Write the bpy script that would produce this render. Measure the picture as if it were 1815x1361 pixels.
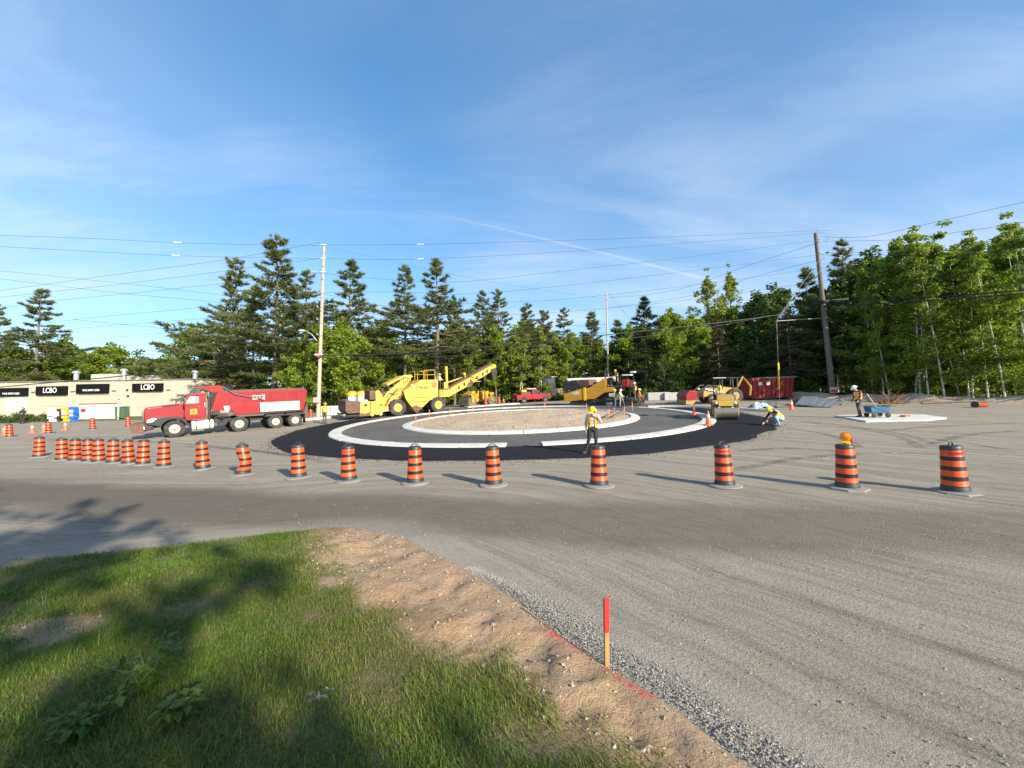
import bpy, math, random
import numpy as np
from mathutils import Vector, Matrix
R=math.radians
random.seed(7); RNG=np.random.default_rng(7)
for o in list(bpy.data.objects): bpy.data.objects.remove(o)
SC=bpy.context.scene
COL=SC.collection
# ---------------------------------------------------------------- camera
F=681.0;CX=907.5;CY=680.5;PIT=R(3.32);ROL=R(0.92);CAM=np.array([0,0,2.0])
_f=np.array([0,math.cos(PIT),math.sin(PIT)]);_u0=np.array([0,-math.sin(PIT),math.cos(PIT)]);_r0=np.array([1.,0,0])
_u=_u0*math.cos(ROL)+_r0*math.sin(ROL);_r=_r0*math.cos(ROL)-_u0*math.sin(ROL)
cd=bpy.data.cameras.new('camera');cam=bpy.data.objects.new('camera',cd);COL.objects.link(cam)
cd.sensor_width=36;cd.lens=36*F/1815;cd.clip_start=.05;cd.clip_end=6000
M=Matrix(((_r[0],_u[0],-_f[0],0),(_r[1],_u[1],-_f[1],0),(_r[2],_u[2],-_f[2],2.0),(0,0,0,1)))
cam.matrix_world=M;SC.camera=cam
# ---------------------------------------------------------------- light
SUN_EL=R(24);SUN_TO=(.66,-.751)          # horizontal direction towards the sun
SUN_STR=5.0;SKY_STR=.100;EXPO=.90
w=bpy.data.worlds.new('World');SC.world=w;w.use_nodes=True
nt=w.node_tree;nt.nodes.clear()
def N(t,ty,**k):
    n=t.nodes.new(ty)
    for a,b in k.items(): setattr(n,a,b)
    return n
def math_n(t,op,a,b=None,c=None,clamp=False):
    n=N(t,'ShaderNodeMath',operation=op);n.use_clamp=clamp
    for i,v in enumerate((a,b,c)):
        if v is None: continue
        if isinstance(v,(int,float)): n.inputs[i].default_value=v
        else: t.links.new(v,n.inputs[i])
    return n.outputs[0]
sky=N(nt,'ShaderNodeTexSky',sky_type='NISHITA');sky.sun_disc=False
sky.sun_elevation=SUN_EL;sky.sun_rotation=math.atan2(SUN_TO[0],SUN_TO[1]);sky.air_density=1.0;sky.dust_density=.1;sky.ozone_density=3.5;sky.altitude=300
tc=N(nt,'ShaderNodeTexCoord');sep=N(nt,'ShaderNodeSeparateXYZ');nt.links.new(tc.outputs['Generated'],sep.inputs[0])
zc=math_n(nt,'MAXIMUM',sep.outputs[2],.02);zc=math_n(nt,'ADD',zc,.08)
pu=math_n(nt,'DIVIDE',sep.outputs[0],zc);pv=math_n(nt,'DIVIDE',sep.outputs[1],zc)   # position on a flat cloud deck
cmb=N(nt,'ShaderNodeCombineXYZ');nt.links.new(pu,cmb.inputs[0]);nt.links.new(pv,cmb.inputs[1])
mp=N(nt,'ShaderNodeMapping');mp.inputs['Rotation'].default_value=(0,0,R(24));mp.inputs['Scale'].default_value=(.34,1.25,1);nt.links.new(cmb.outputs[0],mp.inputs[0])
n1=N(nt,'ShaderNodeTexNoise');n1.inputs['Scale'].default_value=.9;n1.inputs['Detail'].default_value=9;n1.inputs['Roughness'].default_value=.62;n1.inputs['Distortion'].default_value=.9;nt.links.new(mp.outputs[0],n1.inputs['Vector'])
n2=N(nt,'ShaderNodeTexNoise');n2.inputs['Scale'].default_value=.42;n2.inputs['Detail'].default_value=3;nt.links.new(cmb.outputs[0],n2.inputs['Vector'])
r1=N(nt,'ShaderNodeMapRange');r1.inputs[1].default_value=.43;r1.inputs[2].default_value=.78;nt.links.new(n1.outputs['Fac'],r1.inputs[0])
r2=N(nt,'ShaderNodeMapRange');r2.inputs[1].default_value=.36;r2.inputs[2].default_value=.66;nt.links.new(n2.outputs['Fac'],r2.inputs[0])
cl=math_n(nt,'MULTIPLY',r1.outputs[0],r2.outputs[0]);cl=math_n(nt,'MULTIPLY',cl,.95);cl=math_n(nt,'ADD',cl,math_n(nt,'MULTIPLY',r2.outputs[0],.24))
# condensation trail: a line on the same deck through two viewing directions
def deck(px,py):
    d=_f+_r*(px-CX)/F-_u*(py-CY)/F;d=d/np.linalg.norm(d);return np.array([d[0],d[1]])/(max(d[2],.02)+.08)
ta,tb=deck(715,367),deck(1240,492);td=(tb-ta)/np.linalg.norm(tb-ta);tn=np.array([-td[1],td[0]]);TL=np.linalg.norm(tb-ta)
dn=math_n(nt,'ADD',math_n(nt,'MULTIPLY',pu,float(tn[0])),math_n(nt,'MULTIPLY',pv,float(tn[1])));dn=math_n(nt,'SUBTRACT',dn,float(ta@tn))
al=math_n(nt,'ADD',math_n(nt,'MULTIPLY',pu,float(td[0])),math_n(nt,'MULTIPLY',pv,float(td[1])));al=math_n(nt,'SUBTRACT',al,float(ta@td))
wob=math_n(nt,'MULTIPLY',math_n(nt,'SUBTRACT',n1.outputs['Fac'],.5),.05);dn=math_n(nt,'ADD',dn,wob)
wd=math_n(nt,'ADD',math_n(nt,'MULTIPLY',math_n(nt,'MULTIPLY',al,1/TL),.016),.008)
tr=math_n(nt,'SUBTRACT',1.0,math_n(nt,'DIVIDE',math_n(nt,'ABSOLUTE',dn),wd),clamp=True)
m1=N(nt,'ShaderNodeMapRange');m1.inputs[1].default_value=-.05*TL;m1.inputs[2].default_value=.35*TL;nt.links.new(al,m1.inputs[0])
m2=N(nt,'ShaderNodeMapRange');m2.inputs[1].default_value=1.25*TL;m2.inputs[2].default_value=.95*TL;nt.links.new(al,m2.inputs[0])
tr=math_n(nt,'MULTIPLY',math_n(nt,'MULTIPLY',tr,m1.outputs[0]),math_n(nt,'MULTIPLY',m2.outputs[0],.24))
allc=math_n(nt,'ADD',cl,tr,clamp=True)
mx=N(nt,'ShaderNodeMix',data_type='RGBA');gm=N(nt,'ShaderNodeGamma');gm.inputs[1].default_value=.72;nt.links.new(sky.outputs[0],gm.inputs[0]);hs=N(nt,'ShaderNodeHueSaturation');hs.inputs['Saturation'].default_value=1.34;hs.inputs['Value'].default_value=1.92;nt.links.new(gm.outputs[0],hs.inputs['Color'])
nt.links.new(allc,mx.inputs[0]);nt.links.new(hs.outputs[0],mx.inputs[6]);mx.inputs[7].default_value=(5.0,5.5,6.2,1)
bg=N(nt,'ShaderNodeBackground');bg.inputs[1].default_value=SKY_STR;nt.links.new(mx.outputs[2],bg.inputs[0])
wo=N(nt,'ShaderNodeOutputWorld');nt.links.new(bg.outputs[0],wo.inputs[0])
sl=bpy.data.lights.new('sun','SUN');sl.energy=SUN_STR;sl.angle=R(.53);sl.color=(1,.91,.74)
so=bpy.data.objects.new('sun',sl);COL.objects.link(so);so.location=(30,-30,40)
sd=Vector((SUN_TO[0]*math.cos(SUN_EL),SUN_TO[1]*math.cos(SUN_EL),math.sin(SUN_EL)));so.rotation_euler=sd.to_track_quat('Z','Y').to_euler()
vs=SC.view_settings;vs.view_transform='Standard';vs.look='None';vs.exposure=EXPO;vs.gamma=1;vs.use_curve_mapping=False
# ---------------------------------------------------------------- geometry of the place
def G(x,y):
    "height of the ground: level near the camera, climbing gently away and to the right"
    x=np.asarray(x,float);y=np.asarray(y,float)
    yy=54-np.log1p(np.exp(np.clip((54-y)/3.,-50,50)))*3
    yy=np.where(y<-90,y,yy)
    t=yy-12;sp=np.log1p(np.exp(np.clip(t/2,-40,60)))*2;sx=1/(1+np.exp(np.clip(-t/3,-50,50)))
    return .0455*sp+.0004*sp*sp+.0245*sx*34*np.tanh(x/34)
def g(x,y): return float(G(x,y))
def ray(px,py): return _f+_r*(px-CX)/F-_u*(py-CY)/F
def at(px,py,dep): return CAM+ray(px,py)*dep
def gp(px,py):
    "the ground point seen at a pixel of the photograph"
    d=ray(px,py);t=1.
    while t<120:
        P=CAM+d*t
        if P[2]<G(P[0],P[1]): break
        t*=1.02
    lo,hi=t/1.02,t
    for _ in range(30):
        m=(lo+hi)/2;P=CAM+d*m
        if P[2]<G(P[0],P[1]): hi=m
        else: lo=m
    return CAM+d*hi
def gxy(px,dep):
    "ground point in pixel column px at a depth"
    P=at(px,700,dep);return np.array([P[0],P[1],g(P[0],P[1])])
def frame(x,y,head,z=None,flat=False):
    "matrix standing on the slope, local x along the heading"
    e=.6
    n=Vector((-(g(x+e,y)-g(x-e,y))/(2*e),-(g(x,y+e)-g(x,y-e))/(2*e),1)).normalized()
    if flat: n=Vector((0,0,1))
    d=Vector((math.cos(head),math.sin(head),0));l=n.cross(d).normalized();d=l.cross(n)
    m=Matrix((( d[0],l[0],n[0],x),(d[1],l[1],n[1],y),(d[2],l[2],n[2],g(x,y) if z is None else z),(0,0,0,1)))
    return m
def tag(o,label=None,cat=None,group=None,kind=None):
    if label:o['label']=label
    if cat:o['category']=cat
    if group:o['group']=group
    if kind:o['kind']=kind
    return o
def thing(name,label,cat,m,group=None):
    o=bpy.data.objects.new(name,None);COL.objects.link(o);o.empty_display_size=.2
    o.matrix_world=m if isinstance(m,Matrix) else Matrix.Translation(Vector(m))
    return tag(o,label,cat,group)
def mesh_np(name,V,Fc,mat,parent=None,smooth=False):
    "mesh from arrays, all faces with the same number of corners"
    V=np.asarray(V,np.float32);Fc=np.asarray(Fc,np.int32);k=Fc.shape[1]
    me=bpy.data.meshes.new(name);me.vertices.add(len(V));me.vertices.foreach_set('co',V.ravel())
    me.loops.add(Fc.size);me.loops.foreach_set('vertex_index',Fc.ravel())
    me.polygons.add(len(Fc));me.polygons.foreach_set('loop_start',np.arange(0,Fc.size,k,dtype=np.int32))
    me.polygons.foreach_set('use_smooth',np.full(len(Fc),smooth))
    me.update(calc_edges=True)
    for m in (mat if isinstance(mat,list) else [mat]): me.materials.append(m)
    o=bpy.data.objects.new(name,me);COL.objects.link(o)
    if parent:o.parent=parent
    return o
def link(name,me,parent=None,m=None):
    o=bpy.data.objects.new(name,me);COL.objects.link(o)
    if parent:o.parent=parent
    if m is not None:
        if parent:o.matrix_local=m
        else:o.matrix_world=m
    return o
def copy_tree(o,parent=None):
    c=o.copy();COL.objects.link(c)
    if parent:c.parent=parent
    for ch in list(o.children): copy_tree(ch,c)
    return c
class MB:
    def __init__(s): s.v=[];s.f=[]
    def add(s,V,Fc):
        o=len(s.v);s.v+=[tuple(map(float,p)) for p in V];s.f+=[[i+o for i in q] for q in Fc];return s
    def box(s,x0,x1,y0,y1,z0,z1):
        return s.add([(x0,y0,z0),(x1,y0,z0),(x1,y1,z0),(x0,y1,z0),(x0,y0,z1),(x1,y0,z1),(x1,y1,z1),(x0,y1,z1)],[(3,2,1,0),(4,5,6,7),(0,1,5,4),(1,2,6,5),(2,3,7,6),(3,0,4,7)])
    def bar(s,a,b,wy,wz,up=(0,0,1)):
        "rectangular bar from a to b"
        a=Vector(a);b=Vector(b);d=(b-a).normalized();u=Vector(up)
        if abs(d.dot(u))>.98:u=Vector((1,0,0))
        l=u.cross(d).normalized();u=d.cross(l);V=[]
        for p in (a,b):
            for i,j in ((-1,-1),(1,-1),(1,1),(-1,1)): V.append(p+l*(i*wy/2)+u*(j*wz/2))
        return s.add(V,[(0,1,2,3),(7,6,5,4),(0,4,5,1),(1,5,6,2),(2,6,7,3),(3,7,4,0)])
    def prism(s,P,y0,y1,P2=None):
        "polygon in local xz extruded along y"
        n=len(P);P2=P2 or P
        a=sum(P[i][0]*P[(i+1)%n][1]-P[(i+1)%n][0]*P[i][1] for i in range(n))
        if a<0:P=P[::-1];P2=P2[::-1]
        V=[(x,y0,z) for x,z in P]+[(x,y1,z) for x,z in P2]
        return s.add(V,[list(range(n)),list(range(2*n-1,n-1,-1))]+[(i,i+n,(i+1)%n+n,(i+1)%n) for i in range(n)])
    def cyl(s,a,b,r0,r1=None,n=12,cap=True):
        r1=r0 if r1 is None else r1
        a=Vector(a);b=Vector(b);d=(b-a).normalized();u=Vector((0,0,1)) if abs(d.z)<.9 else Vector((1,0,0))
        l=u.cross(d).normalized();u=d.cross(l);V=[]
        for p,r in ((a,r0),(b,r1)):
            for i in range(n):
                t=2*math.pi*i/n;V.append(p+l*(r*math.cos(t))+u*(r*math.sin(t)))
        Fc=[(i,(i+1)%n,(i+1)%n+n,i+n) for i in range(n)]
        if cap: Fc+=[list(range(n-1,-1,-1)),list(range(n,2*n))]
        return s.add(V,Fc)
    def tube(s,path,r,n=6):
        P=[Vector(p) for p in path];m=len(P);rs=r if isinstance(r,(list,tuple)) else [r]*m;V=[];l=None
        for k,p in enumerate(P):
            d=(P[min(k+1,m-1)]-P[max(k-1,0)]).normalized()
            if l is None:
                u=Vector((0,0,1)) if abs(d.z)<.9 else Vector((1,0,0));l=u.cross(d).normalized()
            else: l=(l-d*l.dot(d)).normalized()
            u=d.cross(l)
            for i in range(n):
                t=2*math.pi*i/n;V.append(p+l*(rs[k]*math.cos(t))+u*(rs[k]*math.sin(t)))
        Fc=[(k*n+i,k*n+(i+1)%n,(k+1)*n+(i+1)%n,(k+1)*n+i) for k in range(m-1) for i in range(n)]
        Fc+=[list(range(n-1,-1,-1)),list(range((m-1)*n,m*n))]
        return s.add(V,Fc)
    def lathe(s,prof,c=(0,0,0),ax='z',n=20,close=False):
        "profile of (radius, height) turned about an axis through c"
        V=[];m=len(prof)
        for r,h in prof:
            for i in range(n):
                t=2*math.pi*i/n;a,b=r*math.cos(t),r*math.sin(t)
                p={'z':(a,b,h),'y':(b,h,a),'x':(h,a,b)}[ax];V.append((p[0]+c[0],p[1]+c[1],p[2]+c[2]))
        Fc=[(k*n+i,k*n+(i+1)%n,(k+1)*n+(i+1)%n,(k+1)*n+i) for k in range(m-1) for i in range(n)]
        if close: Fc+=[((m-1)*n+i,(m-1)*n+(i+1)%n,(i+1)%n,i) for i in range(n)]
        else:
            if prof[0][0]>1e-4: Fc.append(list(range(n-1,-1,-1)))
            if prof[-1][0]>1e-4: Fc.append(list(range((m-1)*n,m*n)))
        return s.add(V,Fc)
    def ball(s,c,r,n=10,m=7):
        r=(r,r,r) if isinstance(r,(int,float)) else r
        V=[];Fc=[]
        for k in range(m+1):
            ph=math.pi*k/m
            for i in range(n):
                t=2*math.pi*i/n;V.append((c[0]+r[0]*math.sin(ph)*math.cos(t),c[1]+r[1]*math.sin(ph)*math.sin(t),c[2]-r[2]*math.cos(ph)))
        for k in range(m):
            for i in range(n): Fc.append((k*n+i,k*n+(i+1)%n,(k+1)*n+(i+1)%n,(k+1)*n+i))
        return s.add(V,Fc)
    def warp(s,fn): s.v=[tuple(fn(*p)) for p in s.v];return s
    def mesh(s,name,mat,smooth=40,bevel=0):
        me=bpy.data.meshes.new(name);me.from_pydata(s.v,[],s.f);me.update()
        if smooth:
            me.polygons.foreach_set('use_smooth',[True]*len(me.polygons));me.set_sharp_from_angle(angle=R(smooth))
        me.materials.append(mat);return me
    def build(s,name,mat,parent=None,bevel=0,smooth=40):
        o=link(name,s.mesh(name,mat,smooth),parent)
        if bevel:
            b=o.modifiers.new('bevel','BEVEL');b.width=bevel;b.segments=2;b.limit_method='ANGLE';b.angle_limit=R(35);b.harden_normals=True
        return o
# ---------------------------------------------------------------- materials
MATS={}
def mat(name,col,rough=.6,metal=0,var=.12,vs=3.0,dirt=0,dcol=(.22,.17,.12),ds=2.5,bump=0,bs=60,coat=0,spec=.5,alpha=None,emit=0,trans=0):
    "procedural paint, rubber, concrete ...: base colour broken up by noise, patches of dust, fine relief"
    if name in MATS: return MATS[name]
    m=bpy.data.materials.new(name);m.use_nodes=True;t=m.node_tree;b=t.nodes['Principled BSDF']
    b.inputs['Roughness'].default_value=rough;b.inputs['Metallic'].default_value=metal;b.inputs['Specular IOR Level'].default_value=spec
    b.inputs['Coat Weight'].default_value=coat;b.inputs['Coat Roughness'].default_value=.12
    tc_=N(t,'ShaderNodeTexCoord');oi=N(t,'ShaderNodeObjectInfo');va=N(t,'ShaderNodeVectorMath',operation='ADD');sc_=N(t,'ShaderNodeVectorMath',operation='SCALE');sc_.inputs[0].default_value=(31.,17.,47.);t.links.new(oi.outputs['Random'],sc_.inputs['Scale']);t.links.new(tc_.outputs['Object'],va.inputs[0]);t.links.new(sc_.outputs[0],va.inputs[1])
    class _O: outputs={'Object':va.outputs[0]}
    tc=_O;no=N(t,'ShaderNodeTexNoise');no.inputs['Scale'].default_value=vs;no.inputs['Detail'].default_value=6;no.inputs['Roughness'].default_value=.65
    t.links.new(tc.outputs['Object'],no.inputs['Vector'])
    mr=N(t,'ShaderNodeMapRange');mr.inputs[1].default_value=.25;mr.inputs[2].default_value=.75;mr.inputs[3].default_value=1-var;mr.inputs[4].default_value=1+var;t.links.new(no.outputs['Fac'],mr.inputs[0])
    mm=N(t,'ShaderNodeMix',data_type='RGBA',blend_type='MULTIPLY');mm.inputs[0].default_value=1;mm.inputs[6].default_value=(*col,1);t.links.new(mr.outputs[0],mm.inputs[7])
    out=mm.outputs[2]
    if dirt:
        n2=N(t,'ShaderNodeTexNoise');n2.inputs['Scale'].default_value=ds;n2.inputs['Detail'].default_value=8;n2.inputs['Roughness'].default_value=.7;t.links.new(tc.outputs['Object'],n2.inputs['Vector'])
        r2=N(t,'ShaderNodeMapRange');r2.inputs[1].default_value=.62-.35*dirt;r2.inputs[2].default_value=.85-.25*dirt;r2.inputs[4].default_value=min(1,.25+dirt);t.links.new(n2.outputs['Fac'],r2.inputs[0])
        m2=N(t,'ShaderNodeMix',data_type='RGBA');t.links.new(r2.outputs[0],m2.inputs[0]);t.links.new(out,m2.inputs[6]);m2.inputs[7].default_value=(*dcol,1);out=m2.outputs[2]
        ra=N(t,'ShaderNodeMapRange');ra.inputs[3].default_value=rough;ra.inputs[4].default_value=min(1,rough+.35);t.links.new(r2.outputs[0],ra.inputs[0]);t.links.new(ra.outputs[0],b.inputs['Roughness'])
    t.links.new(out,b.inputs['Base Color'])
    if bump:
        n3=N(t,'ShaderNodeTexNoise');n3.inputs['Scale'].default_value=bs;n3.inputs['Detail'].default_value=4;t.links.new(tc.outputs['Object'],n3.inputs['Vector'])
        bp=N(t,'ShaderNodeBump');bp.inputs['Strength'].default_value=bump;bp.inputs['Distance'].default_value=.02;t.links.new(n3.outputs['Fac'],bp.inputs['Height']);t.links.new(bp.outputs[0],b.inputs['Normal'])
    if alpha is not None: b.inputs['Alpha'].default_value=alpha
    if trans: b.inputs['Transmission Weight'].default_value=trans
    if emit:
        t.links.new(out,b.inputs['Emission Color']);b.inputs['Emission Strength'].default_value=emit
    MATS[name]=m;return m
def text_obj(s,size,material,parent,m,name='lettering',xs=1.0,bold=.0,bend=None,label=None):
    "raised lettering as a mesh; local x along the line, y up, z out of the surface"
    c=bpy.data.curves.new('txt','FONT');c.body=s;c.size=size;c.align_x='CENTER';c.align_y='CENTER';c.extrude=.004;c.offset=bold;c.resolution_u=3
    o=bpy.data.objects.new('txt',c);COL.objects.link(o)
    dg=bpy.context.evaluated_depsgraph_get();me=bpy.data.meshes.new_from_object(o.evaluated_get(dg));bpy.data.objects.remove(o);bpy.data.curves.remove(c)
    for v in me.vertices:
        v.co.x*=xs
        if bend:
            r=bend+v.co.z;a=v.co.x/bend;v.co=Vector((r*math.sin(a),v.co.y,r*math.cos(a)-bend))
    me.materials.clear();me.materials.append(material)
    ob=link(name,me,parent,m)
    if label:ob['label']=label
    return ob
def facing(x,y,z,nx,ny,nz=0):
    "matrix for text: z axis = outward normal, y axis up"
    n=Vector((nx,ny,nz)).normalized();u=Vector((0,0,1));xx=u.cross(n).normalized();u=n.cross(xx)
    return Matrix(((xx[0],u[0],n[0],x),(xx[1],u[1],n[1],y),(xx[2],u[2],n[2],z),(0,0,0,1)))
# ================================================================ ground
def fbm(x,y,s=1.,oct=4,seed=0):
    "cheap value noise for relief"
    r=np.zeros_like(np.asarray(x,float));a=1.;rg=np.random.default_rng(seed);T=rg.random((256,256))
    for k in range(oct):
        X=np.asarray(x)*s*2**k+17.3*k;Y=np.asarray(y)*s*2**k+5.1*k
        i=np.floor(X).astype(int);j=np.floor(Y).astype(int);u=X-i;v=Y-j;u=u*u*(3-2*u);v=v*v*(3-2*v)
        q=lambda a_,b_:T[a_%256,b_%256]
        r+=a*((q(i,j)*(1-u)+q(i+1,j)*u)*(1-v)+(q(i,j+1)*(1-u)+q(i+1,j+1)*u)*v-.5);a*=.5
    return r
def poly_dist(x,y,P):
    "distance to a polyline and arc length of the nearest point"
    P=np.asarray(P,float);best=np.full(np.shape(x),1e9);arc=np.zeros(np.shape(x));sgn=np.ones(np.shape(x));s0=0
    for a,b in zip(P[:-1],P[1:]):
        d=b-a;L=np.hypot(*d);t=np.clip(((x-a[0])*d[0]+(y-a[1])*d[1])/L**2,0,1)
        dx=x-a[0]-t*d[0];dy=y-a[1]-t*d[1];q=np.hypot(dx,dy);m=q<best
        best=np.where(m,q,best);arc=np.where(m,s0+t*L,arc);sgn=np.where(m,np.sign(d[0]*dy-d[1]*dx),sgn);s0+=L
    return best,arc,sgn
def smooth_poly(P,n=8):
    P=[np.asarray(p,float) for p in P];out=[]
    for i in range(len(P)-1):
        p0,p1,p2,p3=P[max(i-1,0)],P[i],P[i+1],P[min(i+2,len(P)-1)]
        for k in range(n):
            t=k/n;out.append(.5*((2*p1)+(-p0+p2)*t+(2*p0-5*p1+4*p2-p3)*t*t+(-p0+3*p1-3*p2+p3)*t**3))
    out.append(P[-1]);return np.array(out)
def inside(x,y,P):
    c=np.zeros(np.shape(x),bool);n=len(P)
    for i in range(n):
        x0,y0=P[i];x1,y1=P[(i+1)%n]
        if y0==y1: continue
        c^=((y0>y)!=(y1>y))&(x<(x1-x0)*(y-y0)/(y1-y0)+x0)
    return c
ss=lambda a,b,v:(lambda t:t*t*(3-2*t))(np.clip((v-a)/(b-a),0,1))
far_edge=[gp(*p)[:2] for p in [(-60,1010),(0,1003),(150,990),(300,975),(400,962),(480,953),(545,946),(610,941)]]
rim=[gp(*p)[:2] for p in [(610,941),(700,953),(762,983),(815,1010),(900,1062),(1000,1140),(1075,1192),(1165,1247),(1250,1312),(1330,1375)]]
rim_s=smooth_poly(rim+[np.array([2.6,.4]),np.array([4.2,-2.5]),np.array([6,-7])],6)
far_s=smooth_poly([np.array([-40.,9.5]),np.array([-16.,6.6])]+far_edge,6)
VERGE=np.concatenate([far_s[:-1],rim_s,np.array([[6,-26],[-40,-26]])])
EDGE=np.concatenate([far_s[:-1],rim_s])                       # road side edge of the verge
grass_edge=smooth_poly([gp(*p)[:2] for p in [(600,948),(585,962),(548,985),(600,1030),(675,1080),(760,1132),(838,1185),(905,1222),(1000,1292),(1130,1372)]]+[np.array([1.2,.3]),np.array([2.6,-3]),np.array([4.4,-7])],6)
def axis(parts):
    a=[]
    for lo,hi,st in parts: a+=list(np.arange(lo,hi,st))
    return np.array(a+[parts[-1][1]])
def grid(xs,ys):
    X,Y=np.meshgrid(xs,ys);nx=len(xs);i=np.arange(len(ys)-1)[:,None]*nx+np.arange(nx-1)[None]
    i=i.ravel();return X.ravel(),Y.ravel(),np.stack([i,i+1,i+nx+1,i+nx],1)
def attr(o,name,arr,ty='FLOAT'):
    a=o.data.attributes.new(name,ty,'POINT');a.data.foreach_set('value' if ty=='FLOAT' else 'vector',np.asarray(arr,np.float32).ravel())
LANE=smooth_poly([(-60,19),(-34,15.6),(-17,11.6),(-8.5,8.9),(-3,7.6),(2,6.75),(9,5.75),(20,4.2),(45,1.5)],6)
xs=axis([(-1500,-300,100),(-300,-80,11),(-80,-14,1.),(-14,12,.11),(12,60,.8),(60,300,12),(300,1500,100)])
ys=axis([(-300,-30,27),(-30,0,1.5),(0,13,.11),(13,62,.7),(62,300,12),(300,1800,100)])
X,Y,Fc=grid(xs,ys)
near=ss(14,9,Y)*ss(-14,-10,X)*ss(12,9,X)*ss(0,1,Y)
Z=G(X,Y)+near*(.018*fbm(X,Y,1.3,4,3))
ld,la,lsg=poly_dist(X,Y,LANE);ed,ea,es=poly_dist(X,Y,EDGE)
rut=np.exp(-((np.abs(ld)-.85)/.22)**2);Z=Z-near*.012*rut
Z=np.where(Y>70,Z+0*Y,Z)
lane=ss(1.75,.7,ld+.5*fbm(X,Y,.35,4,9))*np.interp(X,[-6,0,8],[1,.85,.55])
rough_edge=33+(44-Y)*.36
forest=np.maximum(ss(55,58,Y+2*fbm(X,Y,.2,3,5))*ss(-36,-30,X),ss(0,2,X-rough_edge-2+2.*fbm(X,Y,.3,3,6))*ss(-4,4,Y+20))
green=ss(-38,-44,X-.0*Y)*ss(42,45,Y)
near_c=ss(1.2,.1,ed)*(Y<8)
FINE=lambda t,sc,tc,det=2:(lambda n:(n.inputs['Scale'].__setattr__('default_value',sc),n.inputs['Detail'].__setattr__('default_value',det),n.inputs['Roughness'].__setattr__('default_value',.7),t.links.new(tc,n.inputs['Vector']),n)[-1])(N(t,'ShaderNodeTexNoise'))
def mixc(t,fac,a,b,mode='MIX'):
    m=N(t,'ShaderNodeMix',data_type='RGBA',blend_type=mode)
    for v,i in ((fac,0),(a,6),(b,7)):
        if isinstance(v,(int,float)): m.inputs[i].default_value=v
        elif isinstance(v,tuple): m.inputs[i].default_value=(*v,1)
        else: t.links.new(v,m.inputs[i])
    return m.outputs[2]
def mapr(t,v,a,b,c=0,d=1):
    m=N(t,'ShaderNodeMapRange')
    for i,q in enumerate((a,b,c,d)): m.inputs[i+1].default_value=q
    t.links.new(v,m.inputs[0]);return m.outputs[0]
def new_mat(name,rough=.9):
    m=bpy.data.materials.new(name);m.use_nodes=True;t=m.node_tree;b=t.nodes['Principled BSDF'];b.inputs['Roughness'].default_value=rough;b.inputs['Specular IOR Level'].default_value=.25
    return m,t,b
def A(t,n): return N(t,'ShaderNodeAttribute',attribute_name=n)
def stone_relief(t,b,co,big=28,small=110,st=.6,extra=None):
    v=N(t,'ShaderNodeTexVoronoi');v.inputs['Scale'].default_value=big;t.links.new(co,v.inputs['Vector'])
    f=FINE(t,small,co,3);h=math_n(t,'ADD',math_n(t,'MULTIPLY',v.outputs['Distance'],-.5),f.outputs['Fac'])
    if extra is not None:h=math_n(t,'ADD',h,extra)
    bp=N(t,'ShaderNodeBump');bp.inputs['Strength'].default_value=st;bp.inputs['Distance'].default_value=.02;t.links.new(h,bp.inputs['Height']);t.links.new(bp.outputs[0],b.inputs['Normal'])
    return v,f
mg,t,b=new_mat('road_gravel')
ge=N(t,'ShaderNodeNewGeometry');co=ge.outputs['Position'];fl=A(t,'flow').outputs['Vector'];ln=A(t,'lane').outputs['Fac'];fo=A(t,'forest').outputs['Fac'];gr=A(t,'green').outputs['Fac'];nc=A(t,'near_edge').outputs['Fac']
mpn=N(t,'ShaderNodeMapping');mpn.inputs['Scale'].default_value=(.10,2.4,1);t.links.new(fl,mpn.inputs[0])
st1=FINE(t,1.0,mpn.outputs[0],6);st2=FINE(t,.22,co,5);st3=FINE(t,1.6,co,5)
mp2=N(t,'ShaderNodeMapping');mp2.inputs['Scale'].default_value=(2.2,9,1);t.links.new(fl,mp2.inputs[0]);trd=FINE(t,1.6,mp2.outputs[0],4)
v,f=stone_relief(t,b,co,34,120,.85,extra=math_n(t,'MULTIPLY',trd.outputs['Fac'],.45))
c=mixc(t,mapr(t,st2.outputs['Fac'],.3,.7),(.285,.240,.182),(.365,.318,.25))
c=mixc(t,mapr(t,st1.outputs['Fac'],.40,.66,0,.85),c,(.15,.122,.092))
c=mixc(t,mapr(t,trd.outputs['Fac'],.42,.72,0,.6),c,(.42,.38,.315))
lm=math_n(t,'MULTIPLY',ln,mapr(t,st1.outputs['Fac'],.25,.6,1.0,.62))
c=mixc(t,lm,c,(.105,.084,.064))
c=mixc(t,math_n(t,'MULTIPLY',nc,.45),c,(.42,.38,.32))
c=mixc(t,mapr(t,f.outputs['Fac'],.3,.72,0,1),mixc(t,1.0,c,(.72,.72,.72),'MULTIPLY'),mixc(t,1.0,c,(1.22,1.22,1.22),'MULTIPLY'))
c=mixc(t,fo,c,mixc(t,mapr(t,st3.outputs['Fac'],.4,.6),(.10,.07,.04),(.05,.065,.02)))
c=mixc(t,gr,c,(.10,.13,.035))
t.links.new(c,b.inputs['Base Color'])
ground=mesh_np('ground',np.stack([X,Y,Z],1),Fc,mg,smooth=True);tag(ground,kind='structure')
attr(ground,'lane',lane);attr(ground,'flow',np.stack([ea,ed,0*ed],1),'FLOAT_VECTOR');attr(ground,'forest',forest);attr(ground,'green',green);attr(ground,'near_edge',near_c)
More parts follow.
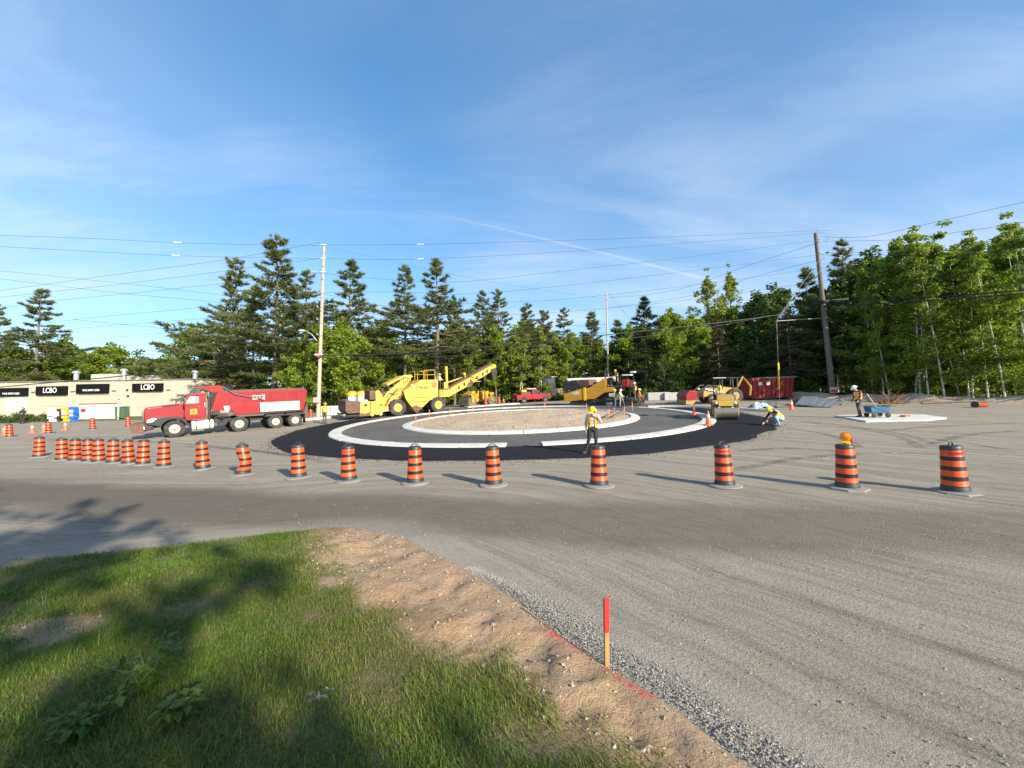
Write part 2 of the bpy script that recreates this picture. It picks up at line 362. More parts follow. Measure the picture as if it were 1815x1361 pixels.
# ---------------------------------------------------------------- verge: soil bank with the lawn on it
xs=axis([(-40,-9,.7),(-9,2.6,.055),(2.6,6.2,.3)]);ys=axis([(-26,1,.7),(1,7.4,.055),(7.4,10,.3)])
X,Y,Fc=grid(xs,ys)
sd_,_,_=poly_dist(X,Y,VERGE);ins=inside(X,Y,VERGE);sdv=np.where(ins,sd_,-sd_)
gd,_,gs=poly_dist(X,Y,grass_edge);inl=-gs*gd                       # positive on the lawn side of the soil strip
def verge_h(x,y,sdv,inl):
    h=.13*ss(-.14,.12,sdv)+.05*ss(0,2.5,sdv)+.035*fbm(x,y,1.1,3,21)*ss(0,.4,sdv)
    soil=ss(.25,-.1,inl)*ss(0,.25,sdv)
    h=h+soil*(.075*fbm(x,y,2.6,5,22)+.045*fbm(x,y,9.,4,23))
    return G(x,y)-.035+h
Z=verge_h(X,Y,sdv,inl)
keep=(sdv[Fc]>-.19).any(1);Fc=Fc[keep]
bare=lambda x,y:ss(.75,.35,np.hypot((x-gp(85,1135)[0])/1.15,(y-gp(85,1135)[1])/.42)+.8*fbm(x,y,1.6,5,31))
bare2=lambda x,y:ss(1.,.4,np.hypot((x-gp(330,1110)[0])/.55,(y-gp(330,1110)[1])/.25)+.4*fbm(x,y,2.,4,32))*.6
def lawn_mask(x,y,inl,sdv):
    m=ss(-.35,.40,inl+.75*fbm(x,y,1.5,5,33))*ss(.03,.3,sdv+.15*fbm(x,y,2.4,3,34))
    return np.clip(m-bare(x,y)*.93-bare2(x,y),0,1)
lawn=lawn_mask(X,Y,inl,sdv)
p1=[gp(*p)[:2] for p in [(984,1141),(1014,1157),(1044,1175)]];p2=[gp(*p)[:2] for p in [(1076,1199),(1104,1221),(1150,1252)]]
paint=np.maximum(ss(.055,.02,poly_dist(X,Y,p1)[0]+.04*fbm(X,Y,9,3,41)),ss(.05,.02,poly_dist(X,Y,p2)[0]+.04*fbm(X,Y,9,3,42)))
mv,t,b=new_mat('verge_soil',.95)
ge=N(t,'ShaderNodeNewGeometry');co=ge.outputs['Position'];la_=A(t,'lawn').outputs['Fac'];pa_=A(t,'paint').outputs['Fac']
s1=FINE(t,1.3,co,5);s2=FINE(t,7,co,6);v,f=stone_relief(t,b,co,22,80,1.0,extra=math_n(t,'MULTIPLY',s2.outputs['Fac'],2.0))
c=mixc(t,mapr(t,s1.outputs['Fac'],.35,.65),(.35,.225,.125),(.43,.305,.195));c=mixc(t,mapr(t,s2.outputs['Fac'],.48,.85,0,.6),c,(.26,.155,.085))
c=mixc(t,mapr(t,f.outputs['Fac'],.5,.8,0,.45),c,(.45,.36,.27))
c=mixc(t,math_n(t,'MULTIPLY',la_,.85),c,mixc(t,mapr(t,s2.outputs['Fac'],.3,.7),(.06,.055,.02),(.16,.13,.06)))
c=mixc(t,math_n(t,'MULTIPLY',pa_,mapr(t,s2.outputs['Fac'],.35,.55,.25,.9)),c,(.65,.06,.08))
t.links.new(c,b.inputs['Base Color'])
used=np.unique(Fc);rem=np.full(len(X),-1);rem[used]=np.arange(len(used))
verge=mesh_np('verge',np.stack([X,Y,Z],1)[used],rem[Fc],mv,smooth=True);tag(verge,kind='structure')
attr(verge,'lawn',lawn[used]);attr(verge,'paint',paint[used])
# ---------------------------------------------------------------- grass blades
def leaf_mat(name,c1,c2,trans=.35,rough=.55,scale=2.0,attrn=None):
    m=bpy.data.materials.new(name);m.use_nodes=True;t=m.node_tree;b=t.nodes['Principled BSDF'];b.inputs['Roughness'].default_value=rough;b.inputs['Specular IOR Level'].default_value=.3
    ge=N(t,'ShaderNodeNewGeometry');n=FINE(t,scale,ge.outputs['Position'],3)
    f=math_n(t,'ADD',math_n(t,'MULTIPLY',ge.outputs['Random Per Island'],.55),math_n(t,'MULTIPLY',n.outputs['Fac'],.6))
    c=mixc(t,mapr(t,f,.25,.9),c1,c2)
    if attrn: c=mixc(t,A(t,attrn).outputs['Fac'],c,(.27,.23,.08))
    t.links.new(c,b.inputs['Base Color'])
    tr=N(t,'ShaderNodeBsdfTranslucent');t.links.new(mixc(t,1.0,c,(1.25,1.35,.75),'MULTIPLY'),tr.inputs[0])
    ms=N(t,'ShaderNodeMixShader');ms.inputs[0].default_value=trans;t.links.new(b.outputs[0],ms.inputs[1]);t.links.new(tr.outputs[0],ms.inputs[2])
    t.links.new(ms.outputs[0],t.nodes['Material Output'].inputs[0]);return m
MG=leaf_mat('grass_blade',(.055,.125,.013),(.160,.235,.030),.40,.5,1.2,'dry')
def blades(n,x0,x1,y0,y1,hmin,hmax,wid,seed,flat=0):
    rg=np.random.default_rng(seed);x=rg.uniform(x0,x1,n);y=rg.uniform(y0,y1,n)
    sd_,_,_=poly_dist(x,y,VERGE);sdv=np.where(inside(x,y,VERGE),sd_,-sd_);gd,_,gs=poly_dist(x,y,grass_edge);inl=-gs*gd
    m=lawn_mask(x,y,inl,sdv);clump=.55+.9*(fbm(x,y,2.2,4,51)+.1);ok=(rg.random(n)<np.clip(m*1.05*np.clip(clump*1.3+.1,.12,1),0,1))&(m>.04)
    x,y,sdv,inl,clump=x[ok],y[ok],sdv[ok],inl[ok],clump[ok];n=len(x);z=verge_h(x,y,sdv,inl)-.005
    h=rg.uniform(hmin,hmax,n)*np.clip(.55+clump*.75,.5,1.5)*np.where(rg.random(n)<.03,1.8,1);a=rg.uniform(0,2*np.pi,n);lean=rg.uniform(.2,1.5,n)*h*(1+flat*4);w_=wid*rg.uniform(.6,1.3,n)
    px,py=np.cos(a),np.sin(a);qx,qy=-py,px;B=np.stack([x,y,z],1)
    V=np.zeros((n,5,3));
    V[:,0]=B+np.stack([qx*w_,qy*w_,0*w_],1)/2;V[:,1]=B-np.stack([qx*w_,qy*w_,0*w_],1)/2
    mid=B+np.stack([px*lean*.35,py*lean*.35,h*.6],1);V[:,2]=mid-np.stack([qx*w_,qy*w_,0*w_],1)*.38;V[:,3]=mid+np.stack([qx*w_,qy*w_,0*w_],1)*.38
    V[:,4]=B+np.stack([px*lean,py*lean,h*.95],1)
    i=np.arange(n)[:,None]*5;Fq=np.concatenate([i+np.array([[0,1,2]]),i+np.array([[0,2,3]]),i+np.array([[3,2,4]])]);
    return V.reshape(-1,3),Fq,np.repeat(np.clip(flat*.9+.45*(rg.random(n)<.15)+.7*np.clip(fbm(x,y,1.0,4,61)-.03,0,1)+.35*ss(.5,0,inl),0,.9),5)
parts=[blades(210000,-4.6,1.8,1.2,4.2,.016,.042,.0052,1),blades(110000,-9.5,0,4.0,7.2,.02,.052,.008,2),blades(60000,-11,-4,1,5.6,.02,.052,.008,3),blades(16000,-18,2,-5,1.3,.04,.08,.012,4),blades(38000,-6.5,1.8,1.2,5.5,.006,.016,.005,5,1),blades(3500,-4.6,1.8,1.2,5,.05,.09,.005,6)]
V=[];Q=[];D=[];o_=0
for v_,f_,d_ in parts: V.append(v_);Q.append(f_+o_);D.append(d_);o_+=len(v_)
grass=mesh_np('lawn_grass',np.concatenate(V),np.concatenate(Q),MG);attr(grass,'dry',np.concatenate(D))
tag(grass,'short uneven green lawn grass on the near bank','grass',kind='stuff')
# ---------------------------------------------------------------- loose stones
OCT=np.array([[1,0,0],[-1,0,0],[0,1,0],[0,-1,0],[0,0,1],[0,0,-1]],float);OF=np.array([[0,2,4],[2,1,4],[1,3,4],[3,0,4],[2,0,5],[1,2,5],[3,1,5],[0,3,5]])
def stones(name,P,size,material,rg,flat=.7):
    n=len(P);s=size*rg.uniform(.55,1.5,n);V=OCT[None]*rg.uniform(.6,1.25,(n,6,1))+rg.normal(0,.22,(n,6,3));V=V*s[:,None,None];V[:,:,2]*=flat
    a=rg.uniform(0,6.28,n);ca,sa=np.cos(a)[:,None],np.sin(a)[:,None];x=V[:,:,0]*ca-V[:,:,1]*sa;y=V[:,:,0]*sa+V[:,:,1]*ca;V[:,:,0],V[:,:,1]=x,y
    V=V+P[:,None,:];i=np.arange(n)[:,None,None]*6
    return mesh_np(name,V.reshape(-1,3),(OF[None]+i).reshape(-1,3),material)
def stone_mat(name,c1,c2):
    m,t,b=new_mat(name,.9);ge=N(t,'ShaderNodeNewGeometry');n=FINE(t,60,ge.outputs['Position'],3)
    c=mixc(t,ge.outputs['Random Per Island'],c1,c2);c=mixc(t,mapr(t,n.outputs['Fac'],.3,.7),mixc(t,1.0,c,(.75,.75,.75),'MULTIPLY'),c);t.links.new(c,b.inputs['Base Color']);return m
MS=stone_mat('grey_stone',(.24,.225,.20),(.43,.41,.37));MSB=stone_mat('sandy_stone',(.26,.18,.11),(.48,.40,.30))
rg=np.random.default_rng(11)
W=rim_s[18:];seg=np.cumsum(np.r_[0,np.hypot(*np.diff(W,axis=0).T)])
def along(n):
    s=rg.uniform(0,seg[-1]*.98,n);i=np.clip(np.searchsorted(seg,s)-1,0,len(W)-2);f_=((s-seg[i])/(seg[i+1]-seg[i]))[:,None];p=W[i]*(1-f_)+W[i+1]*f_;d=W[i+1]-W[i];d=d/np.hypot(*d.T)[:,None];return p,np.stack([-d[:,1],d[:,0]],1),s
p,nn,s=along(42000);wd_=.045+.11*ss(0,2.5,s);off=rg.normal(.07,1,len(p))*wd_
side=off+.13;q=p+nn*side[:,None];hh=.055*np.exp(-((off)/(wd_*1.1))**2)*ss(-.2,1.2,s)*rg.random(len(p))
windrow=stones('gravel_windrow',np.stack([q[:,0],q[:,1],G(q[:,0],q[:,1])+hh*.8+.002],1),.0062,MS,rg);tag(windrow,'ridge of loose grey crushed stone along the road edge','gravel',kind='stuff')
n=9000;x=rg.uniform(-6,9,n);y=2.0+rg.random(n)**1.6*9;e_,_,_=poly_dist(x,y,EDGE);ok=(~inside(x,y,VERGE))&(rg.random(n)<.35+.65*np.exp(-e_/.8));x,y=x[ok],y[ok]
tag(stones('loose_gravel',np.stack([x,y,G(x,y)+.004],1),.0085,MS,rg,.6),'scattered loose pebbles on the gravel road','gravel',kind='stuff')
n=4600;x=rg.uniform(-5.5,2.2,n);y=rg.uniform(1.6,6.2,n);sd_,_,_=poly_dist(x,y,VERGE);sv=np.where(inside(x,y,VERGE),sd_,-sd_);gd,_,gs=poly_dist(x,y,grass_edge);il=-gs*gd;ok=(sv>.03)&((il<.15)|(bare(x,y)>.3));x,y,sv,il=x[ok],y[ok],sv[ok],il[ok]
tag(stones('bank_clods',np.stack([x,y,verge_h(x,y,sv,il)],1),.013,MSB,rg),'small clods and stones on the bare soil strip','soil clods',kind='stuff')
# ================================================================ roundabout
RC=np.array([.6,30.0])
def ring(name,r0,r1,a0,a1,material,dz,thick=.0,nr=3,na=None,jag=0,seed=0,parent=None,prof=None):
    "annular sheet (or solid, by profile of (radius,height)) following the slope"
    na=na or max(2,int(abs(a1-a0)/1.5));A_=np.radians(np.linspace(a0,a1,na+1));rgj=np.random.default_rng(seed)
    pr=prof or [(r0+(r1-r0)*k/nr,dz) for k in range(nr+1)]
    V=[]
    jo=jag*(fbm(A_*14,A_*0,1.,4,seed)) if jag else 0*A_
    for k,(rr,h) in enumerate(pr):
        rk=rr+(jo if (jag and k>=len(pr)-2) else 0)
        x=RC[0]+rk*np.cos(A_);y=RC[1]+rk*np.sin(A_);V.append(np.stack([x,y,G(x,y)+h],1))
    V=np.concatenate(V);m=na+1;q=[]
    for k in range(len(pr)-1):
        i=np.arange(na)+k*m;q.append(np.stack([i,i+m,i+m+1,i+1],1))
    q=np.concatenate(q)
    faces=[list(map(int,f_)) for f_ in q]
    if prof: faces+=[[int(k*m) for k in range(len(pr))],[int(k*m+na) for k in range(len(pr)-1,-1,-1)]]
    me=bpy.data.meshes.new(name);me.from_pydata([tuple(map(float,p)) for p in V],[],faces);me.update();me.materials.append(material)
    me.polygons.foreach_set('use_smooth',[True]*len(me.polygons));me.set_sharp_from_angle(angle=R(35))
    return link(name,me,parent)
def asphalt(name,c1,c2,dust,dusta,rough):
    m,t,b=new_mat(name,rough);ge=N(t,'ShaderNodeNewGeometry');co=ge.outputs['Position'];s=FINE(t,.5,co,6);s2=FINE(t,2.6,co,6);f=FINE(t,70,co,3)
    c=mixc(t,mapr(t,s2.outputs['Fac'],.3,.7),c1,c2);c=mixc(t,mapr(t,s.outputs['Fac'],.48,.75,0,dusta),c,dust);c=mixc(t,mapr(t,f.outputs['Fac'],.45,.75,0,.10),c,(.2,.2,.2));t.links.new(c,b.inputs['Base Color'])
    bp=N(t,'ShaderNodeBump');bp.inputs['Strength'].default_value=.5;bp.inputs['Distance'].default_value=.01;t.links.new(f.outputs['Fac'],bp.inputs['Height']);t.links.new(bp.outputs[0],b.inputs['Normal']);b.inputs['Specular IOR Level'].default_value=.15;return m
MFRESH=asphalt('fresh_asphalt',(.007,.0075,.010),(.012,.013,.017),(.016,.016,.019),.5,.85)
MOLD=asphalt('base_asphalt',(.085,.080,.076),(.125,.117,.110),(.19,.17,.15),.7,.85)
tag(ring('roundabout_lane',13.5,18.5,24,160,MOLD,.012,nr=5,jag=.5,seed=4),kind='structure')
tag(ring('truck_apron',8.7,13.2,0,360,MOLD,.02,nr=5),kind='structure')
mat_ring=ring('fresh_asphalt_mat',13.48,16.3,-201,24,MFRESH,.05,jag=.28,seed=5,prof=[(13.49,.0),(13.5,.05),(14.2,.056),(15,.056),(15.8,.052),(16.25,.045),(16.42,-.01)]);tag(mat_ring,kind='structure')
n_=2600;a_=np.radians(rg.uniform(-200,22,n_));q_=16.3+np.abs(rg.normal(0,.35,n_));x=RC[0]+q_*np.cos(a_);y=RC[1]+q_*np.sin(a_)
tag(stones('asphalt_crumbs',np.stack([x,y,G(x,y)+.006],1),.016,MFRESH,rg,.7),'spilled crumbs of black asphalt along the fresh mat','asphalt crumbs',kind='stuff')
def concrete(name,col,dirty=.38):
    return mat(name,col,.85,var=.10,vs=2.0,dirt=dirty,dcol=(.30,.26,.21),ds=3.5,bump=.25,bs=40)
MCON=concrete('curb_concrete',(.55,.53,.48))
def curb(name,label,r_in,r_out,h_in,h_out,a0,a1,n,gaps=(),wob=.03):
    root=thing(name,label,'kerb',(0,0,0));st=(a1-a0)/n
    for k in range(n):
        if k in gaps: continue
        dr=random.uniform(-wob,wob);dh=random.uniform(-.006,.006)
        ring('curb_section',0,0,a0+k*st+.12,a0+(k+1)*st-.12,MCON,0,na=max(3,int(st/1.6)),parent=root,prof=[(r_in+dr,-.05),(r_in+dr,h_in+dh),(r_in+.22+dr,h_in+.005+dh),((r_in+r_out)/2+dr,(h_in+h_out)/2+.02+dh),(r_out-.03+dr,h_out+dh),(r_out+dr,h_out-.04+dh),(r_out+dr,-.05)])
    return root
curb('apron_curb','pale concrete kerb ring round the truck apron',12.72,13.47,.13,.10,-87.2,266.2,40,gaps=())
curb('island_curb','pale concrete kerb ring round the soil island',8.25,8.85,.17,.11,0,360,28,wob=.015)
tag(ring('apron_form_gap',12.8,13.4,-94,-87,MOLD,.05,nr=1),kind='structure')
# soil island
rr=np.concatenate([[0],np.linspace(.25,8.3,36)]);aa=np.linspace(0,2*np.pi,97)[:-1];V=[];Fq=[]
for k,r_ in enumerate(rr):
    x=RC[0]+r_*np.cos(aa);y=RC[1]+r_*np.sin(aa);h=.10+.26*ss(8.2,4.,np.full_like(aa,r_))+(.10*fbm(x,y,.6,4,71)+.05*fbm(x,y,3,3,72))*ss(8.3,7.4,np.full_like(aa,r_))
    V.append(np.stack([x,y,G(x,y)+h],1))
V=np.concatenate(V);m=len(aa);i=np.arange(m)
Fq=np.concatenate([np.stack([i+k*m,i+(k+1)*m,(i+1)%m+(k+1)*m,(i+1)%m+k*m],1) for k in range(len(rr)-1)])
msoil,t,b=new_mat('island_soil',.95);ge=N(t,'ShaderNodeNewGeometry');co=ge.outputs['Position'];s1=FINE(t,.7,co,5);s2=FINE(t,5,co,6);v,f=stone_relief(t,b,co,6,26,1.,extra=math_n(t,'MULTIPLY',s2.outputs['Fac'],2.))
c=mixc(t,mapr(t,s1.outputs['Fac'],.35,.65),(.40,.30,.21),(.48,.38,.28));c=mixc(t,mapr(t,s2.outputs['Fac'],.45,.75,0,.6),c,(.27,.19,.125));t.links.new(c,b.inputs['Base Color'])
tag(mesh_np('island_soil',V,Fq,msoil,smooth=True),kind='structure')
def island_z(x,y):
    r_=np.hypot(x-RC[0],y-RC[1]);return G(x,y)+.10+.26*ss(8.2,4.,r_)+(.10*fbm(x,y,.6,4,71)+.05*fbm(x,y,3,3,72))*ss(8.3,7.4,r_)
n=1500;a=rg.uniform(0,6.28,n);r_=8.1*np.sqrt(rg.random(n));r_=np.where(rg.random(n)<.5,rg.uniform(6.2,8.1,n),r_);x=RC[0]+r_*np.cos(a);y=RC[1]+r_*np.sin(a)
tag(stones('island_rubble',np.stack([x,y,island_z(x,y)],1),.05,MSB,rg,.75),'scattered sandy rubble stones on the round island','rubble',kind='stuff')
# dirt berm along the edge of the wood on the right
bx=smooth_poly([(60,12),(48,17.5),(42.5,23),(38.6,28.5),(36.5,32.5),(34.5,38),(31.5,43.5),(27,47.5),(20,50.5)],10)
tn_=np.gradient(bx,axis=0);tn_/=np.hypot(*tn_.T)[:,None];nn_=np.stack([-tn_[:,1],tn_[:,0]],1)
offs=np.linspace(-1.5,2.2,13);V=np.concatenate([np.stack([*(bx-nn_*o__).T,],1) for o__ in offs]);m=len(bx)
prof_=np.repeat(np.cos(np.clip((offs-.3)/1.9,-1,1)*np.pi/2)**1.2,m)
Z=G(V[:,0],V[:,1])-.06+prof_*(.62+.5*fbm(V[:,0],V[:,1],.35,3,81))+.16*fbm(V[:,0],V[:,1],1.5,4,82)*(prof_>.02)
i=np.arange(m-1);Fq=np.concatenate([np.stack([i+k*m,i+(k+1)*m,i+(k+1)*m+1,i+k*m+1],1) for k in range(len(offs)-1)])
tag(mesh_np('dirt_berm',np.column_stack([V,Z]),Fq,msoil,smooth=True),kind='structure')
# tyre tracks pressed into the dust on the right
mt_,t,b=new_mat('tyre_track_dust',.9);uvn=N(t,'ShaderNodeUVMap',uv_map='uv');sp_=N(t,'ShaderNodeSeparateXYZ');t.links.new(uvn.outputs[0],sp_.inputs[0])
ge=N(t,'ShaderNodeNewGeometry');nz=FINE(t,3,ge.outputs['Position'],5)
edge=math_n(t,'SUBTRACT',1.0,math_n(t,'ABSOLUTE',math_n(t,'SUBTRACT',math_n(t,'MULTIPLY',sp_.outputs[0],2.),1.)),clamp=True)
ch=math_n(t,'ADD',math_n(t,'MULTIPLY',sp_.outputs[1],6.0),math_n(t,'MULTIPLY',math_n(t,'ABSOLUTE',math_n(t,'SUBTRACT',sp_.outputs[0],.5)),3.))
tr_=math_n(t,'GREATER_THAN',math_n(t,'FRACT',ch),.42)
al_=math_n(t,'MULTIPLY',mapr(t,edge,.0,.35),mapr(t,nz.outputs['Fac'],.36,.68,.0,.6));al_=math_n(t,'MULTIPLY',al_,math_n(t,'ADD',math_n(t,'MULTIPLY',tr_,.6),.4))
endf=A(t,'fade').outputs['Fac'];al_=math_n(t,'MULTIPLY',al_,endf);b.inputs['Base Color'].default_value=(.10,.085,.07,1);t.links.new(al_,b.inputs['Alpha'])
def track(pix,w_=.42,name='tyre_track',sub=14):
    P=smooth_poly([gp(*p)[:2] for p in pix],sub);d=np.gradient(P,axis=0);d/=np.hypot(*d.T)[:,None];nv=np.stack([-d[:,1],d[:,0]],1);s=np.cumsum(np.r_[0,np.hypot(*np.diff(P,axis=0).T)])
    K=[-.5,0,.5];V=np.concatenate([P+nv*(w_*k) for k in K]);m=len(P);Z=G(V[:,0],V[:,1])+.008;i=np.arange(m-1);Fq=np.concatenate([np.stack([i+k*m,i+k*m+1,i+(k+1)*m+1,i+(k+1)*m],1) for k in (0,1)])
    o=mesh_np(name,np.column_stack([V,Z]),Fq,mt_);uv=o.data.uv_layers.new(name='uv');vi=Fq.ravel();u_=np.repeat([0,.5,1.],m)[vi];v_=np.tile(s,3)[vi];uv.data.foreach_set('uv',np.stack([u_,v_],1).ravel().astype(np.float32))
    attr(o,'fade',np.tile(ss(0,.12,np.linspace(0,1,m))*ss(1,.86,np.linspace(0,1,m)),3));tag(o,kind='structure')
for pix in ([(1400,745),(1480,752),(1560,763),(1625,776),(1660,792)],[(1405,746),(1490,756),(1570,768),(1612,782),(1632,796)],[(1650,788),(1690,776),(1740,768),(1815,763)],[(1390,758),(1450,767),(1500,780),(1525,795)],[(1560,765),(1640,757),(1720,753),(1815,749)],[(1640,776),(1720,787),(1800,800)],[(1300,800),(1400,795),(1500,800)],[(1500,745),(1400,742),(1330,745)],[(600,823),(480,803),(330,787),(200,783)],[(560,812),(430,797),(300,790)],[(1290,835),(1420,812),(1560,803),(1700,806)]): track(pix)
# ================================================================ traffic barrels
MORG=mat('barrel_orange',(.66,.075,.008),.42,var=.18,vs=5,dirt=.28,dcol=(.30,.11,.05),ds=4,spec=.5)
MBLK=mat('band_black',(.022,.010,.009),.45,var=.2,dirt=.15,dcol=(.10,.07,.05))
MCAP=mat('cap_black',(.030,.030,.032),.5,var=.2,dirt=.2,dcol=(.13,.12,.11))
MRUB=mat('base_rubber',(.20,.195,.185),.85,var=.2,vs=6,dirt=.4,dcol=(.33,.30,.26),bump=.3)
MRED=mat('sign_red',(.50,.02,.02),.5,var=.05)
BODY=[(.205,.10),(.203,.13),(.198,.14),(.196,.26),(.192,.27),(.190,.38),(.186,.39),(.184,.50),(.180,.51),(.178,.62),(.174,.63),(.172,.74),(.168,.75),(.165,.89),(.160,.90)]
def brad(z): return float(np.interp(z,[h for _,h in BODY],[r for r,_ in BODY]))
def barrel_parts(base_n=24,wf=None):
    P={}
    def mk(n,m,mb,sm=40):
        if wf: mb.warp(wf)
        P.setdefault(n,[]).append(mb.mesh(n,m,sm))
    mk('body',MORG,MB().lathe(BODY,n=22))
    for z0,z1 in ((.265,.355),(.475,.560),(.68,.765)):
        mk('band',MBLK,MB().lathe([(brad(z0)-.002,z0),(brad(z0)+.0045,z0+.004),(brad((z0+z1)/2)+.0045,(z0+z1)/2),(brad(z1)+.0045,z1-.004),(brad(z1)-.002,z1)],n=22))
    mk('collar',MCAP,MB().lathe([(.225,.05),(.222,.10),(.212,.13),(.209,.165),(.19,.167)],n=22))
    mk('cap',MCAP,MB().lathe([(.158,.885),(.170,.895),(.168,.955),(.155,.975),(.10,.982),(.0,.975)],n=22))
    mk('handle',MCAP,MB().tube([(-.085,0,.965),(-.08,0,1.015),(-.045,0,1.038),(.045,0,1.038),(.08,0,1.015),(.085,0,.965)],.014,8))
    mk('base',MRUB,MB().lathe([(.36,0),(.368,.012),(.355,.035),(.30,.048),(.24,.062),(.20,.062)] if base_n>10 else [(.38,0),(.385,.015),(.37,.04),(.25,.055),(.2,.06)],n=base_n),30)
    return P
BP=barrel_parts();BP8=barrel_parts(8)
def bent(x,y,z):
    k=ss(.1,.35,z)-1.25*ss(.40,.85,z);k=float(k);sq=1-.35*float(np.exp(-((z-.38)/.13)**2))
    return (x*sq+(.10*k if z>.07 else 0),y,z*.97)
BPB=barrel_parts(8,bent)
def barrel(px,py,label,group,rot=0,parts=None,tilt=(0,0),text=None,dep=None,scale=1.0):
    P=gp(px,py) if dep is None else gxy(px,dep)
    m=frame(P[0],P[1],rot)@Matrix.Rotation(R(tilt[0]),4,'X')@Matrix.Rotation(R(tilt[1]),4,'Y')@Matrix.Scale(scale,4)
    t_=thing('traffic_barrel',label,'traffic barrel',m,group)
    for n,ms in (parts or BP).items():
        for me in ms: link(n,me,t_)
    if text is not None:
        rr=brad(.83)+.001;a=text-rot
        text_obj('FOWLER',.085,MRED,t_,facing(rr*math.cos(a),rr*math.sin(a),.825,math.cos(a),math.sin(a)),xs=.95,bold=.003,bend=rr)
    return t_
row='orange and black barrels lining the closed road'
toc=lambda px:math.atan2(-1,-(px-CX)/F)       # direction from a thing towards the camera
spec=[(1694,874,'first barrel from the right, dark tattered base and red lettering near its top',dict(parts=BP8,rot=.4,text=toc(1694)+.75)),
(1502,867,'barrel carrying an amber warning light, torn pale base',dict(parts=BP8,rot=.9)),
(1285,863,'barrel on round pale base with red lettering, third from the right',dict(text=toc(1285)+.35,rot=.5)),
(1062,863,'barrel directly in front of the worker in yellow hard hat',dict(rot=1.2,tilt=(0,1))),
(875,861,'round based barrel in front of the kerb gap, fifth from the right',dict(rot=.2)),
(736,858,'sixth barrel from the right, upright in front of the truck apron kerb',dict(rot=.0,tilt=(1,0))),
(618,854,'barrel with faint red lettering below its cap, seventh from the right',dict(rot=.7,text=toc(618)-.35,tilt=(0,-1))),
(529,848,'barrel at the left end of the black asphalt ring, eighth from the right',dict(rot=.1,tilt=(0,-1))),
(430,842,'crumpled barrel bent at the waist',dict(parts=BPB,rot=0)),
(360,833,'barrel with crushed dark foot, just left of the crumpled one',dict(parts=BP8,rot=.3,tilt=(0,-3))),
(290,829,'barrel in front of the dump truck front wheel',dict(rot=.9)),
(253,825,'right barrel of the tight cluster beside the dump truck bumper',dict(rot=1.1)),
(228,823.5,'faded barrel second from the right of the tight cluster',dict(rot=.1)),
(200,822,'third barrel from the right of the tight cluster',dict(rot=1.3)),
(175,820.5,'front barrel of the pair in the middle of the cluster',dict(rot=.2)),
(157,819.5,'half hidden rear barrel of the pair in the cluster',dict(rot=.8)),
(132,818.5,'second barrel from the left of the tight cluster',dict(rot=.8)),
(110,817,'left end barrel of the tight cluster',dict(rot=.6)),
(69,811.5,'lone barrel near the left edge of the picture, without handle showing',dict(rot=1.57))]
_rb=random.Random(4)
for px,py,lb,kw in spec:
    kw.setdefault('tilt',(_rb.uniform(-2,2),_rb.uniform(-2.2,2.2)));barrel(px,py-1,'orange '+lb,row,**kw)
far='barrels farther off at the edges of the site'
for px,py,lb,sc_ in [(17,775,'distant orange barrel at the far left beside a small cone',1.),(86,769,'distant orange barrel in front of the newspaper boxes',1.),(164,761,'distant orange barrel in front of the white cylinder cages',1.),(227,757,'distant orange barrel beside the dump truck bumper',1.),(551,742,'orange barrel at the foot of the pale utility pole behind the dump truck',1.),(861,719.5,'small distant orange barrel at the rear wheel of the yellow roller',1.1),(884.5,716.5,'small distant orange barrel right of the yellow roller',1.1)]:
    barrel(px,py,lb,far,rot=px*.1,scale=sc_)
# fallen barrel on the berm
P=gp(1735,722);m=frame(P[0],P[1],R(8))@Matrix.Translation((-.4,0,.22))@Matrix.Rotation(R(94),4,'Y')
tb=thing('traffic_barrel','fallen orange barrel lying on the dirt berm at right','traffic barrel',m,far)
for n in ('body','band','cap','collar'):
    for me in BP[n]: link(n,me,tb)
# warning light on the second barrel
P=gp(1502,866);m=frame(P[0],P[1],toc(1502))@Matrix.Translation((.02,.02,.975))
wl=thing('warning_light','amber flasher lamp with yellow battery case on top of a barrel','warning light',m)
MAMB=mat('amber_lens',(.85,.26,.01),.2,var=.1,vs=20,coat=.6);MYEL=mat('case_yellow',(.75,.52,.03),.45,dirt=.2)
MB().box(-.07,.09,-.09,.07,0,.075).build('battery_case',MYEL,wl,bevel=.02)
MB().lathe([(.0,-.035),(.06,-.033),(.092,-.018),(.095,.0),(.092,.018),(.06,.033),(0,.035)],(.02,0,.175),'x',20).build('lens',MAMB,wl)
MB().lathe([(.096,-.012),(.104,-.012),(.104,.012),(.096,.012)],(.02,0,.175),'x',20,close=True).build('lens_ring',MAMB,wl)
MB().box(-.04,.0,.07,.11,.03,.16).build('bracket',MRED,wl,bevel=.005)
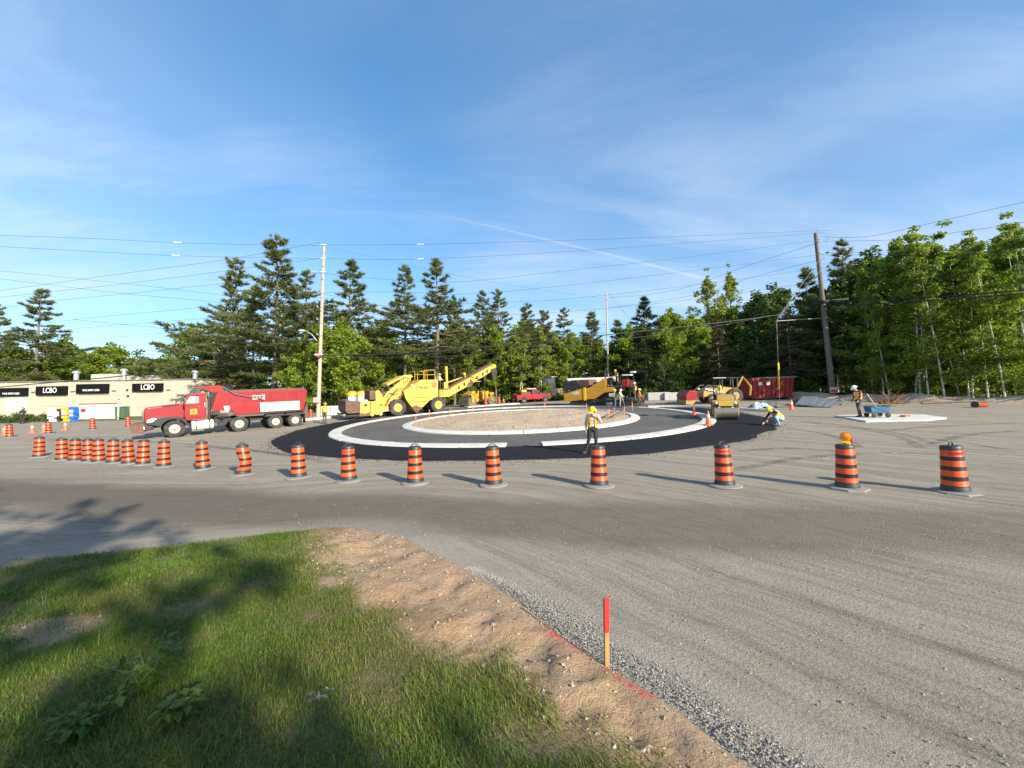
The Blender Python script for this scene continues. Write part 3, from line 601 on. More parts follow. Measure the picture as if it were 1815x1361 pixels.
# ================================================================ cones
MCO=mat('cone_orange',(.85,.13,.04),.45,var=.08,dirt=.12,dcol=(.45,.25,.15));MWH=mat('collar_white',(.75,.75,.72),.4,var=.05)
def cone_mesh():
    a=MB().lathe([(.14,.03),(.135,.05),(.028,.70),(.022,.71),(.0,.70)],n=16).mesh('cone_body',MCO)
    b=MB().box(-.19,.19,-.19,.19,0,.032).mesh('base',MCO)
    r=lambda z:.135-(z-.05)/.65*.107
    c=MB().lathe([(r(.38),.38),(r(.38)+.003,.381),(r(.52)+.003,.519),(r(.52),.52)],n=16).mesh('reflective_collar',MWH);return a,b,c
CN=cone_mesh()
for px,py,lb,zz in [(1231,739.5,'orange cone standing on the apron kerb left of the roller',.12),(1256,757,'orange cone on the kerb end in front of the roller',.12),(1403,726,'orange cone in front of the stacked metal sheets',0),(8,771,'orange cone at the left edge beside a barrel',0),(57.5,767,'orange cone left of the newspaper boxes on the left',0),(78.5,766,'orange cone half hidden behind a distant barrel',0),(116,762,'orange cone in front of the yellow newspaper box',0),(893,714,'small cone beyond the yellow roller at the edge of the wood',0),(910,713.5,'small cone just left of the red pickup truck',0)]:
    P=gp(px,py);m=frame(P[0],P[1],px*.37,z=g(P[0],P[1])+zz)@Matrix.Scale(1.1,4)
    c_=thing('traffic_cone',lb,'traffic cone',m,'orange cones about the site')
    for n,me in zip(('cone_body','base','reflective_collar'),CN): link(n,me,c_)
# ================================================================ utility poles
MPOLE=mat('pole_pale_wood',(.42,.35,.27),.85,var=.18,vs=4,dirt=.3,dcol=(.26,.21,.16),bump=.3,bs=12)
MPOLD=mat('pole_dark_wood',(.15,.125,.10),.9,var=.3,vs=3,dirt=.3,dcol=(.08,.065,.05),bump=.4,bs=12)
MGAL=mat('galvanised',(.42,.43,.44),.45,.6,var=.1);MDK=mat('dark_iron',(.035,.035,.037),.6,var=.2);MPORC=mat('porcelain',(.5,.5,.48),.25,var=.1);MCAB=mat('cable_black',(.012,.012,.013),.6)
MPINK=mat('notice_pink',(.70,.42,.42),.6,var=.06);MSW=mat('sign_white',(.74,.74,.72),.5,var=.05)
def up_pole(px,pby,top,r0,r1,material,name,label,dep=None):
    P=gp(px,pby) if dep is None else gxy(px,dep)
    dep=(P-CAM)@_f
    T=CAM+ray(*top)*dep                                  # the top is seen straight above the foot
    t_=thing(name,label,'utility pole',(P[0],P[1],P[2]-.3));L=T-P
    V=[(L[0]*k/8,L[1]*0,(L[2]+.3)*k/8) for k in range(9)]
    MB().tube(V,[r0+(r1-r0)*k/8 for k in range(9)],14).build('pole_shaft',material,t_)
    return t_,P,T
pl,PL,TL_=up_pole(563.5,742,(565.5,427),.20,.13,MPOLE,'utility_pole','tall pale wooden utility pole with street light behind the dump truck')
pr,PR,TR_=up_pole(1477,706,(1459,405),.29,.17,MPOLD,'utility_pole','dark weathered utility pole in front of the wood at right')
pm,PM,TM_=up_pole(1078.5,700,(1077.5,515),.17,.11,MPOLE,'utility_pole','distant utility pole standing behind the paver',dep=62)
def on(pole,P,T,py):
    "height on a pole for a pixel row"
    dep=(P-CAM)@_f;z=CAM[2]+(ray(T[0]*0+CX,py)*dep)[2]
    k=(py-CYtop[pole])/(CYbot[pole]-CYtop[pole]);Q=T+(P-T)*k;return Q
CYtop={'l':427,'r':405,'m':515};CYbot={'l':742,'r':706,'m':700}
def hp(pole,py): return on(pole,*{'l':(PL,TL_),'r':(PR,TR_),'m':(PM,TM_)}[pole],py)
def loc(pole,Q):
    P={'l':PL,'r':PR,'m':PM}[pole];return (Q[0]-P[0],Q[1]-P[1],Q[2]-P[2]+.3)
def insul(mb,p,d,n=3,r=.06):
    d=np.asarray(d,float)
    for k in range(n):
        a=np.asarray(p)+d*(.10+.09*k);mb.cyl(a,a+d*.045,r,r*.8,10)
    mb.cyl(p,np.asarray(p)+d*(.1+.09*n),.018,n=6)
# left pole fittings: dead-end insulators both ways, street light, cable clamp, notice
mb=MB()
for py in (434,458,482):
    q=loc('l',hp('l',py));
    for sx in (-1,1): insul(mb,(q[0]+sx*.14,q[1],q[2]),(sx*.97,-.1,-.06),6,.075)
mb.build('insulator_string',MPORC,pl)
mb=MB()
for py in (519,545,567,594):
    q=loc('l',hp('l',py));mb.cyl((q[0],q[1]-.2,q[2]),(q[0],q[1]-.32,q[2]),.05,.04,8);mb.cyl((q[0],q[1]-.2,q[2]+.12),(q[0],q[1]-.32,q[2]+.12),.05,.04,8);mb.bar((q[0],q[1],q[2]),(q[0],q[1]-.3,q[2]),.04,.04)
mb.build('spool_insulator',MPORC,pl)
q=loc('l',hp('l',603));mb=MB().tube([(q[0]-.12,q[1]-.1,q[2]-.05),(q[0]-.55,q[1]-.2,q[2]+.55),(q[0]-1.0,q[1]-.3,q[2]+.85),(q[0]-1.25,q[1]-.35,q[2]+.93)],.035,8);arm=mb.build('lamp_arm',MGAL,pl)
MB().ball((q[0]-1.5,q[1]-.38,q[2]+.93),(.36,.14,.10),12,8).build('lamp_head',mat('lamp_grey',(.6,.62,.62),.4,var=.05),arm)
q=loc('l',hp('l',629));MB().box(q[0]-.27,q[0]+.36,q[1]-.25,q[1]+.2,q[2]-.06,q[2]+.08).build('cable_bracket',MSW,pl,bevel=.02)
MB().lathe([(.2,-.1),(.215,-.1),(.215,.1),(.2,.1)],(q[0],q[1],q[2]-.15),n=14,close=True).build('strap',MRED,pl)
q=loc('l',hp('l',709));ns=MB().box(q[0]-.36,q[0]+.30,q[1]-.24,q[1]-.205,q[2]-.24,q[2]+.24).build('notice_board',MPINK,pl)
mb=MB();[mb.box(q[0]-.31+.1*k,q[0]-.24+.1*k,q[1]-.246,q[1]-.2405,q[2]-.03,q[2]+.05) for k in range(6)];mb.build('notice_band',mat('notice_mauve',(.35,.15,.22),.6),ns)
# right pole fittings
mb=MB()
for py in (408,424,428,448):
    q=loc('r',hp('r',py));insul(mb,(q[0]-.18,q[1],q[2]),(-.95,-.2,-.1),4,.07);insul(mb,(q[0]+.18,q[1]-.05,q[2]),(.9,-.4,.0),4,.07)
mb.build('insulator_string',MPORC,pr)
mb=MB()
for py in (450,474,497):
    q=loc('r',hp('r',py));mb.box(q[0]-.06,q[0]+.06,q[1]-.42,q[1]-.2,q[2]-.06,q[2]+.06);mb.cyl((q[0],q[1]-.42,q[2]-.1),(q[0],q[1]-.42,q[2]+.1),.055,n=8)
mb.build('line_bracket',MDK,pr)
q=loc('r',hp('r',535));mb=MB()
for k in range(4): mb.cyl((q[0]-1.9+.05*k,q[1]-.3,q[2]-.35+.1*k),(q[0]+1.9,q[1]-.35,q[2]+.05+.06*k),.07,n=8)
mb.build('splice_closure',MCAB,pr)
q=loc('r',hp('r',691));ns=MB().box(q[0]-.6,q[0]+.36,q[1]-.36,q[1]-.325,q[2]-.30,q[2]+.30).build('notice_board',MPINK,pr)
MB().box(q[0]-.5,q[0]+.26,q[1]-.372,q[1]-.362,q[2]-.2,q[2]-.02).build('notice_band',MRED,ns)
q=loc('r',hp('r',680));MB().add([(q[0]+.3,q[1]-.3,q[2]-.4),(q[0]+.42,q[1]-.3,q[2]-.35),(q[0]+.33,q[1]-.3,q[2]+1.1),(q[0]+.28,q[1]-.27,q[2]-.3)],[(0,1,2),(0,2,3),(1,3,2),(0,3,1)]).build('split_wood',MPOLE,pr)
# sidewalk guy: strut and guy wire with yellow guard
S1=CAM+ray(1376.5,569)*((PR-CAM)@_f*.97);S0=hp('r',563);GB=gp(1381,722);GB=gxy(1381.5,(S1-CAM)@_f)
gy=thing('guy_wire','guy wire with strut and yellow guard left of the dark pole','guy wire',(GB[0],GB[1],GB[2]));lg=lambda Q:(Q[0]-GB[0],Q[1]-GB[1],Q[2]-GB[2])
MB().cyl(lg(S1),lg(S0),.035,n=8).build('strut',MGAL,gy);MB().cyl((0,0,-.1),lg(S1),.022,n=6).build('wire',MGAL,gy)
for a_,b_ in (((1384,556),448),((1385,557),470)):
    MB().cyl(lg(CAM+ray(*a_)*((S1-CAM)@_f)),lg(hp('r',b_)),.016,n=6).build('upper_guy',MGAL,gy)
MB().cyl(lg(CAM+ray(1384,556)*((S1-CAM)@_f)),lg(S1),.02,n=6).build('clamp_link',MGAL,gy)
k=(lg(S1));L_=k[2];MB().tube([(k[0]*f_,k[1]*f_,L_*f_) for f_ in (.14,.16,.46,.48)],[.05,.085,.085,.05],10).build('guard',mat('guard_yellow',(.78,.52,.02),.45,var=.06),gy)
# ================================================================ wires
def wire(label,A_,B_,pix=(),r=.014,sag=0,name='power_line',marks=()):
    "wire between two points, through picture rows within the upright plane that holds both ends"
    A_=np.asarray(A_,float);B_=np.asarray(B_,float);d=B_-A_;nrm=np.array([d[1],-d[0],0]);pts=[A_]
    for q in pix:
        rr_=ray(*q);pts.append(CAM+rr_*(((A_-CAM)@nrm)/(rr_@nrm)))
    pts.append(B_)
    if sag: pts=[A_+d*k/8-np.array([0,0,4*sag*k/8*(1-k/8)]) for k in range(9)]
    P=smooth_poly(pts,6) if len(pts)>2 else np.array(pts)
    o=MB().tube([tuple(p-A_) for p in P],r,5).build(name,MCAB if r>.03 else MDK);o.location=A_;tag(o,label,'wire','overhead wires')
    for k in marks:
        q=P[int(k*(len(P)-1))]-A_;mb=MB();u_=d/np.linalg.norm(d)
        for j in range(-3,4): mb.cyl(q+u_*(.1*j),q+u_*(.1*j+.05),.085,.06,8)
        mb.build('inline_insulator',MPORC,o)
    return o
ends=lambda px,py,dep:CAM+ray(px,py)*dep
wire('uppermost wire from the left edge to the pale pole',ends(-140,412,31.5),hp('l',434),[(0,417),(170,423),(315,430),(480,434)],marks=(.62,))
wire('second wire from the top, left edge to the pale pole',ends(-140,431,31.5),hp('l',458),[(0,437),(170,446),(312,453),(480,457)],marks=(.62,))
wire('rising wire crossing above the left pine, reaching the pale pole',ends(-140,534,43),hp('l',430),[(0,515),(200,487),(400,460)])
wire('rising wire second of three left of the pale pole',ends(-140,546,43),hp('l',458),[(0,527),(200,505),(385,482)])
wire('rising wire third of three left of the pale pole',ends(-140,566,43),hp('l',484),[(90,534),(230,520),(370,505)])
wire('fourth rising wire left of the pale pole',ends(-140,600,43),hp('l',519),[(135,566),(350,545)])
wire('fifth rising wire left of the pale pole',ends(-140,616,43),hp('l',545),[(130,583),(340,566),(460,555)])
wire('sixth rising wire left of the pale pole',ends(-140,634,43),hp('l',567),[(205,598),(330,587),(480,575)])
wire('lowest rising wire over the store trees',ends(-140,655,43),hp('l',594),[(40,636),(280,620),(450,604)])
wire('faint falling wire at left, upper of two',ends(-60,476,60),ends(520,540,60),[(0,480),(150,495),(330,515)],r=.02)
wire('faint falling wire at left, lower of two',ends(-60,488,60),ends(420,540,60),[(0,494),(200,518),(350,532)],r=.02)
wire('short dark service drop above the store',ends(130,566,58),ends(345,590,58),[(200,573),(305,584)],r=.025)
wire('top wire between the two big poles',hp('l',434),hp('r',408),[(745,433),(1000,426),(1250,417)],marks=(.25,))
wire('second wire between the two big poles',hp('l',458),hp('r',412),[(745,459),(1000,446),(1250,428)],marks=(.25,))
wire('third wire between the two big poles',hp('l',484),hp('r',424),[(700,496),(820,499),(1000,480),(1240,453)])
wire('fourth wire between the two big poles',hp('l',519),hp('r',450),[(700,517),(830,521),(1000,506),(1256,476)])
wire('fifth wire between the two big poles',hp('l',545),hp('r',474),[(700,541),(850,537),(1000,530),(1231,505)])
wire('sixth wire between the two big poles',hp('l',567),hp('r',497),[(700,563),(850,559),(1010,552),(1231,530)])
wire('falling wire from the pale pole to the wood, upper',hp('l',519),ends(1075,575,60),[(670,540),(780,562),(930,578)],r=.018)
wire('falling wire from the pale pole to the wood, middle',hp('l',545),ends(1075,590,60),[(670,558),(800,584),(950,593)],r=.018)
wire('falling wire from the pale pole to the wood, lower',hp('l',594),ends(1075,612,60),[(670,600),(780,609),(900,614)],r=.018)
wire('thin wire from pale pole top to the distant pole',hp('l',434),hp('m',530),[(700,464),(820,490),(950,512)],r=.012)
wire('wire from the dark pole top towards the distant pole, upper',hp('r',427),hp('m',527),[(1325,471),(1231,505),(1150,522)],r=.016)
wire('wire from the dark pole towards the distant pole, lower',hp('r',458),hp('m',545),[(1330,492),(1231,523)],r=.016)
wire('back stay wire of the distant pole',hp('m',518),ends(1120,570,63),r=.02)
wire('thick black cable from the left edge to the pale pole',ends(-140,700,38),hp('l',630),[(0,686),(200,668),(400,647)],r=.05,name='telephone_cable')
wire('thick black cable between the two big poles',hp('l',630),hp('r',535),[(700,627),(830,618),(1000,601),(1228,577),(1383,557)],r=.05,name='telephone_cable')
wire('thinner cable just below the thick one at centre',hp('l',632),hp('r',540),[(700,634),(860,627),(1040,607),(1228,585)],r=.018,name='telephone_cable')
ER=lambda py:ends(1990,py,24)
wire('top wire right of the dark pole',hp('r',420),ER(318),[(1538,419),(1647,396),(1815,358)])
wire('second wire right of the dark pole',hp('r',427),ER(368),[(1582,425),(1700,411),(1815,394)])
wire('third wire right of the dark pole',hp('r',448),ER(426),[(1600,446),(1815,436)],r=.011)
wire('fourth wire right of the dark pole',hp('r',452),ER(440),[(1600,451),(1815,446)],r=.011)
wire('fifth wire right of the dark pole',hp('r',474),ER(452),[(1600,471),(1815,461)],r=.011)
wire('lowest thin wire right of the dark pole',hp('r',497),ER(478),[(1600,496),(1815,487)],r=.011)
wire('upper thick black cable right of the dark pole',hp('r',533),ER(497),[(1560,531),(1644,527),(1815,514)],r=.055,name='telephone_cable')
wire('lower thick black cable right of the dark pole',hp('r',541),ER(507),[(1560,538),(1644,533),(1815,520)],r=.045,name='telephone_cable')
# ================================================================ store
MWALL=mat('wall_cream',(.47,.41,.305),.8,var=.05,vs=.6,dirt=.06,dcol=(.45,.38,.28),bump=.12,bs=8);MTRIM=mat('trim_cream',(.60,.53,.40),.7,var=.04);MROOF=mat('roof_edge',(.20,.19,.18),.7);MSIGN=mat('sign_black',(.006,.006,.006),.7,var=.1,spec=.15);MLET=mat('letter_white',(.85,.85,.83),.5,var=.02)
MPANE=mat('window_grey',(.45,.46,.46),.25,var=.12,vs=.8,spec=.7);MHV=mat('vent_metal',(.5,.5,.49),.4,.5,var=.1);MHVAC=mat('unit_beige',(.46,.43,.37),.7,var=.08)
bd=50.0;BX0=-84.0;BX1=at(355,700,bd)[0]*1.0
P=at(230,734,bd);zb=P[2]-.05;bh=4.55
st=thing('store_building','low cream liquor store with black signs and flat roof','building',(BX0,bd,zb))
W_=BX1-BX0;bx=lambda px:at(px,700,bd)[0]-BX0
MB().box(0,W_,.0,9,-.8,bh-.12).build('wall',MWALL,st)
MB().box(-.2,W_+.15,-.15,9.2,bh-.118,bh).build('roof',MROOF,st)
MB().box(-.03,W_+.03,-.05,0.02,-.8,.42).build('plinth',mat('plinth_beige',(.50,.44,.34),.85,var=.06),st)
for px in (9,52,66,122,138,198,215,238,291,308,341): MB().box(bx(px)-.08,bx(px)+.08,-.05,.02,.42,bh-.125).build('pilaster',MTRIM,st)
def sgn(px0,px1,py0,py1,txt,size,tpx,xs):
    x0,x1=bx(px0),bx(px1);z1=at(px0,py0,bd)[2]-zb;z0=at(px0,py1,bd)[2]-zb
    s_=MB().box(x0,x1,-.34,-.08,z0,z1).build('sign',MSIGN,st,bevel=.03)
    text_obj(txt,size,MLET,s_,facing(bx(tpx),-.345,(z0+z1)/2-(.0 if size>.5 else .22),0,-1),xs=xs,bold=.006 if size>.5 else .003)
sgn(2,51,688,702.5,'WINE SPIRITS BEER',.34,24,.78);sgn(67,121,685,700.5,'LCBO',.95,92.5,.74);sgn(138,194,681,697.5,'WINE SPIRITS BEER',.34,165,.78);sgn(237,290.5,680,694,'LCBO',.95,265,.74)
for px in (60,130,203,300): MB().box(bx(px)-.22,bx(px)+.22,-.3,.0,3.15,3.45).build('wall_light',MHVAC,st,bevel=.03)
for px,z in ((225,3.2),(227,2.4)): MB().box(bx(px)-.12,bx(px)+.12,-.1,.0,z-.12,z+.12).build('wall_box',MDK,st)
wf=MB().box(bx(10),bx(48),-.06,.01,.5,3.0).build('window',MTRIM,st)
for i in range(3):
    for j in range(3):
        x0=bx(10)+.1+(bx(48)-bx(10)-.1)*i/3;x1=bx(10)+(bx(48)-bx(10))*(i+1)/3-.1;z0=.58+.8*j;MB().box(x0,x1,-.075,-.062,z0,z0+.74).build('pane',MPANE,wf)
for px,py in ((132,658),(217,654),(343.5,657)):
    z=at(px,py,bd+3)[2]-zb;x=at(px,py,bd+3)[0]-BX0;v_=MB().cyl((x,3,bh-.05),(x,3,z-.2),.26,n=14).build('roof_vent',MHV,st);MB().lathe([(.27,z-.3),(.42,z-.26),(.42,z-.05),(.2,z+.08),(0,z+.09)],(x,3,0),n=14).build('vent_cowl',MHV,v_)
for px0,px1,py in ((158,205,663),(222,243,667),(256,279,665)):
    x0=at(px0,py,bd+6)[0]-BX0;x1=at(px1,py,bd+6)[0]-BX0;MB().box(x0,x1,6,8.5,bh-.05,at(px0,py,bd+6)[2]-zb).build('rooftop_unit',MHVAC,st,bevel=.04)
# things in front of the store
def news(px,py,dep,col,lb,h=1.15):
    P=gxy(px,dep);t_=thing('newspaper_box',lb,'newspaper box',frame(P[0],P[1],0));mm=mat('box_'+lb.split()[0],col,.4,var=.08,dirt=.1)
    MB().box(-.32,.32,-.28,.28,.35,h).build('cabinet',mm,t_,bevel=.03);MB().prism([(-.28,h),(.28,h),(.22,h+.16),(-.28,h+.2)],-.32,.32).warp(lambda x,y,z:(y,x,z)).build('coin_head',mm,t_,bevel=.02)
    MB().box(-.22,.22,-.295,-.281,.6,h-.12).build('door',MPANE,t_);MB().box(-.2,.2,-.2,.2,.05,.35).build('pedestal',mm,t_);MB().box(-.3,.3,-.25,.25,0,.05).build('foot',mm,t_)
news(96,0,44,(.7,.7,.68),'white newspaper vending box left of a black one',1.3);news(109,0,44.4,(.03,.03,.03),'black newspaper vending box beside the yellow one',1.25);news(121,0,44,(.75,.45,.02),'yellow newspaper vending box left of the blue one',1.4);news(134,0,43.8,(.02,.15,.5),'blue newspaper vending box left of the white cages',1.45)
MCG=mat('cage_white',(.68,.68,.67),.5,var=.06)
for i,(a_,b_) in enumerate(((141,160),(162,177),(178,191),(193,207))):
    P=gxy((a_+b_)/2,46.5);w_=(b_-a_)/F*46.5/2-.06;t_=thing('cylinder_cage','white gas cylinder cage with red top, number %s from the left of four'%('one','two','three','four')[i],'cage',frame(P[0],P[1],0),'cylinder cages before the store')
    MB().box(-w_,w_,0,.8,.1,1.75).build('cabinet',MCG,t_,bevel=.02);MB().box(-w_,w_,-.02,.8,1.76,1.86).build('top_rail',MRED,t_)
    for k in range(5): MB().box(-w_+.05+(2*w_-.1)*k/4-.012,-w_+.05+(2*w_-.1)*k/4+.012,-.035,-.005,.15,1.7).build('bar',MGAL,t_)
    MB().box(-w_*.5,w_*.5,-.05,-.037,.9,1.25).build('label_plate',MRED if i==0 else MSW,t_);MB().box(-w_-.05,w_+.05,-.05,.85,0,.1).build('plinth',MCON,t_)
P=gxy(213,45.5);t_=thing('waste_bin','green upright waste bin at the end of the white cages','bin',frame(P[0],P[1],0));mgb=mat('bin_green',(.06,.13,.07),.6,var=.1);MB().box(-.5,.5,0,.8,.1,1.35).build('bin_body',mgb,t_,bevel=.04);MB().box(-.52,.52,-.03,.83,1.36,1.46).build('lid',mgb,t_,bevel=.03)
for s_ in (-.4,.4): MB().box(s_-.06,s_+.06,.1,.7,0,.1).build('foot',MDK,t_)
P=gxy(211,45.2);t_=thing('bollard','slim grey post beside the green waste bin','post',(P[0],P[1],P[2]));MB().cyl((0,0,-.1),(0,0,2.3),.09,n=10).build('post_shaft',MHVAC,t_);MB().ball((0,0,2.3),.1,10,6).build('post_cap',MRED,t_)
# ================================================================ kerbs and concrete beyond the roundabout
def curb_run(label,pix,w_=.45,h=.16,name='curb',dep=None,n=6):
    P=[np.array(gp(*p)[:2]) if dep is None else gxy(p[0],p[1])[:2] for p in pix];P=smooth_poly(P,n);root=thing(name,label,'kerb',(0,0,0))
    d=np.gradient(P,axis=0);d/=np.hypot(*d.T)[:,None];nv=np.stack([-d[:,1],d[:,0]],1);step=max(2,n//2)
    for k in range(0,len(P)-1,step):
        idx=list(range(k,min(k+step,len(P)-1)+1));V=[];pr=[(-w_/2,-.1),(-w_/2,h),(w_/2-.05,h),(w_/2,h-.04),(w_/2,-.1)]
        for j in idx:
            pp=P[j]+(d[j]*(.015 if j==idx[0] else -.015 if j==idx[-1] else 0))
            for o_,z_ in pr: q=pp+nv[j]*o_;V.append((q[0],q[1],g(*q)+z_))
        m=5;Fq=[(a*m+b,a*m+(b+1)%m,(a+1)*m+(b+1)%m,(a+1)*m+b) for a in range(len(idx)-1) for b in range(m)]+[tuple(range(m-1,-1,-1)),tuple(range((len(idx)-1)*m,len(idx)*m))]
        MB().add(V,Fq).build('curb_section',MCON,root,smooth=30)
curb_run('long pale kerb beyond the roller and paver',[(1148,36.5),(1200,35.5),(1256,33.5),(1305,31.),(1362,28.5)],dep=1,h=.2)
curb_run('pale kerb behind the material transfer machine',[(825,47),(870,49),(918,50.5)],dep=1,w_=1.2,h=.14)
curb_run('pale kerb beside the pale utility pole',[(530,37),(565,38.),(600,40),(625,42)],dep=1,w_=.6,h=.2)
for i,px in enumerate((588,606)):
    P=gxy(px,43.5);MB_=MB().prism([(-.45,0),(.45,0),(.45,.12),(.28,.3),(.2,1.0),(-.2,1.0),(-.28,.3),(-.45,.12)],-1.05 if i else -1.05,1.05);o=MB_.warp(lambda x,y,z:(y,x,z)).build('concrete_barrier',MCON,bevel=.02);o.matrix_world=frame(P[0],P[1],R(12));tag(o,('left','right')[i]+' grey concrete barrier block behind the yellow machine hopper','barrier','concrete barriers')
for i,(px,dp,w_,h) in enumerate(((1167,47,2.6,.95),(1190,46.5,1.9,.9),(1222,47,1.5,.8))):
    P=gxy(px,dp);o=MB().box(-w_/2,w_/2,-.4,.4,0,h).build('concrete_block',mat('block_grey',(.36,.36,.34),.85,var=.12,bump=.2),bevel=.04);o.matrix_world=frame(P[0],P[1],R(-8+6*i));tag(o,('left large','middle','right small')[i]+' grey concrete block at the edge of the dark wood','concrete block','concrete blocks')
# sidewalk slab at right
pc=[gp(*p) for p in [(1480,738.5),(1535,748.5),(1590,747),(1640,746.5),(1678,742.5),(1640,737),(1560,735.5)]]
V=[(p[0],p[1],g(p[0],p[1])+.08) for p in pc]+[(p[0],p[1],g(p[0],p[1])-.05) for p in pc];n=len(pc);o=MB().add(V,[list(range(n)),list(range(2*n-1,n-1,-1))]+[(i,(i+1)%n,(i+1)%n+n,i+n) for i in range(n)]).build('concrete_slab',MCON,smooth=0);tag(o,'pale concrete pavement slab under the worker with the wagon','slab')
P=gp(1605,741);o=MB().box(-.25,.25,-.12,.12,0,.09).build('brick_paver',mat('brick_red',(.45,.13,.08),.85));o.matrix_world=frame(P[0],P[1],.3,z=g(P[0],P[1])+.085);tag(o,'red paving brick lying on the pale slab','brick')
# stacked metal sheets leaning by the dark pole
root=None;P=gp(1428,721);root=thing('metal_sheet_stack','grey corrugated metal sheets leaning beside the dark pole','metal sheets',frame(P[0],P[1],R(40)))
MSH=mat('sheet_metal',(.40,.42,.44),.4,.7,var=.12,dirt=.25,dcol=(.3,.27,.23))
for k in range(4):
    mb=MB()
    for j in range(8): mb.box(.0,3.9,-.55+.14*j,-.55+.14*j+.09,0,.03)
    mb.box(.0,3.9,-.57,.57,.03,.045);o=mb.build('sheet',MSH,root);o.matrix_local=Matrix.Translation((.12*k-.6,.42*k-1.2,.03+.05*k))@Matrix.Rotation(R(-4.5-.8*k),4,'Y')@Matrix.Rotation(R(-6+4*k),4,'Z')
MB().box(3.0,3.4,-1.8,1.6,0,.42).build('timber_rest',MPOLD,root)
# red dumpster
P=gxy(1368,41.5);MRD=mat('skip_red',(.27,.018,.012),.5,var=.12,dirt=.3,dcol=(.20,.05,.03));t_=thing('dumpster','red ribbed waste dumpster in the shade of the wood','dumpster',frame(P[0],P[1],R(2)))
MB().prism([(-2.2,.25),(2.2,.25),(2.5,2.35),(-2.3,2.35)],0,1.9).build('tub',MRD,t_)
for k in range(9): MB().bar((-2.05+.5*k,-.04,.3),(-2.1+.53*k,-.04,2.3),.12,.1).build('rib',MRD,t_)
for z in (.3,1.2,2.3): MB().box(-2.25,2.4,-.1,-.005,z-.07,z+.07).build('rail',MRD,t_)
for x in (-1.35,.0+-.45): MB().box(x-.22,x+.22,-.12,-.102,1.6,1.95).build('label_plate',MSW,t_)
for x in (-1.8,1.8): MB().box(x-.15,x+.15,.1,1.8,0,.25).build('skid',MDK,t_)
MB().box(-.4,3.1,.3,2.2,2.36,2.44).build('tarp_lid',MGAL,t_)
# brush pile, scrap timber
P=gp(1578,719);rgp=random.Random(5);t_=thing('brush_pile','heap of brown uprooted roots and branches on the berm','brush pile',frame(P[0],P[1],0));MBR=mat('root_brown',(.23,.12,.06),.9,var=.3)
for k in range(46):
    a=rgp.uniform(0,6.28);L=rgp.uniform(.4,1.25);e=rgp.uniform(.15,1.1);b0=(rgp.uniform(-.7,.7),rgp.uniform(-.4,.4),.15);mid=(b0[0]+math.cos(a)*L*.5,b0[1]+math.sin(a)*L*.4,b0[2]+math.sin(e)*L*.6);MB().tube([b0,mid,(b0[0]+math.cos(a+.4)*L,b0[1]+math.sin(a+.3)*L*.7,b0[2]+math.sin(e)*L)],[.035,.025,.01],5).build('root',MBR,t_)
MWD=mat('scrap_wood',(.48,.36,.22),.8,var=.2)
P=gp(1500,716);t_=thing('scrap_timber','scattered broken boards at the foot of the dark pole','timber',frame(P[0],P[1],0))
for k in range(13):
    a=rgp.uniform(-.5,.5);x=rgp.uniform(-2.4,1.4);y=rgp.uniform(-.5,.9);L=rgp.uniform(.6,1.8);z=.28+rgp.uniform(0,.2);MB().bar((x,y,z),(x+L*math.cos(a),y+L*math.sin(a),z+rgp.uniform(-.12,.2)),.14,.04).build('board',MWD if k%3 else MPOLD,t_)
P=gp(1690,720);o=MB().tube([(-1.9,0,.25),(-.5,.05,.3),(.9,-.05,.34),(2.3,.05,.32)],[.09,.085,.075,.06],8).build('log',MPOLD);o.matrix_world=frame(P[0],P[1],R(-15));tag(o,'thin dark log lying along the dirt berm','log')
# white bucket, tarp and hoses by the roller
P=gxy(1338,31.5);t_=thing('bucket','white plastic bucket beside the kerb end','bucket',(P[0],P[1],P[2]+.0));MB().lathe([(.15,0),(.155,.01),(.19,.5),(.2,.5),(.2,.53),(.18,.53),(.14,.04),(0,.04)],n=16).build('bucket_body',MWH,t_);MB().tube([(-.19,0,.48),(-.14,-.12,.3),(.14,-.12,.3),(.19,0,.48)],.008,5).build('bail',MDK,t_)
P=gxy(1362,32.5);t_=thing('tarp_heap','crumpled dark and pale blue tarpaulin heap by the bucket','tarpaulin',frame(P[0],P[1],0))
X_,Y_,F_=grid(np.linspace(-1.5,1.5,24),np.linspace(-.8,.8,14));Z_=.45*np.clip(1-(X_/1.5)**2,0,1)*np.clip(1-(Y_/.8)**2,0,1)+.35*np.abs(fbm(X_,Y_,2,4,91))*np.clip(1-(X_/1.5)**4,0,1);mesh_np('tarpaulin',np.stack([X_,Y_,Z_],1),F_,mat('tarp_dark',(.09,.09,.08),.6,var=.4,vs=1.5),t_)
mesh_np('plastic_sheet',np.stack([X_*.5-.9,Y_*.6-.5,Z_*.8+.02],1),F_,mat('tarp_blue',(.30,.40,.50),.4,var=.2,vs=2),t_)
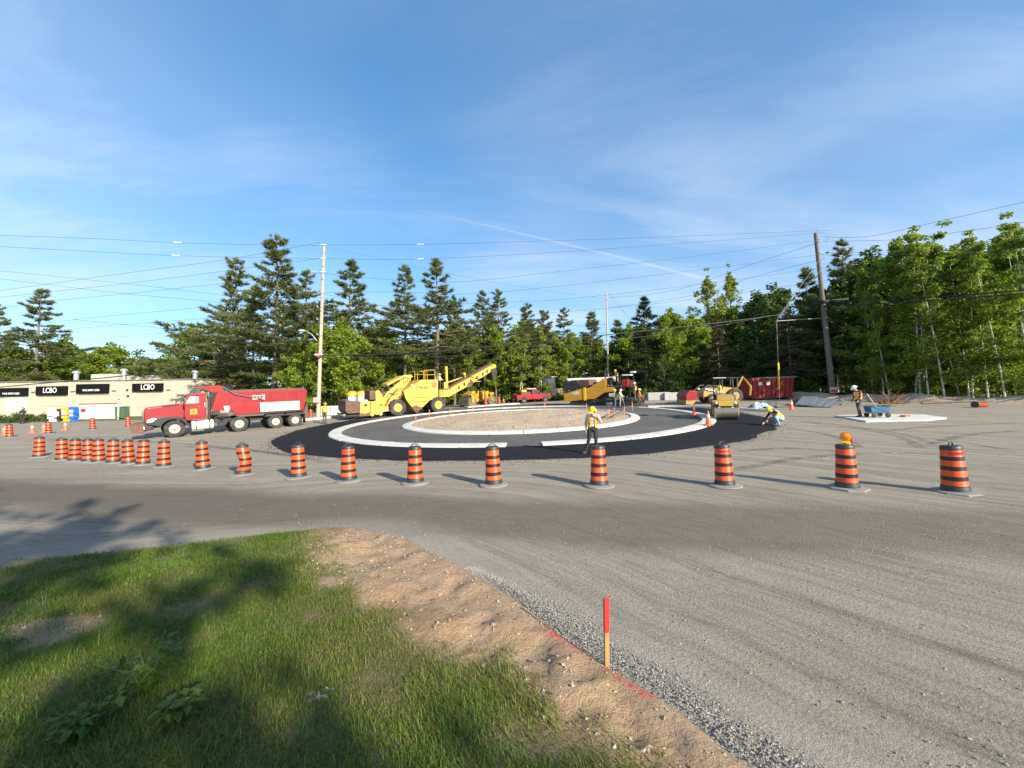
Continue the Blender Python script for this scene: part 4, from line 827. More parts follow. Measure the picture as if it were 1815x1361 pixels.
# ================================================================ stakes
MSTK=mat('stake_wood',(.32,.20,.075),.7,var=.12,vs=9,bump=.2);MSTR=mat('stake_red',(.62,.025,.02),.6,var=.10,vs=12)
P=gp(1075.5,1187);sdv_=.2;t_=thing('survey_stake','square wooden survey stake with red painted top on the near bank','stake',(P[0],P[1],P[2]))
m=Matrix.Rotation(R(1.2),4,'Y')@Matrix.Rotation(R(14),4,'Z')
MB().box(-.019,.019,-.012,.012,-.12,.275).build('stake_shaft',MSTK,t_,bevel=.002).matrix_local=m
MB().box(-.0195,.0195,-.0125,.0125,.275,.525).build('painted_top',MSTR,t_,bevel=.002).matrix_local=m
MPIN=mat('pin_orange',(.80,.18,.10),.5)
ORD=('first','second','third','fourth','fifth','sixth','seventh','eighth','ninth','tenth','eleventh','twelfth','thirteenth','fourteenth','fifteenth')
for i,(px,py) in enumerate(sorted([(737,752),(755,757),(761,742),(795,760),(799,739),(860,761),(949,758),(1023,753),(966,732),(1080,749),(1089,735),(1107,738),(1121,729),(838,736),(1040,735)])):
    P=gp(px,py);rr_=math.hypot(P[0]-RC[0],P[1]-RC[1]);z=float(island_z(P[0],P[1])) if rr_<8.1 else g(P[0],P[1])+.1
    t_=thing('form_stake','orange tipped wooden form stake on the soil island, %s from the left'%ORD[i],'stake',(P[0],P[1],z-.1),'form stakes round the island');MB().box(-.025,.025,-.012,.012,-.1,.42).build('stake_shaft',MSTK,t_);MB().box(-.027,.027,-.014,.014,.42,.62+.1*(i%3)).build('painted_top',MPIN,t_)
for i,(a0,b0) in enumerate((((1073,747),(1092,735)),((1086,747),(1104,736)))):
    P=gp(*a0);Q=gp(*b0);z=.35;o=MB().bar((0,0,.0),(Q[0]-P[0],Q[1]-P[1],g(Q[0],Q[1])-g(P[0],P[1])),.16,.07).build('timber_plank',MPOLD);o.location=(P[0],P[1],g(P[0],P[1])+z);tag(o,('left','right')[i]+' dark plank lying across the right side of the soil island','plank')
# plant and stump remnants on the lawn
MLF=leaf_mat('weed_leaf',(.06,.12,.02),(.13,.20,.04),.35,.45,6)
MSTEM=mat('weed_stem',(.10,.13,.04),.7)
def weed(px,py,label,h,n,seed):
    P=gp(px,py);t_=thing('leafy_sapling',label,'plant',(P[0],P[1],P[2]+.12));rq=random.Random(seed);V=[];Fq=[]
    for s_ in range(n):
        a=rq.uniform(0,6.28);L=h*rq.uniform(.6,1);sp=rq.uniform(.2,.75)*h;tip=(math.cos(a)*sp,math.sin(a)*sp,L);pts=[(0,0,-.08),(tip[0]*.3,tip[1]*.3,L*.5),tip];MB().tube(pts,[.005,.004,.002],5).build('stem',MSTEM,t_)
        for k in range(22):
            f_=.25+.65*k/21;c=Vector((tip[0]*f_**1.5+rq.uniform(-.03,.03),tip[1]*f_**1.5+rq.uniform(-.03,.03),L*f_+rq.uniform(-.03,.02)));d=Vector((rq.uniform(-1,1),rq.uniform(-1,1),rq.uniform(-.25,.4))).normalized();l_=rq.uniform(.045,.085);w_=l_*.32;sd2=d.cross(Vector((0,0,1))).normalized();o=len(V)
            V+=[c,c+d*l_*.45+sd2*w_+Vector((0,0,.004)),c+d*l_+Vector((0,0,-.012)),c+d*l_*.45-sd2*w_+Vector((0,0,.004)),c+d*l_*.5+Vector((0,0,-.006))];Fq+=[(o,o+1,o+4),(o+1,o+2,o+4),(o+2,o+3,o+4),(o+3,o,o+4)]
    mesh_np('foliage',[tuple(v) for v in V],Fq,MLF,t_)
weed(262,1262,'broad leaved sapling growing in the near lawn at left',.36,9,3);weed(320,1315,'low leafy weed right of the taller sapling at the lower left',.2,6,4);weed(150,1345,'leafy weed in the bottom left corner of the lawn',.22,7,6)
P=gp(575,1272);t_=thing('rock_cluster','small weathered grey rock breaking through the lawn','rock',(P[0],P[1],P[2]+.09));rq=np.random.default_rng(8)
for k in range(6):
    b_=MB().ball((0,0,0),(.055,.04,.03),9,6);b_.v=[tuple(np.array(v)*(1+.28*rq.normal())) for v in b_.v];o=b_.build('rock',mat('rock_grey',(.27,.26,.24),.9,var=.35,vs=30,bump=.5),t_);o.location=(float(rq.normal(0,.07)),float(rq.normal(0,.035)),.015);o.rotation_euler=(0,0,float(rq.uniform(0,6)))
# ================================================================ vehicles
MTY=mat('tyre_rubber',(.035,.033,.031),.85,var=.2,dirt=.45,dcol=(.15,.13,.11),ds=3,bump=.2,bs=25)
MRIM=mat('rim_cream',(.44,.40,.32),.45,var=.12,dirt=.3,dcol=(.25,.2,.15),ds=6);MTRED=mat('truck_red',(.27,.005,.010),.38,var=.12,vs=1.2,coat=.12,dirt=.28,dcol=(.12,.03,.024),ds=1.6)
MCHR=mat('chrome',(.65,.66,.67),.18,1.,var=.08);MFR=mat('chassis_black',(.025,.023,.021),.65,var=.3,dirt=.35,dcol=(.12,.09,.07));MGL=mat('vehicle_glass',(.05,.07,.08),.06,var=.05,spec=.8)
MCLR=mat('clear_glass',(.7,.8,.8),.05,var=.02,alpha=.22,spec=.8);MRST=mat('rusty_steel',(.14,.075,.05),.8,var=.35,vs=3,dirt=.4,dcol=(.08,.06,.05));MCRM=mat('panel_cream',(.68,.63,.50),.45,var=.06,dirt=.15,dcol=(.45,.35,.25));MFEN=mat('fender_black',(.02,.021,.023),.4,var=.15,dirt=.2,dcol=(.12,.1,.08))
MMY=mat('machine_yellow',(.60,.385,.055),.45,var=.14,vs=1.5,dirt=.40,dcol=(.30,.17,.06),ds=2.4);MCY=mat('paver_yellow',(.58,.295,.025),.42,var=.12,vs=1.5,dirt=.28,dcol=(.30,.17,.06),ds=1.6);MLMP=mat('lamp_lens',(.75,.76,.74),.12,var=.05,coat=.5)
def wheel(parent,c,r,w_,rimr=.55,rim=None,hub=None,name='wheel',side=-1):
    "tyre with rim and hub; the outer face looks along side*y"
    h=w_/2;t_=MB().lathe([(r*rimr,-h*.9),(r*.72,-h),(r*.92,-h*.95),(r*.985,-h*.75),(r,-h*.4),(r,h*.4),(r*.985,h*.75),(r*.92,h*.95),(r*.72,h),(r*rimr,h*.9)],c,'y',28,close=True).build(name,MTY,parent)
    y=side*h
    k=MB().lathe([(r*rimr*1.01,y*.9),(r*rimr*.97,y*.92),(r*rimr*.88,y*.55),(r*rimr*.45,y*.5),(r*rimr*.40,y*.8),(r*rimr*.22,y*.85),(0,y*.86)],c,'y',24);k.build('rim',rim or MRIM,t_)
    MB().lathe([(r*rimr*.24,y*.84),(r*rimr*.22,y*1.02),(r*rimr*.1,y*1.05),(0,y*1.05)],c,'y',14).build('hub',hub or MCHR,t_)
    m_=MB()
    for i in range(10):
        a=i*.6283;m_.cyl((c[0]+math.cos(a)*r*rimr*.33,c[1]+y*.7,c[2]+math.sin(a)*r*rimr*.33),(c[0]+math.cos(a)*r*rimr*.33,c[1]+y*.9,c[2]+math.sin(a)*r*rimr*.33),r*.02,n=5)
    m_.build('wheel_nuts',MFR,t_);return t_
def vehicle(name,label,cat,a,b):
    "frame whose x axis runs from ground pixel a to ground pixel b, near side at y=0"
    A_=gp(*a) if len(a)==2 else gxy(a[0],a[2]);B_=gp(*b) if len(b)==2 else gxy(b[0],b[2])
    h=math.atan2(B_[1]-A_[1],B_[0]-A_[0]);return thing(name,label,cat,frame(A_[0],A_[1],h))
# ---------------------------------------------------------------- dump truck
T=vehicle('dump_truck','red four axle dump truck with cream rims facing left','truck',(310.2,775.3),(523.5,755.5))
MB().box(-1.3,8.2,.75,.95,.72,1.02).box(-1.3,8.2,1.55,1.75,.72,1.02).box(.9,1.1,.8,1.7,.6,.9).box(5.6,7.9,.95,1.55,.55,.8).build('chassis',MFR,T)
for x,r_,dual in ((0,.58,0),(3.66,.57,0),(6.05,.53,1),(7.46,.53,1)):
    wheel(T,(x,.19,r_),r_,.36,.52,side=-1);wheel(T,(x,2.31,r_),r_,.36,.52,side=1)
    if dual: wheel(T,(x,.60,r_),r_,.34,.52,side=-1);wheel(T,(x,1.90,r_),r_,.34,.52,side=1)
    MB().cyl((x,.3,r_),(x,2.2,r_),.09,n=10).build('axle',MFR,T)
MB().prism([(-2.02,.5),(-1.6,.42),(-1.42,.5),(-1.42,1.08),(-1.9,1.1),(-2.02,.95)],.45,2.05).build('plow_hitch',MRST,T,bevel=.02)
mb=MB()
for y in (.5,.95,1.5,1.95): mb.box(-2.12,-2.0,y-.06,y+.06,.5,1.0)
mb.build('hitch_lugs',MRST,T)
bp=MB().prism([(-1.45,.58),(-1.05,.62),(-1.05,1.0),(-1.5,1.0)],.12,2.38).build('bumper',MFEN,T,bevel=.04);MB().box(-1.525,-1.48,.9,1.25,.72,.88).build('licence_plate',MSW,bp);MB().box(-1.52,-1.46,.22,.5,.68,.88).build('fog_lamp',MLMP,bp)
MB().prism([(-1.5,1.1),(-1.46,1.92),(-1.32,2.08),(-.3,2.22),(.5,2.27),(.62,2.24),(.62,1.25),(-.2,1.15)],.48,2.02).build('hood',MTRED,T,bevel=.07)
MB().prism([(-.6,2.16),(.0,2.22),(.3,2.26),(.3,2.2),(-.5,2.1)],.44,.482).build('hood_vent',MFEN,T)
MB().prism([(-1.56,1.12),(-1.5,1.12),(-1.44,1.9),(-1.5,1.92)],.72,1.78).build('grille',MCHR,T,bevel=.015)
mb=MB()
for k in range(7): mb.box(-1.575,-1.555,.76,1.74,1.2+.1*k,1.235+.1*k)
mb.build('grille_bars',MFR,T)
arch=[(-1.35,.98),(-1.38,1.15),(-1.2,1.34),(-.55,1.44),(.25,1.4),(.6,1.2),(.75,.8),(.62,.72),(.52,.92),(.33,1.14),(0,1.24),(-.35,1.17),(-.58,.98),(-.68,.75),(-.9,.85)]
for y0,y1 in ((.0,.5),(2.0,2.5)):
    fe=MB().prism(arch,y0,y1).build('fender',MFEN,T,bevel=.04)
    MB().prism([(-1.40,1.1),(-1.33,1.32),(-1.0,1.42),(-.86,1.34),(-1.1,1.14)],y0-.012 if y0<1 else y1-.2,y0+.2 if y0<1 else y1+.012).build('headlight',MLMP,fe,bevel=.02)
# cab: floor, door side, roof, pillars, glass so the driver shows
MB().box(.6,1.72,.2,2.3,1.12,1.32).box(1.62,1.74,.18,2.32,1.32,2.9).build('cab_shell',MTRED,T,bevel=.02)
MB().prism([(.45,2.84),(.62,2.94),(1.2,3.0),(1.76,2.95),(1.76,2.82),(.5,2.8)],.16,2.34).build('cab_roof',MTRED,T,bevel=.04)
for y0,y1 in ((.16,.24),(2.26,2.34)):
    dr=MB().prism([(.56,1.25),(.56,2.24),(1.72,2.24),(1.72,1.25)],y0,y1).build('door',MTRED,T,bevel=.015)
    MB().prism([(.62,2.26),(.86,2.78),(1.36,2.78),(1.36,2.26)],y0+.03,y1-.03).build('window',MCLR,dr);MB().box(1.37,1.64,y0,y1,2.24,2.82).build('door_pillar',MTRED,dr)
    MB().box(1.30,1.42,y0-.02 if y0<1 else y1,y0 if y0<1 else y1+.02,2.0,2.05).build('door_handle',MCHR,dr)
    MB().bar((.52,(y0+y1)/2,2.24),(.80,(y0+y1)/2,2.84),.07,.07).build('windscreen_pillar',MTRED,T)
MB().box(.85,1.22,.145,.159,1.5,1.87).build('door_placard',mat('placard_amber',(.75,.42,.02),.5,var=.1),T);MB().box(.97,1.1,.140,.144,1.6,1.77).build('placard_mark',MRED,T)
MB().add([(.47,.3,2.26),(.47,2.2,2.26),(.74,2.2,2.84),(.74,.3,2.84),(.49,.3,2.26),(.49,2.2,2.26),(.76,2.2,2.84),(.76,.3,2.84)],[(0,1,2,3),(7,6,5,4),(0,4,5,1),(1,5,6,2),(2,6,7,3),(3,7,4,0)]).build('windscreen',MCLR,T)
MB().box(.5,1.62,.4,2.1,1.33,1.5).box(1.3,1.6,.4,1.0,1.5,2.3).build('seat',MFR,T);MB().lathe([(.2,0),(.22,.015),(.2,.03)],(.72,.75,2.0),'x',16,close=True).build('steering_wheel',MFR,T)
mr_=MB().tube([(.55,.1,2.75),(.5,-.15,2.75),(.5,-.15,2.15),(.55,.1,2.12)],.018,6).build('mirror_arm',MCHR,T);MB().box(.46,.54,-.27,-.06,2.2,2.68).build('mirror',MFEN,mr_,bevel=.02)
MB().prism([(.45,2.93),(.9,3.02),(.9,3.1),(.7,3.1)],.9,1.6).build('roof_marker',MSW,T)
MB().cyl((1.92,.28,1.1),(1.92,.28,2.7),.11,n=12).build('exhaust_stack',MFR,T);MB().tube([(1.92,.28,2.65),(1.92,.28,2.95),(1.96,.28,3.1),(2.05,.28,3.16)],.065,10).build('exhaust_tip',MCHR,T);MB().box(1.80,1.83,.2,.36,1.3,2.5).build('heat_shield',MCHR,T)
tk=MB().lathe([(.0,.9),(.3,.9),(.34,.93),(.34,2.12),(.3,2.15),(0,2.15)],(0,.36,.72),'x',20).build('fuel_tank',MCRM,T)
for x in (1.15,1.9): MB().lathe([(.335,x-.04),(.352,x-.04),(.352,x+.04),(.335,x+.04)],(0,.36,.72),'x',20,close=True).build('tank_strap',MCHR,tk)
MB().box(.9,1.6,.02,.4,.32,.36).box(.9,1.6,.02,.4,1.08,1.12).build('step',MCHR,T)
MB().box(2.2,3.0,.3,2.2,.75,1.3).cyl((2.35,.2,1.25),(3.0,.2,1.25),.14,n=10).box(2.4,2.9,.05,.5,.6,.8).cyl((2.6,.3,.95),(2.6,2.2,.95),.17,n=10).build('air_tanks',MFR,T,bevel=.02)
# box body: two sides, front, tailgate, floor
side=[(2.0,1.72),(2.4,3.0),(8.30,3.02),(8.42,2.9),(8.1,1.3),(5.0,1.32),(3.2,1.6)]
for y0,y1 in ((.0,.09),(2.41,2.5)): MB().prism(side,y0,y1).build('box_side',MTRED,T,bevel=.015)
MB().prism([(2.0,1.72),(2.12,1.72),(2.62,3.42),(2.5,3.42)],.09,2.41).build('box_front',MTRED,T);MB().prism([(8.0,1.3),(8.1,1.3),(8.41,2.95),(8.3,2.95)],.09,2.41).build('tailgate',MTRED,T)
MB().prism([(2.0,1.72),(2.06,1.82),(3.2,1.72),(8.08,1.45),(8.06,1.32),(5.,1.34),(3.2,1.6)],.092,2.408).build('box_floor',MFR,T)
MB().prism([(2.4,2.9),(2.4,3.42),(2.58,3.45),(2.85,3.0)],-.005,.095).build('box_corner',MTRED,T)
cn=MB().prism([(2.6,3.38),(1.5,3.3),(1.22,3.28),(1.2,3.36),(1.5,3.42),(2.6,3.5)],.0,2.5).build('cab_guard',MTRED,T,bevel=.015);MB().prism([(2.45,3.0),(2.1,3.0),(1.55,3.29),(2.5,3.38)],.02,.08).build('guard_gusset',MTRED,cn);MB().box(1.18,1.5,.1,2.4,3.43,3.48).build('tarp_roller',MRST,cn)
MB().prism([(2.8,3.0),(8.2,3.01),(8.2,3.16),(2.8,3.14)],.02,.07).build('side_board',MRST,T)
for x in (3.1,4.0,4.9,5.8,6.7,7.6): MB().bar((x,-.02,1.62 if x<5 else 2.12),(x,-.02,2.98),.07,.05).build('box_rib',MTRED,T)
MB().prism([(2.95,1.98),(3.15,2.06),(4.98,2.1),(4.98,1.28),(3.45,1.25)],-.06,-.004).build('tool_box',MTRED,T,bevel=.02)
for x0,x1 in ((5.0,5.62),(5.65,7.12),(7.15,7.8)): MB().box(x0,x1,-.055,-.004,1.38,2.1).build('side_panel',MCRM,T,bevel=.012)
MB().add([(2.72,-.075,1.97),(3.05,-.075,1.97),(3.1,-.075,1.75),(2.92,-.075,1.5),(2.78,-.075,1.7),(2.72,-.06,1.97),(3.05,-.06,1.97),(3.1,-.06,1.75),(2.92,-.06,1.5),(2.78,-.06,1.7)],[(4,3,2,1,0),(5,6,7,8,9),(0,1,6,5),(1,2,7,6),(2,3,8,7),(3,4,9,8),(4,0,5,9)]).build('reflector_shield',MSW,T)
MB().tube([(2.62,-.1,3.42),(2.75,-.12,3.36),(3.4,-.13,2.82),(5.25,-.13,2.33)],.04,8).build('tarp_arm',MCHR,T)
mb=MB().box(4.5,5.3,-.09,-.02,2.62,2.68).box(4.5,5.3,-.09,-.02,2.36,2.42)
for k in range(4): mb.bar((4.5+.22*k,-.055,2.4),(4.66+.2*k,-.055,2.66),.03,.03)
mb.box(5.22,5.32,-.1,-.02,2.3,2.72).build('arm_bracket',MCRM,T)
for x in (4.35,8.2): MB().box(x-.02,x+.02,.0,.6,.25,1.0).build('mud_flap',MFR,T)
MB().prism([(8.15,.6),(8.2,1.3),(8.45,2.0),(8.5,.7)],.2,2.3).build('rear_apron',MRST,T)
for z in (1.15,): MB().box(8.1,8.14,.1,.3,z,z+.12).build('tail_lamp',MRED,T)
# trim that breaks up the panels of the truck
for x in (.8,1.05,1.3): MB().box(.62,.66,x-.05,x+.05,3.0,3.05).build('clearance_light',MAMB,T)
MB().prism([(.36,2.86),(.62,2.96),(.64,2.92),(.4,2.8)],.3,2.2).build('sun_visor',MFEN,T)
MB().tube([(1.66,.12,1.45),(1.66,.08,1.5),(1.66,.08,2.3),(1.66,.12,2.35)],.015,6).build('grab_handle',MCHR,T)
for z in (2.14,2.86): MB().box(2.3 if z>2.5 else 5.0,8.34,-.02,-.003,z-.03,z+.03).build('rub_rail',MTRED,T)
MB().box(3.3,8.0,-.03,-.003,1.24,1.36).build('lower_rail',MFR,T)
for x in (5.3,6.3,7.3): MB().box(x-.05,x+.05,-.062,-.056,1.42,1.47).build('side_marker',MAMB,T)
MB().box(2.05,2.5,-.01,.3,1.35,1.68).build('battery_box',MFR,T,bevel=.02);MB().tube([(2.2,.1,1.3),(2.6,.05,1.1),(3.0,.1,1.2),(3.3,.2,.9)],.025,6).build('air_hose',MFR,T)
for x in (6.05,7.46): MB().prism([(x-.75,1.0),(x-.6,1.16),(x+.6,1.16),(x+.75,1.0),(x+.72,.98),(x-.72,.98)],.05,.75).build('quarter_fender',MFR,T)
# ---------------------------------------------------------------- material transfer vehicle
T=vehicle('material_transfer_vehicle','large yellow asphalt transfer machine with raised rear conveyor','paving machine',(706.4,737.5),(777,731.4));TB=T
for x in (.0,4.34):
    for y,sd_ in ((.32,-1),(2.68,1)): wheel(T,(x,y,.84),.84,.64,.5,MMY,MMY,side=sd_)
    MB().cyl((x,.4,.84),(x,2.6,.84),.16,n=10).build('axle',MFR,T)
MB().prism([(.73,2.46),(.78,2.05),(1.0,1.49),(1.9,.22),(2.1,.22),(3.5,1.36),(4.45,1.6),(4.49,3.5),(2.71,3.55)],.28,2.72).build('surge_bin',MMY,T,bevel=.03)
MB().box(.8,4.46,.235,.275,2.02,2.09).build('belt_rail',MMY,T);MB().box(3.75,4.3,.262,.278,2.7,3.22).build('side_grille',MRST,T)
mb=MB()
for k in range(5): mb.box(3.8+.11*k,3.84+.11*k,.245,.261,2.74,3.18)
mb.build('grille_slats',MMY,T)
MB().lathe([(.97,0),(1.03,0),(1.03,.012),(.97,.012)],(0,0,0),'y',28,close=True).warp(lambda x,y,z:(2.72+.66*x,.262+y,2.72+.26*z)).build('logo_ring',MFR,T)
text_obj('WEILER',.30,MFR,T,facing(2.72,.272,2.72,0,-1),xs=1.0,bold=.006)
mb=MB()
for k in range(14): mb.box(1.35+.15*k,1.46+.15*k,.265,.281,1.68,1.75)
mb.build('stencil_row',MFR,T)
MB().box(1.95,2.06,.2,.6,.2,.85).build('gate_bracket',MRST,T)
# loading conveyor and hood
cv=MB().prism([(-1.75,.75),(-1.75,1.25),(-.75,2.45),(.95,3.85),(1.5,3.95),(1.75,3.6),(.72,2.5),(.55,1.7),(-.9,.6)],.75,2.25).build('loading_conveyor',MMY,T,bevel=.03)
MB().prism([(-.85,3.25),(.95,4.08),(1.7,4.12),(1.9,3.9),(1.6,3.75),(.9,3.86),(-.75,3.05)],.6,2.4).build('conveyor_hood',MMY,cv,bevel=.02)
mb=MB()
for x,z in ((-.6,2.55),(-.1,2.95),(.5,3.4),(.9,3.65)): mb.box(x-.05,x+.05,.7,2.3,z,z+.42)
mb.build('hood_strut',MRST,cv)
for x,z in ((.95,3.35),(1.15,3.5),(1.35,3.6)): MB().box(x-.06,x+.03,.73,.748,z-.22,z+.02).build('slot',MFR,cv)
MB().tube([(-.9,.7,1.9),(-.55,.68,2.35),(-.15,.68,2.1),(.3,.68,2.3)],.035,6).build('hydraulic_hose',MFR,cv)
MB().bar((-1.7,.55,.95),(.5,.55,2.2),.14,.16).build('lift_arm',MMY,T);MB().cyl((-.1,.5,1.0),(.65,.5,2.2),.09,n=10).build('lift_cylinder',MRST,T)
MB().prism([(-2.05,1.2),(-2.05,2.55),(-1.75,2.7),(-1.45,2.3),(-1.2,1.3)],.35,.6).build('side_arm_plate',MMY,T,bevel=.02);MB().box(-2.6,-2.05,.4,2.3,1.75,2.65).build('engine_drive',MRST,T,bevel=.05);MB().cyl((-1.3,.6,2.55),(-1.3,2.2,2.55),.18,n=12).build('drive_shaft',MFR,T)
MB().box(-2.0,-.75,.35,2.6,.55,1.0).bar((-2.7,.5,1.35),(-1.7,.5,1.75),.1,.1).build('front_frame',MMY,T,bevel=.02)
mb=MB().tube([(-1.6,.25,.55),(-.75,.25,.6),(-.72,.25,1.3)],.03,6);mb.build('step_rail',MPINK,T)
hp_=MB().prism([(-4.9,1.85),(-4.95,.9),(-4.75,.62),(-3.7,.62),(-3.6,1.7),(-4.3,1.8)],-.15,3.1).build('hopper',MRST,T,bevel=.04);MB().box(-4.8,-3.75,.2,2.8,.35,.6).build('push_roller_frame',MFR,hp_)
MB().cyl((-4.98,.2,.5),(-4.98,2.9,.5),.13,n=12).build('push_roller',MCHR,hp_)
MB().prism([(-3.72,.3),(-3.60,1.66),(-2.75,1.66),(-2.72,.3)],-.18,.05).build('hopper_wing',MMY,T,bevel=.02);MB().prism([(-2.66,.5),(-2.7,1.64),(-1.85,1.56),(-1.8,.45),(-2.1,.3)],-.16,.05).build('hopper_wing',MMY,T,bevel=.02);MB().box(-3.6,-2.0,.05,3.0,.4,1.45).build('hopper_body',MRST,T)
for x in (-2.55,-1.75): MB().lathe([(.0,-.06),(.16,-.06),(.2,.0),(.16,.06),(0,.06)],(x,-.05,.38),'y',14).build('caster',MMY,T)
for x in (1.55,2.3,3.3): MB().box(x-.03,x+.03,.24,.278,2.1,3.0 if x>1.6 else 2.7).build('panel_rib',MMY,T)
MB().box(1.25,3.35,.255,.279,1.28,1.33).build('panel_seam',MRST,T);MB().prism([(1.5,.8),(1.9,.24),(2.1,.24),(2.65,.7),(2.3,.75),(1.95,.95)],.255,.279).build('asphalt_crust',MRST,T)
mb=MB().tube([(4.6,.1,.7),(4.6,.1,2.45)],.02,6).tube([(4.95,.1,.7),(4.95,.1,2.45)],.02,6)
for k in range(5): mb.tube([(4.6,.1,.85+.34*k),(4.95,.1,.85+.34*k)],.018,6)
mb.build('ladder',MRST,T)
for k in range(3): MB().tube([(-1.2+.1*k,.5,1.1),(-.7+.1*k,.42,1.9+.1*k),(.1,.5,2.5+.12*k),(.8,.4,2.7+.1*k)],.022,6).build('hydraulic_hose',MFR,T)
MB().prism([(-3.70,.3),(-3.66,.62),(-3.2,.5),(-2.8,.66),(-2.74,.3)],-.192,-.181).build('asphalt_crust',MRST,T);MB().box(-3.3,-3.0,-.192,-.181,1.2,1.4).build('warning_decal',MFR,T)
for x,z in ((1.6,3.0),(3.4,2.4),(4.2,2.3)): MB().box(x-.1,x+.1,.255,.279,z-.07,z+.07).build('warning_decal',MSW,T)
# deck, rails, mast, operator station
mb=MB()
for x in (2.0,2.95): mb.tube([(x,.4,3.6),(x,.4,4.45)],.03,6)
mb.tube([(2.0,.4,4.1),(2.95,.4,4.1)],.02,6);mb.build('hand_rail',MMY,T)
mb=MB().tube([(3.06,.35,3.55),(3.08,.35,4.54),(4.2,.35,4.54),(4.2,.35,3.5)],.04,6).tube([(3.07,.35,4.05),(4.2,.35,4.05)],.03,6).tube([(3.06,2.4,3.55),(3.08,2.4,4.5),(4.2,2.4,4.5),(4.2,2.4,3.5)],.04,6).tube([(3.08,.35,4.54),(3.08,2.4,4.5)],.03,6).tube([(4.2,.35,4.54),(4.2,2.4,4.5)],.03,6);mb.build('deck_railing',MMY,T)
MB().box(4.52,5.5,.15,2.5,1.62,2.4).build('operator_platform',MMY,T,bevel=.03);MB().box(4.5,5.95,.1,2.6,2.42,2.5).build('platform_floor',MRST,T);MB().box(5.15,5.45,.2,.7,2.5,3.2).build('console',MMY,T,bevel=.03)
MB().box(5.42,5.66,.25,.5,2.5,4.92).build('mast',MMY,T,bevel=.02);MB().bar((5.6,.4,3.15),(7.0,.4,3.55),.12,.12).bar((7.0,.4,3.55),(7.5,.4,3.7),.07,.07).build('swing_arm',MMY,T)
c2=MB().prism([(5.85,1.7),(5.8,2.3),(11.6,4.95),(12.1,4.95),(12.15,4.5),(8.2,2.55),(6.0,1.55)],.95,2.05).build('discharge_conveyor',MMY,T,bevel=.02)
MB().prism([(6.0,2.42),(11.6,4.99),(11.5,5.13),(5.95,2.55)],1.0,2.0).build('belt_cover',MRST,c2)
for x,z in ((7.3,2.55),(8.0,2.9),(8.85,3.25),(9.7,3.6),(10.5,4.0),(11.1,4.3)): MB().box(x-.12,x+.1,.93,.948,z-.18,z+.18).build('inspection_slot',MFR,c2)
MB().prism([(8.3,2.55),(9.0,2.75),(9.2,3.3),(8.5,3.05)],.9,2.1).build('hinge_bracket',MRST,c2)
MB().tube([(8.55,1.5,3.45),(8.35,1.5,4.0)],.09,8).ball((8.35,1.5,4.05),.2,8,6).build('work_lamp',MMY,c2)
MB().prism([(11.55,4.5),(12.3,4.75),(12.45,4.2),(12.1,3.3),(11.8,3.35)],.85,2.15).build('discharge_chute',MFR,c2);MB().lathe([(.0,-.6),(.3,-.6),(.3,.6),(0,.6)],(12.05,1.5,4.85),'y',14).build('head_pulley',MMY,c2)
# ---------------------------------------------------------------- pair of yellow domed drums behind the hopper
for i,px in enumerate((625,641.5)):
    P=gxy(px,44.5);t_=thing('domed_drum',('left','right')[i]+' white drum with yellow dome and black straps behind the yellow machine','drum',Matrix.Translation((P[0],P[1],P[2]))@Matrix.Scale(1.3,4),'yellow domed drums')
    MB().lathe([(.5,0),(.5,1.5),(.46,1.55)],n=18).build('drum_body',MCG,t_);MB().lathe([(.52,1.5),(.53,1.62),(.45,1.85),(.25,1.98),(0,2.02)],n=18).build('dome',MMY,t_)
    for k in range(5): a=k*1.256+.5;MB().bar((.51*math.cos(a),.51*math.sin(a),.3),(.51*math.cos(a),.51*math.sin(a),1.6),.06,.03,up=(math.cos(a),math.sin(a),0)).build('strap',MFR,t_)
    MB().box(-.6,.6,-.6,.6,-.1,.1).build('pallet',MFR,t_)
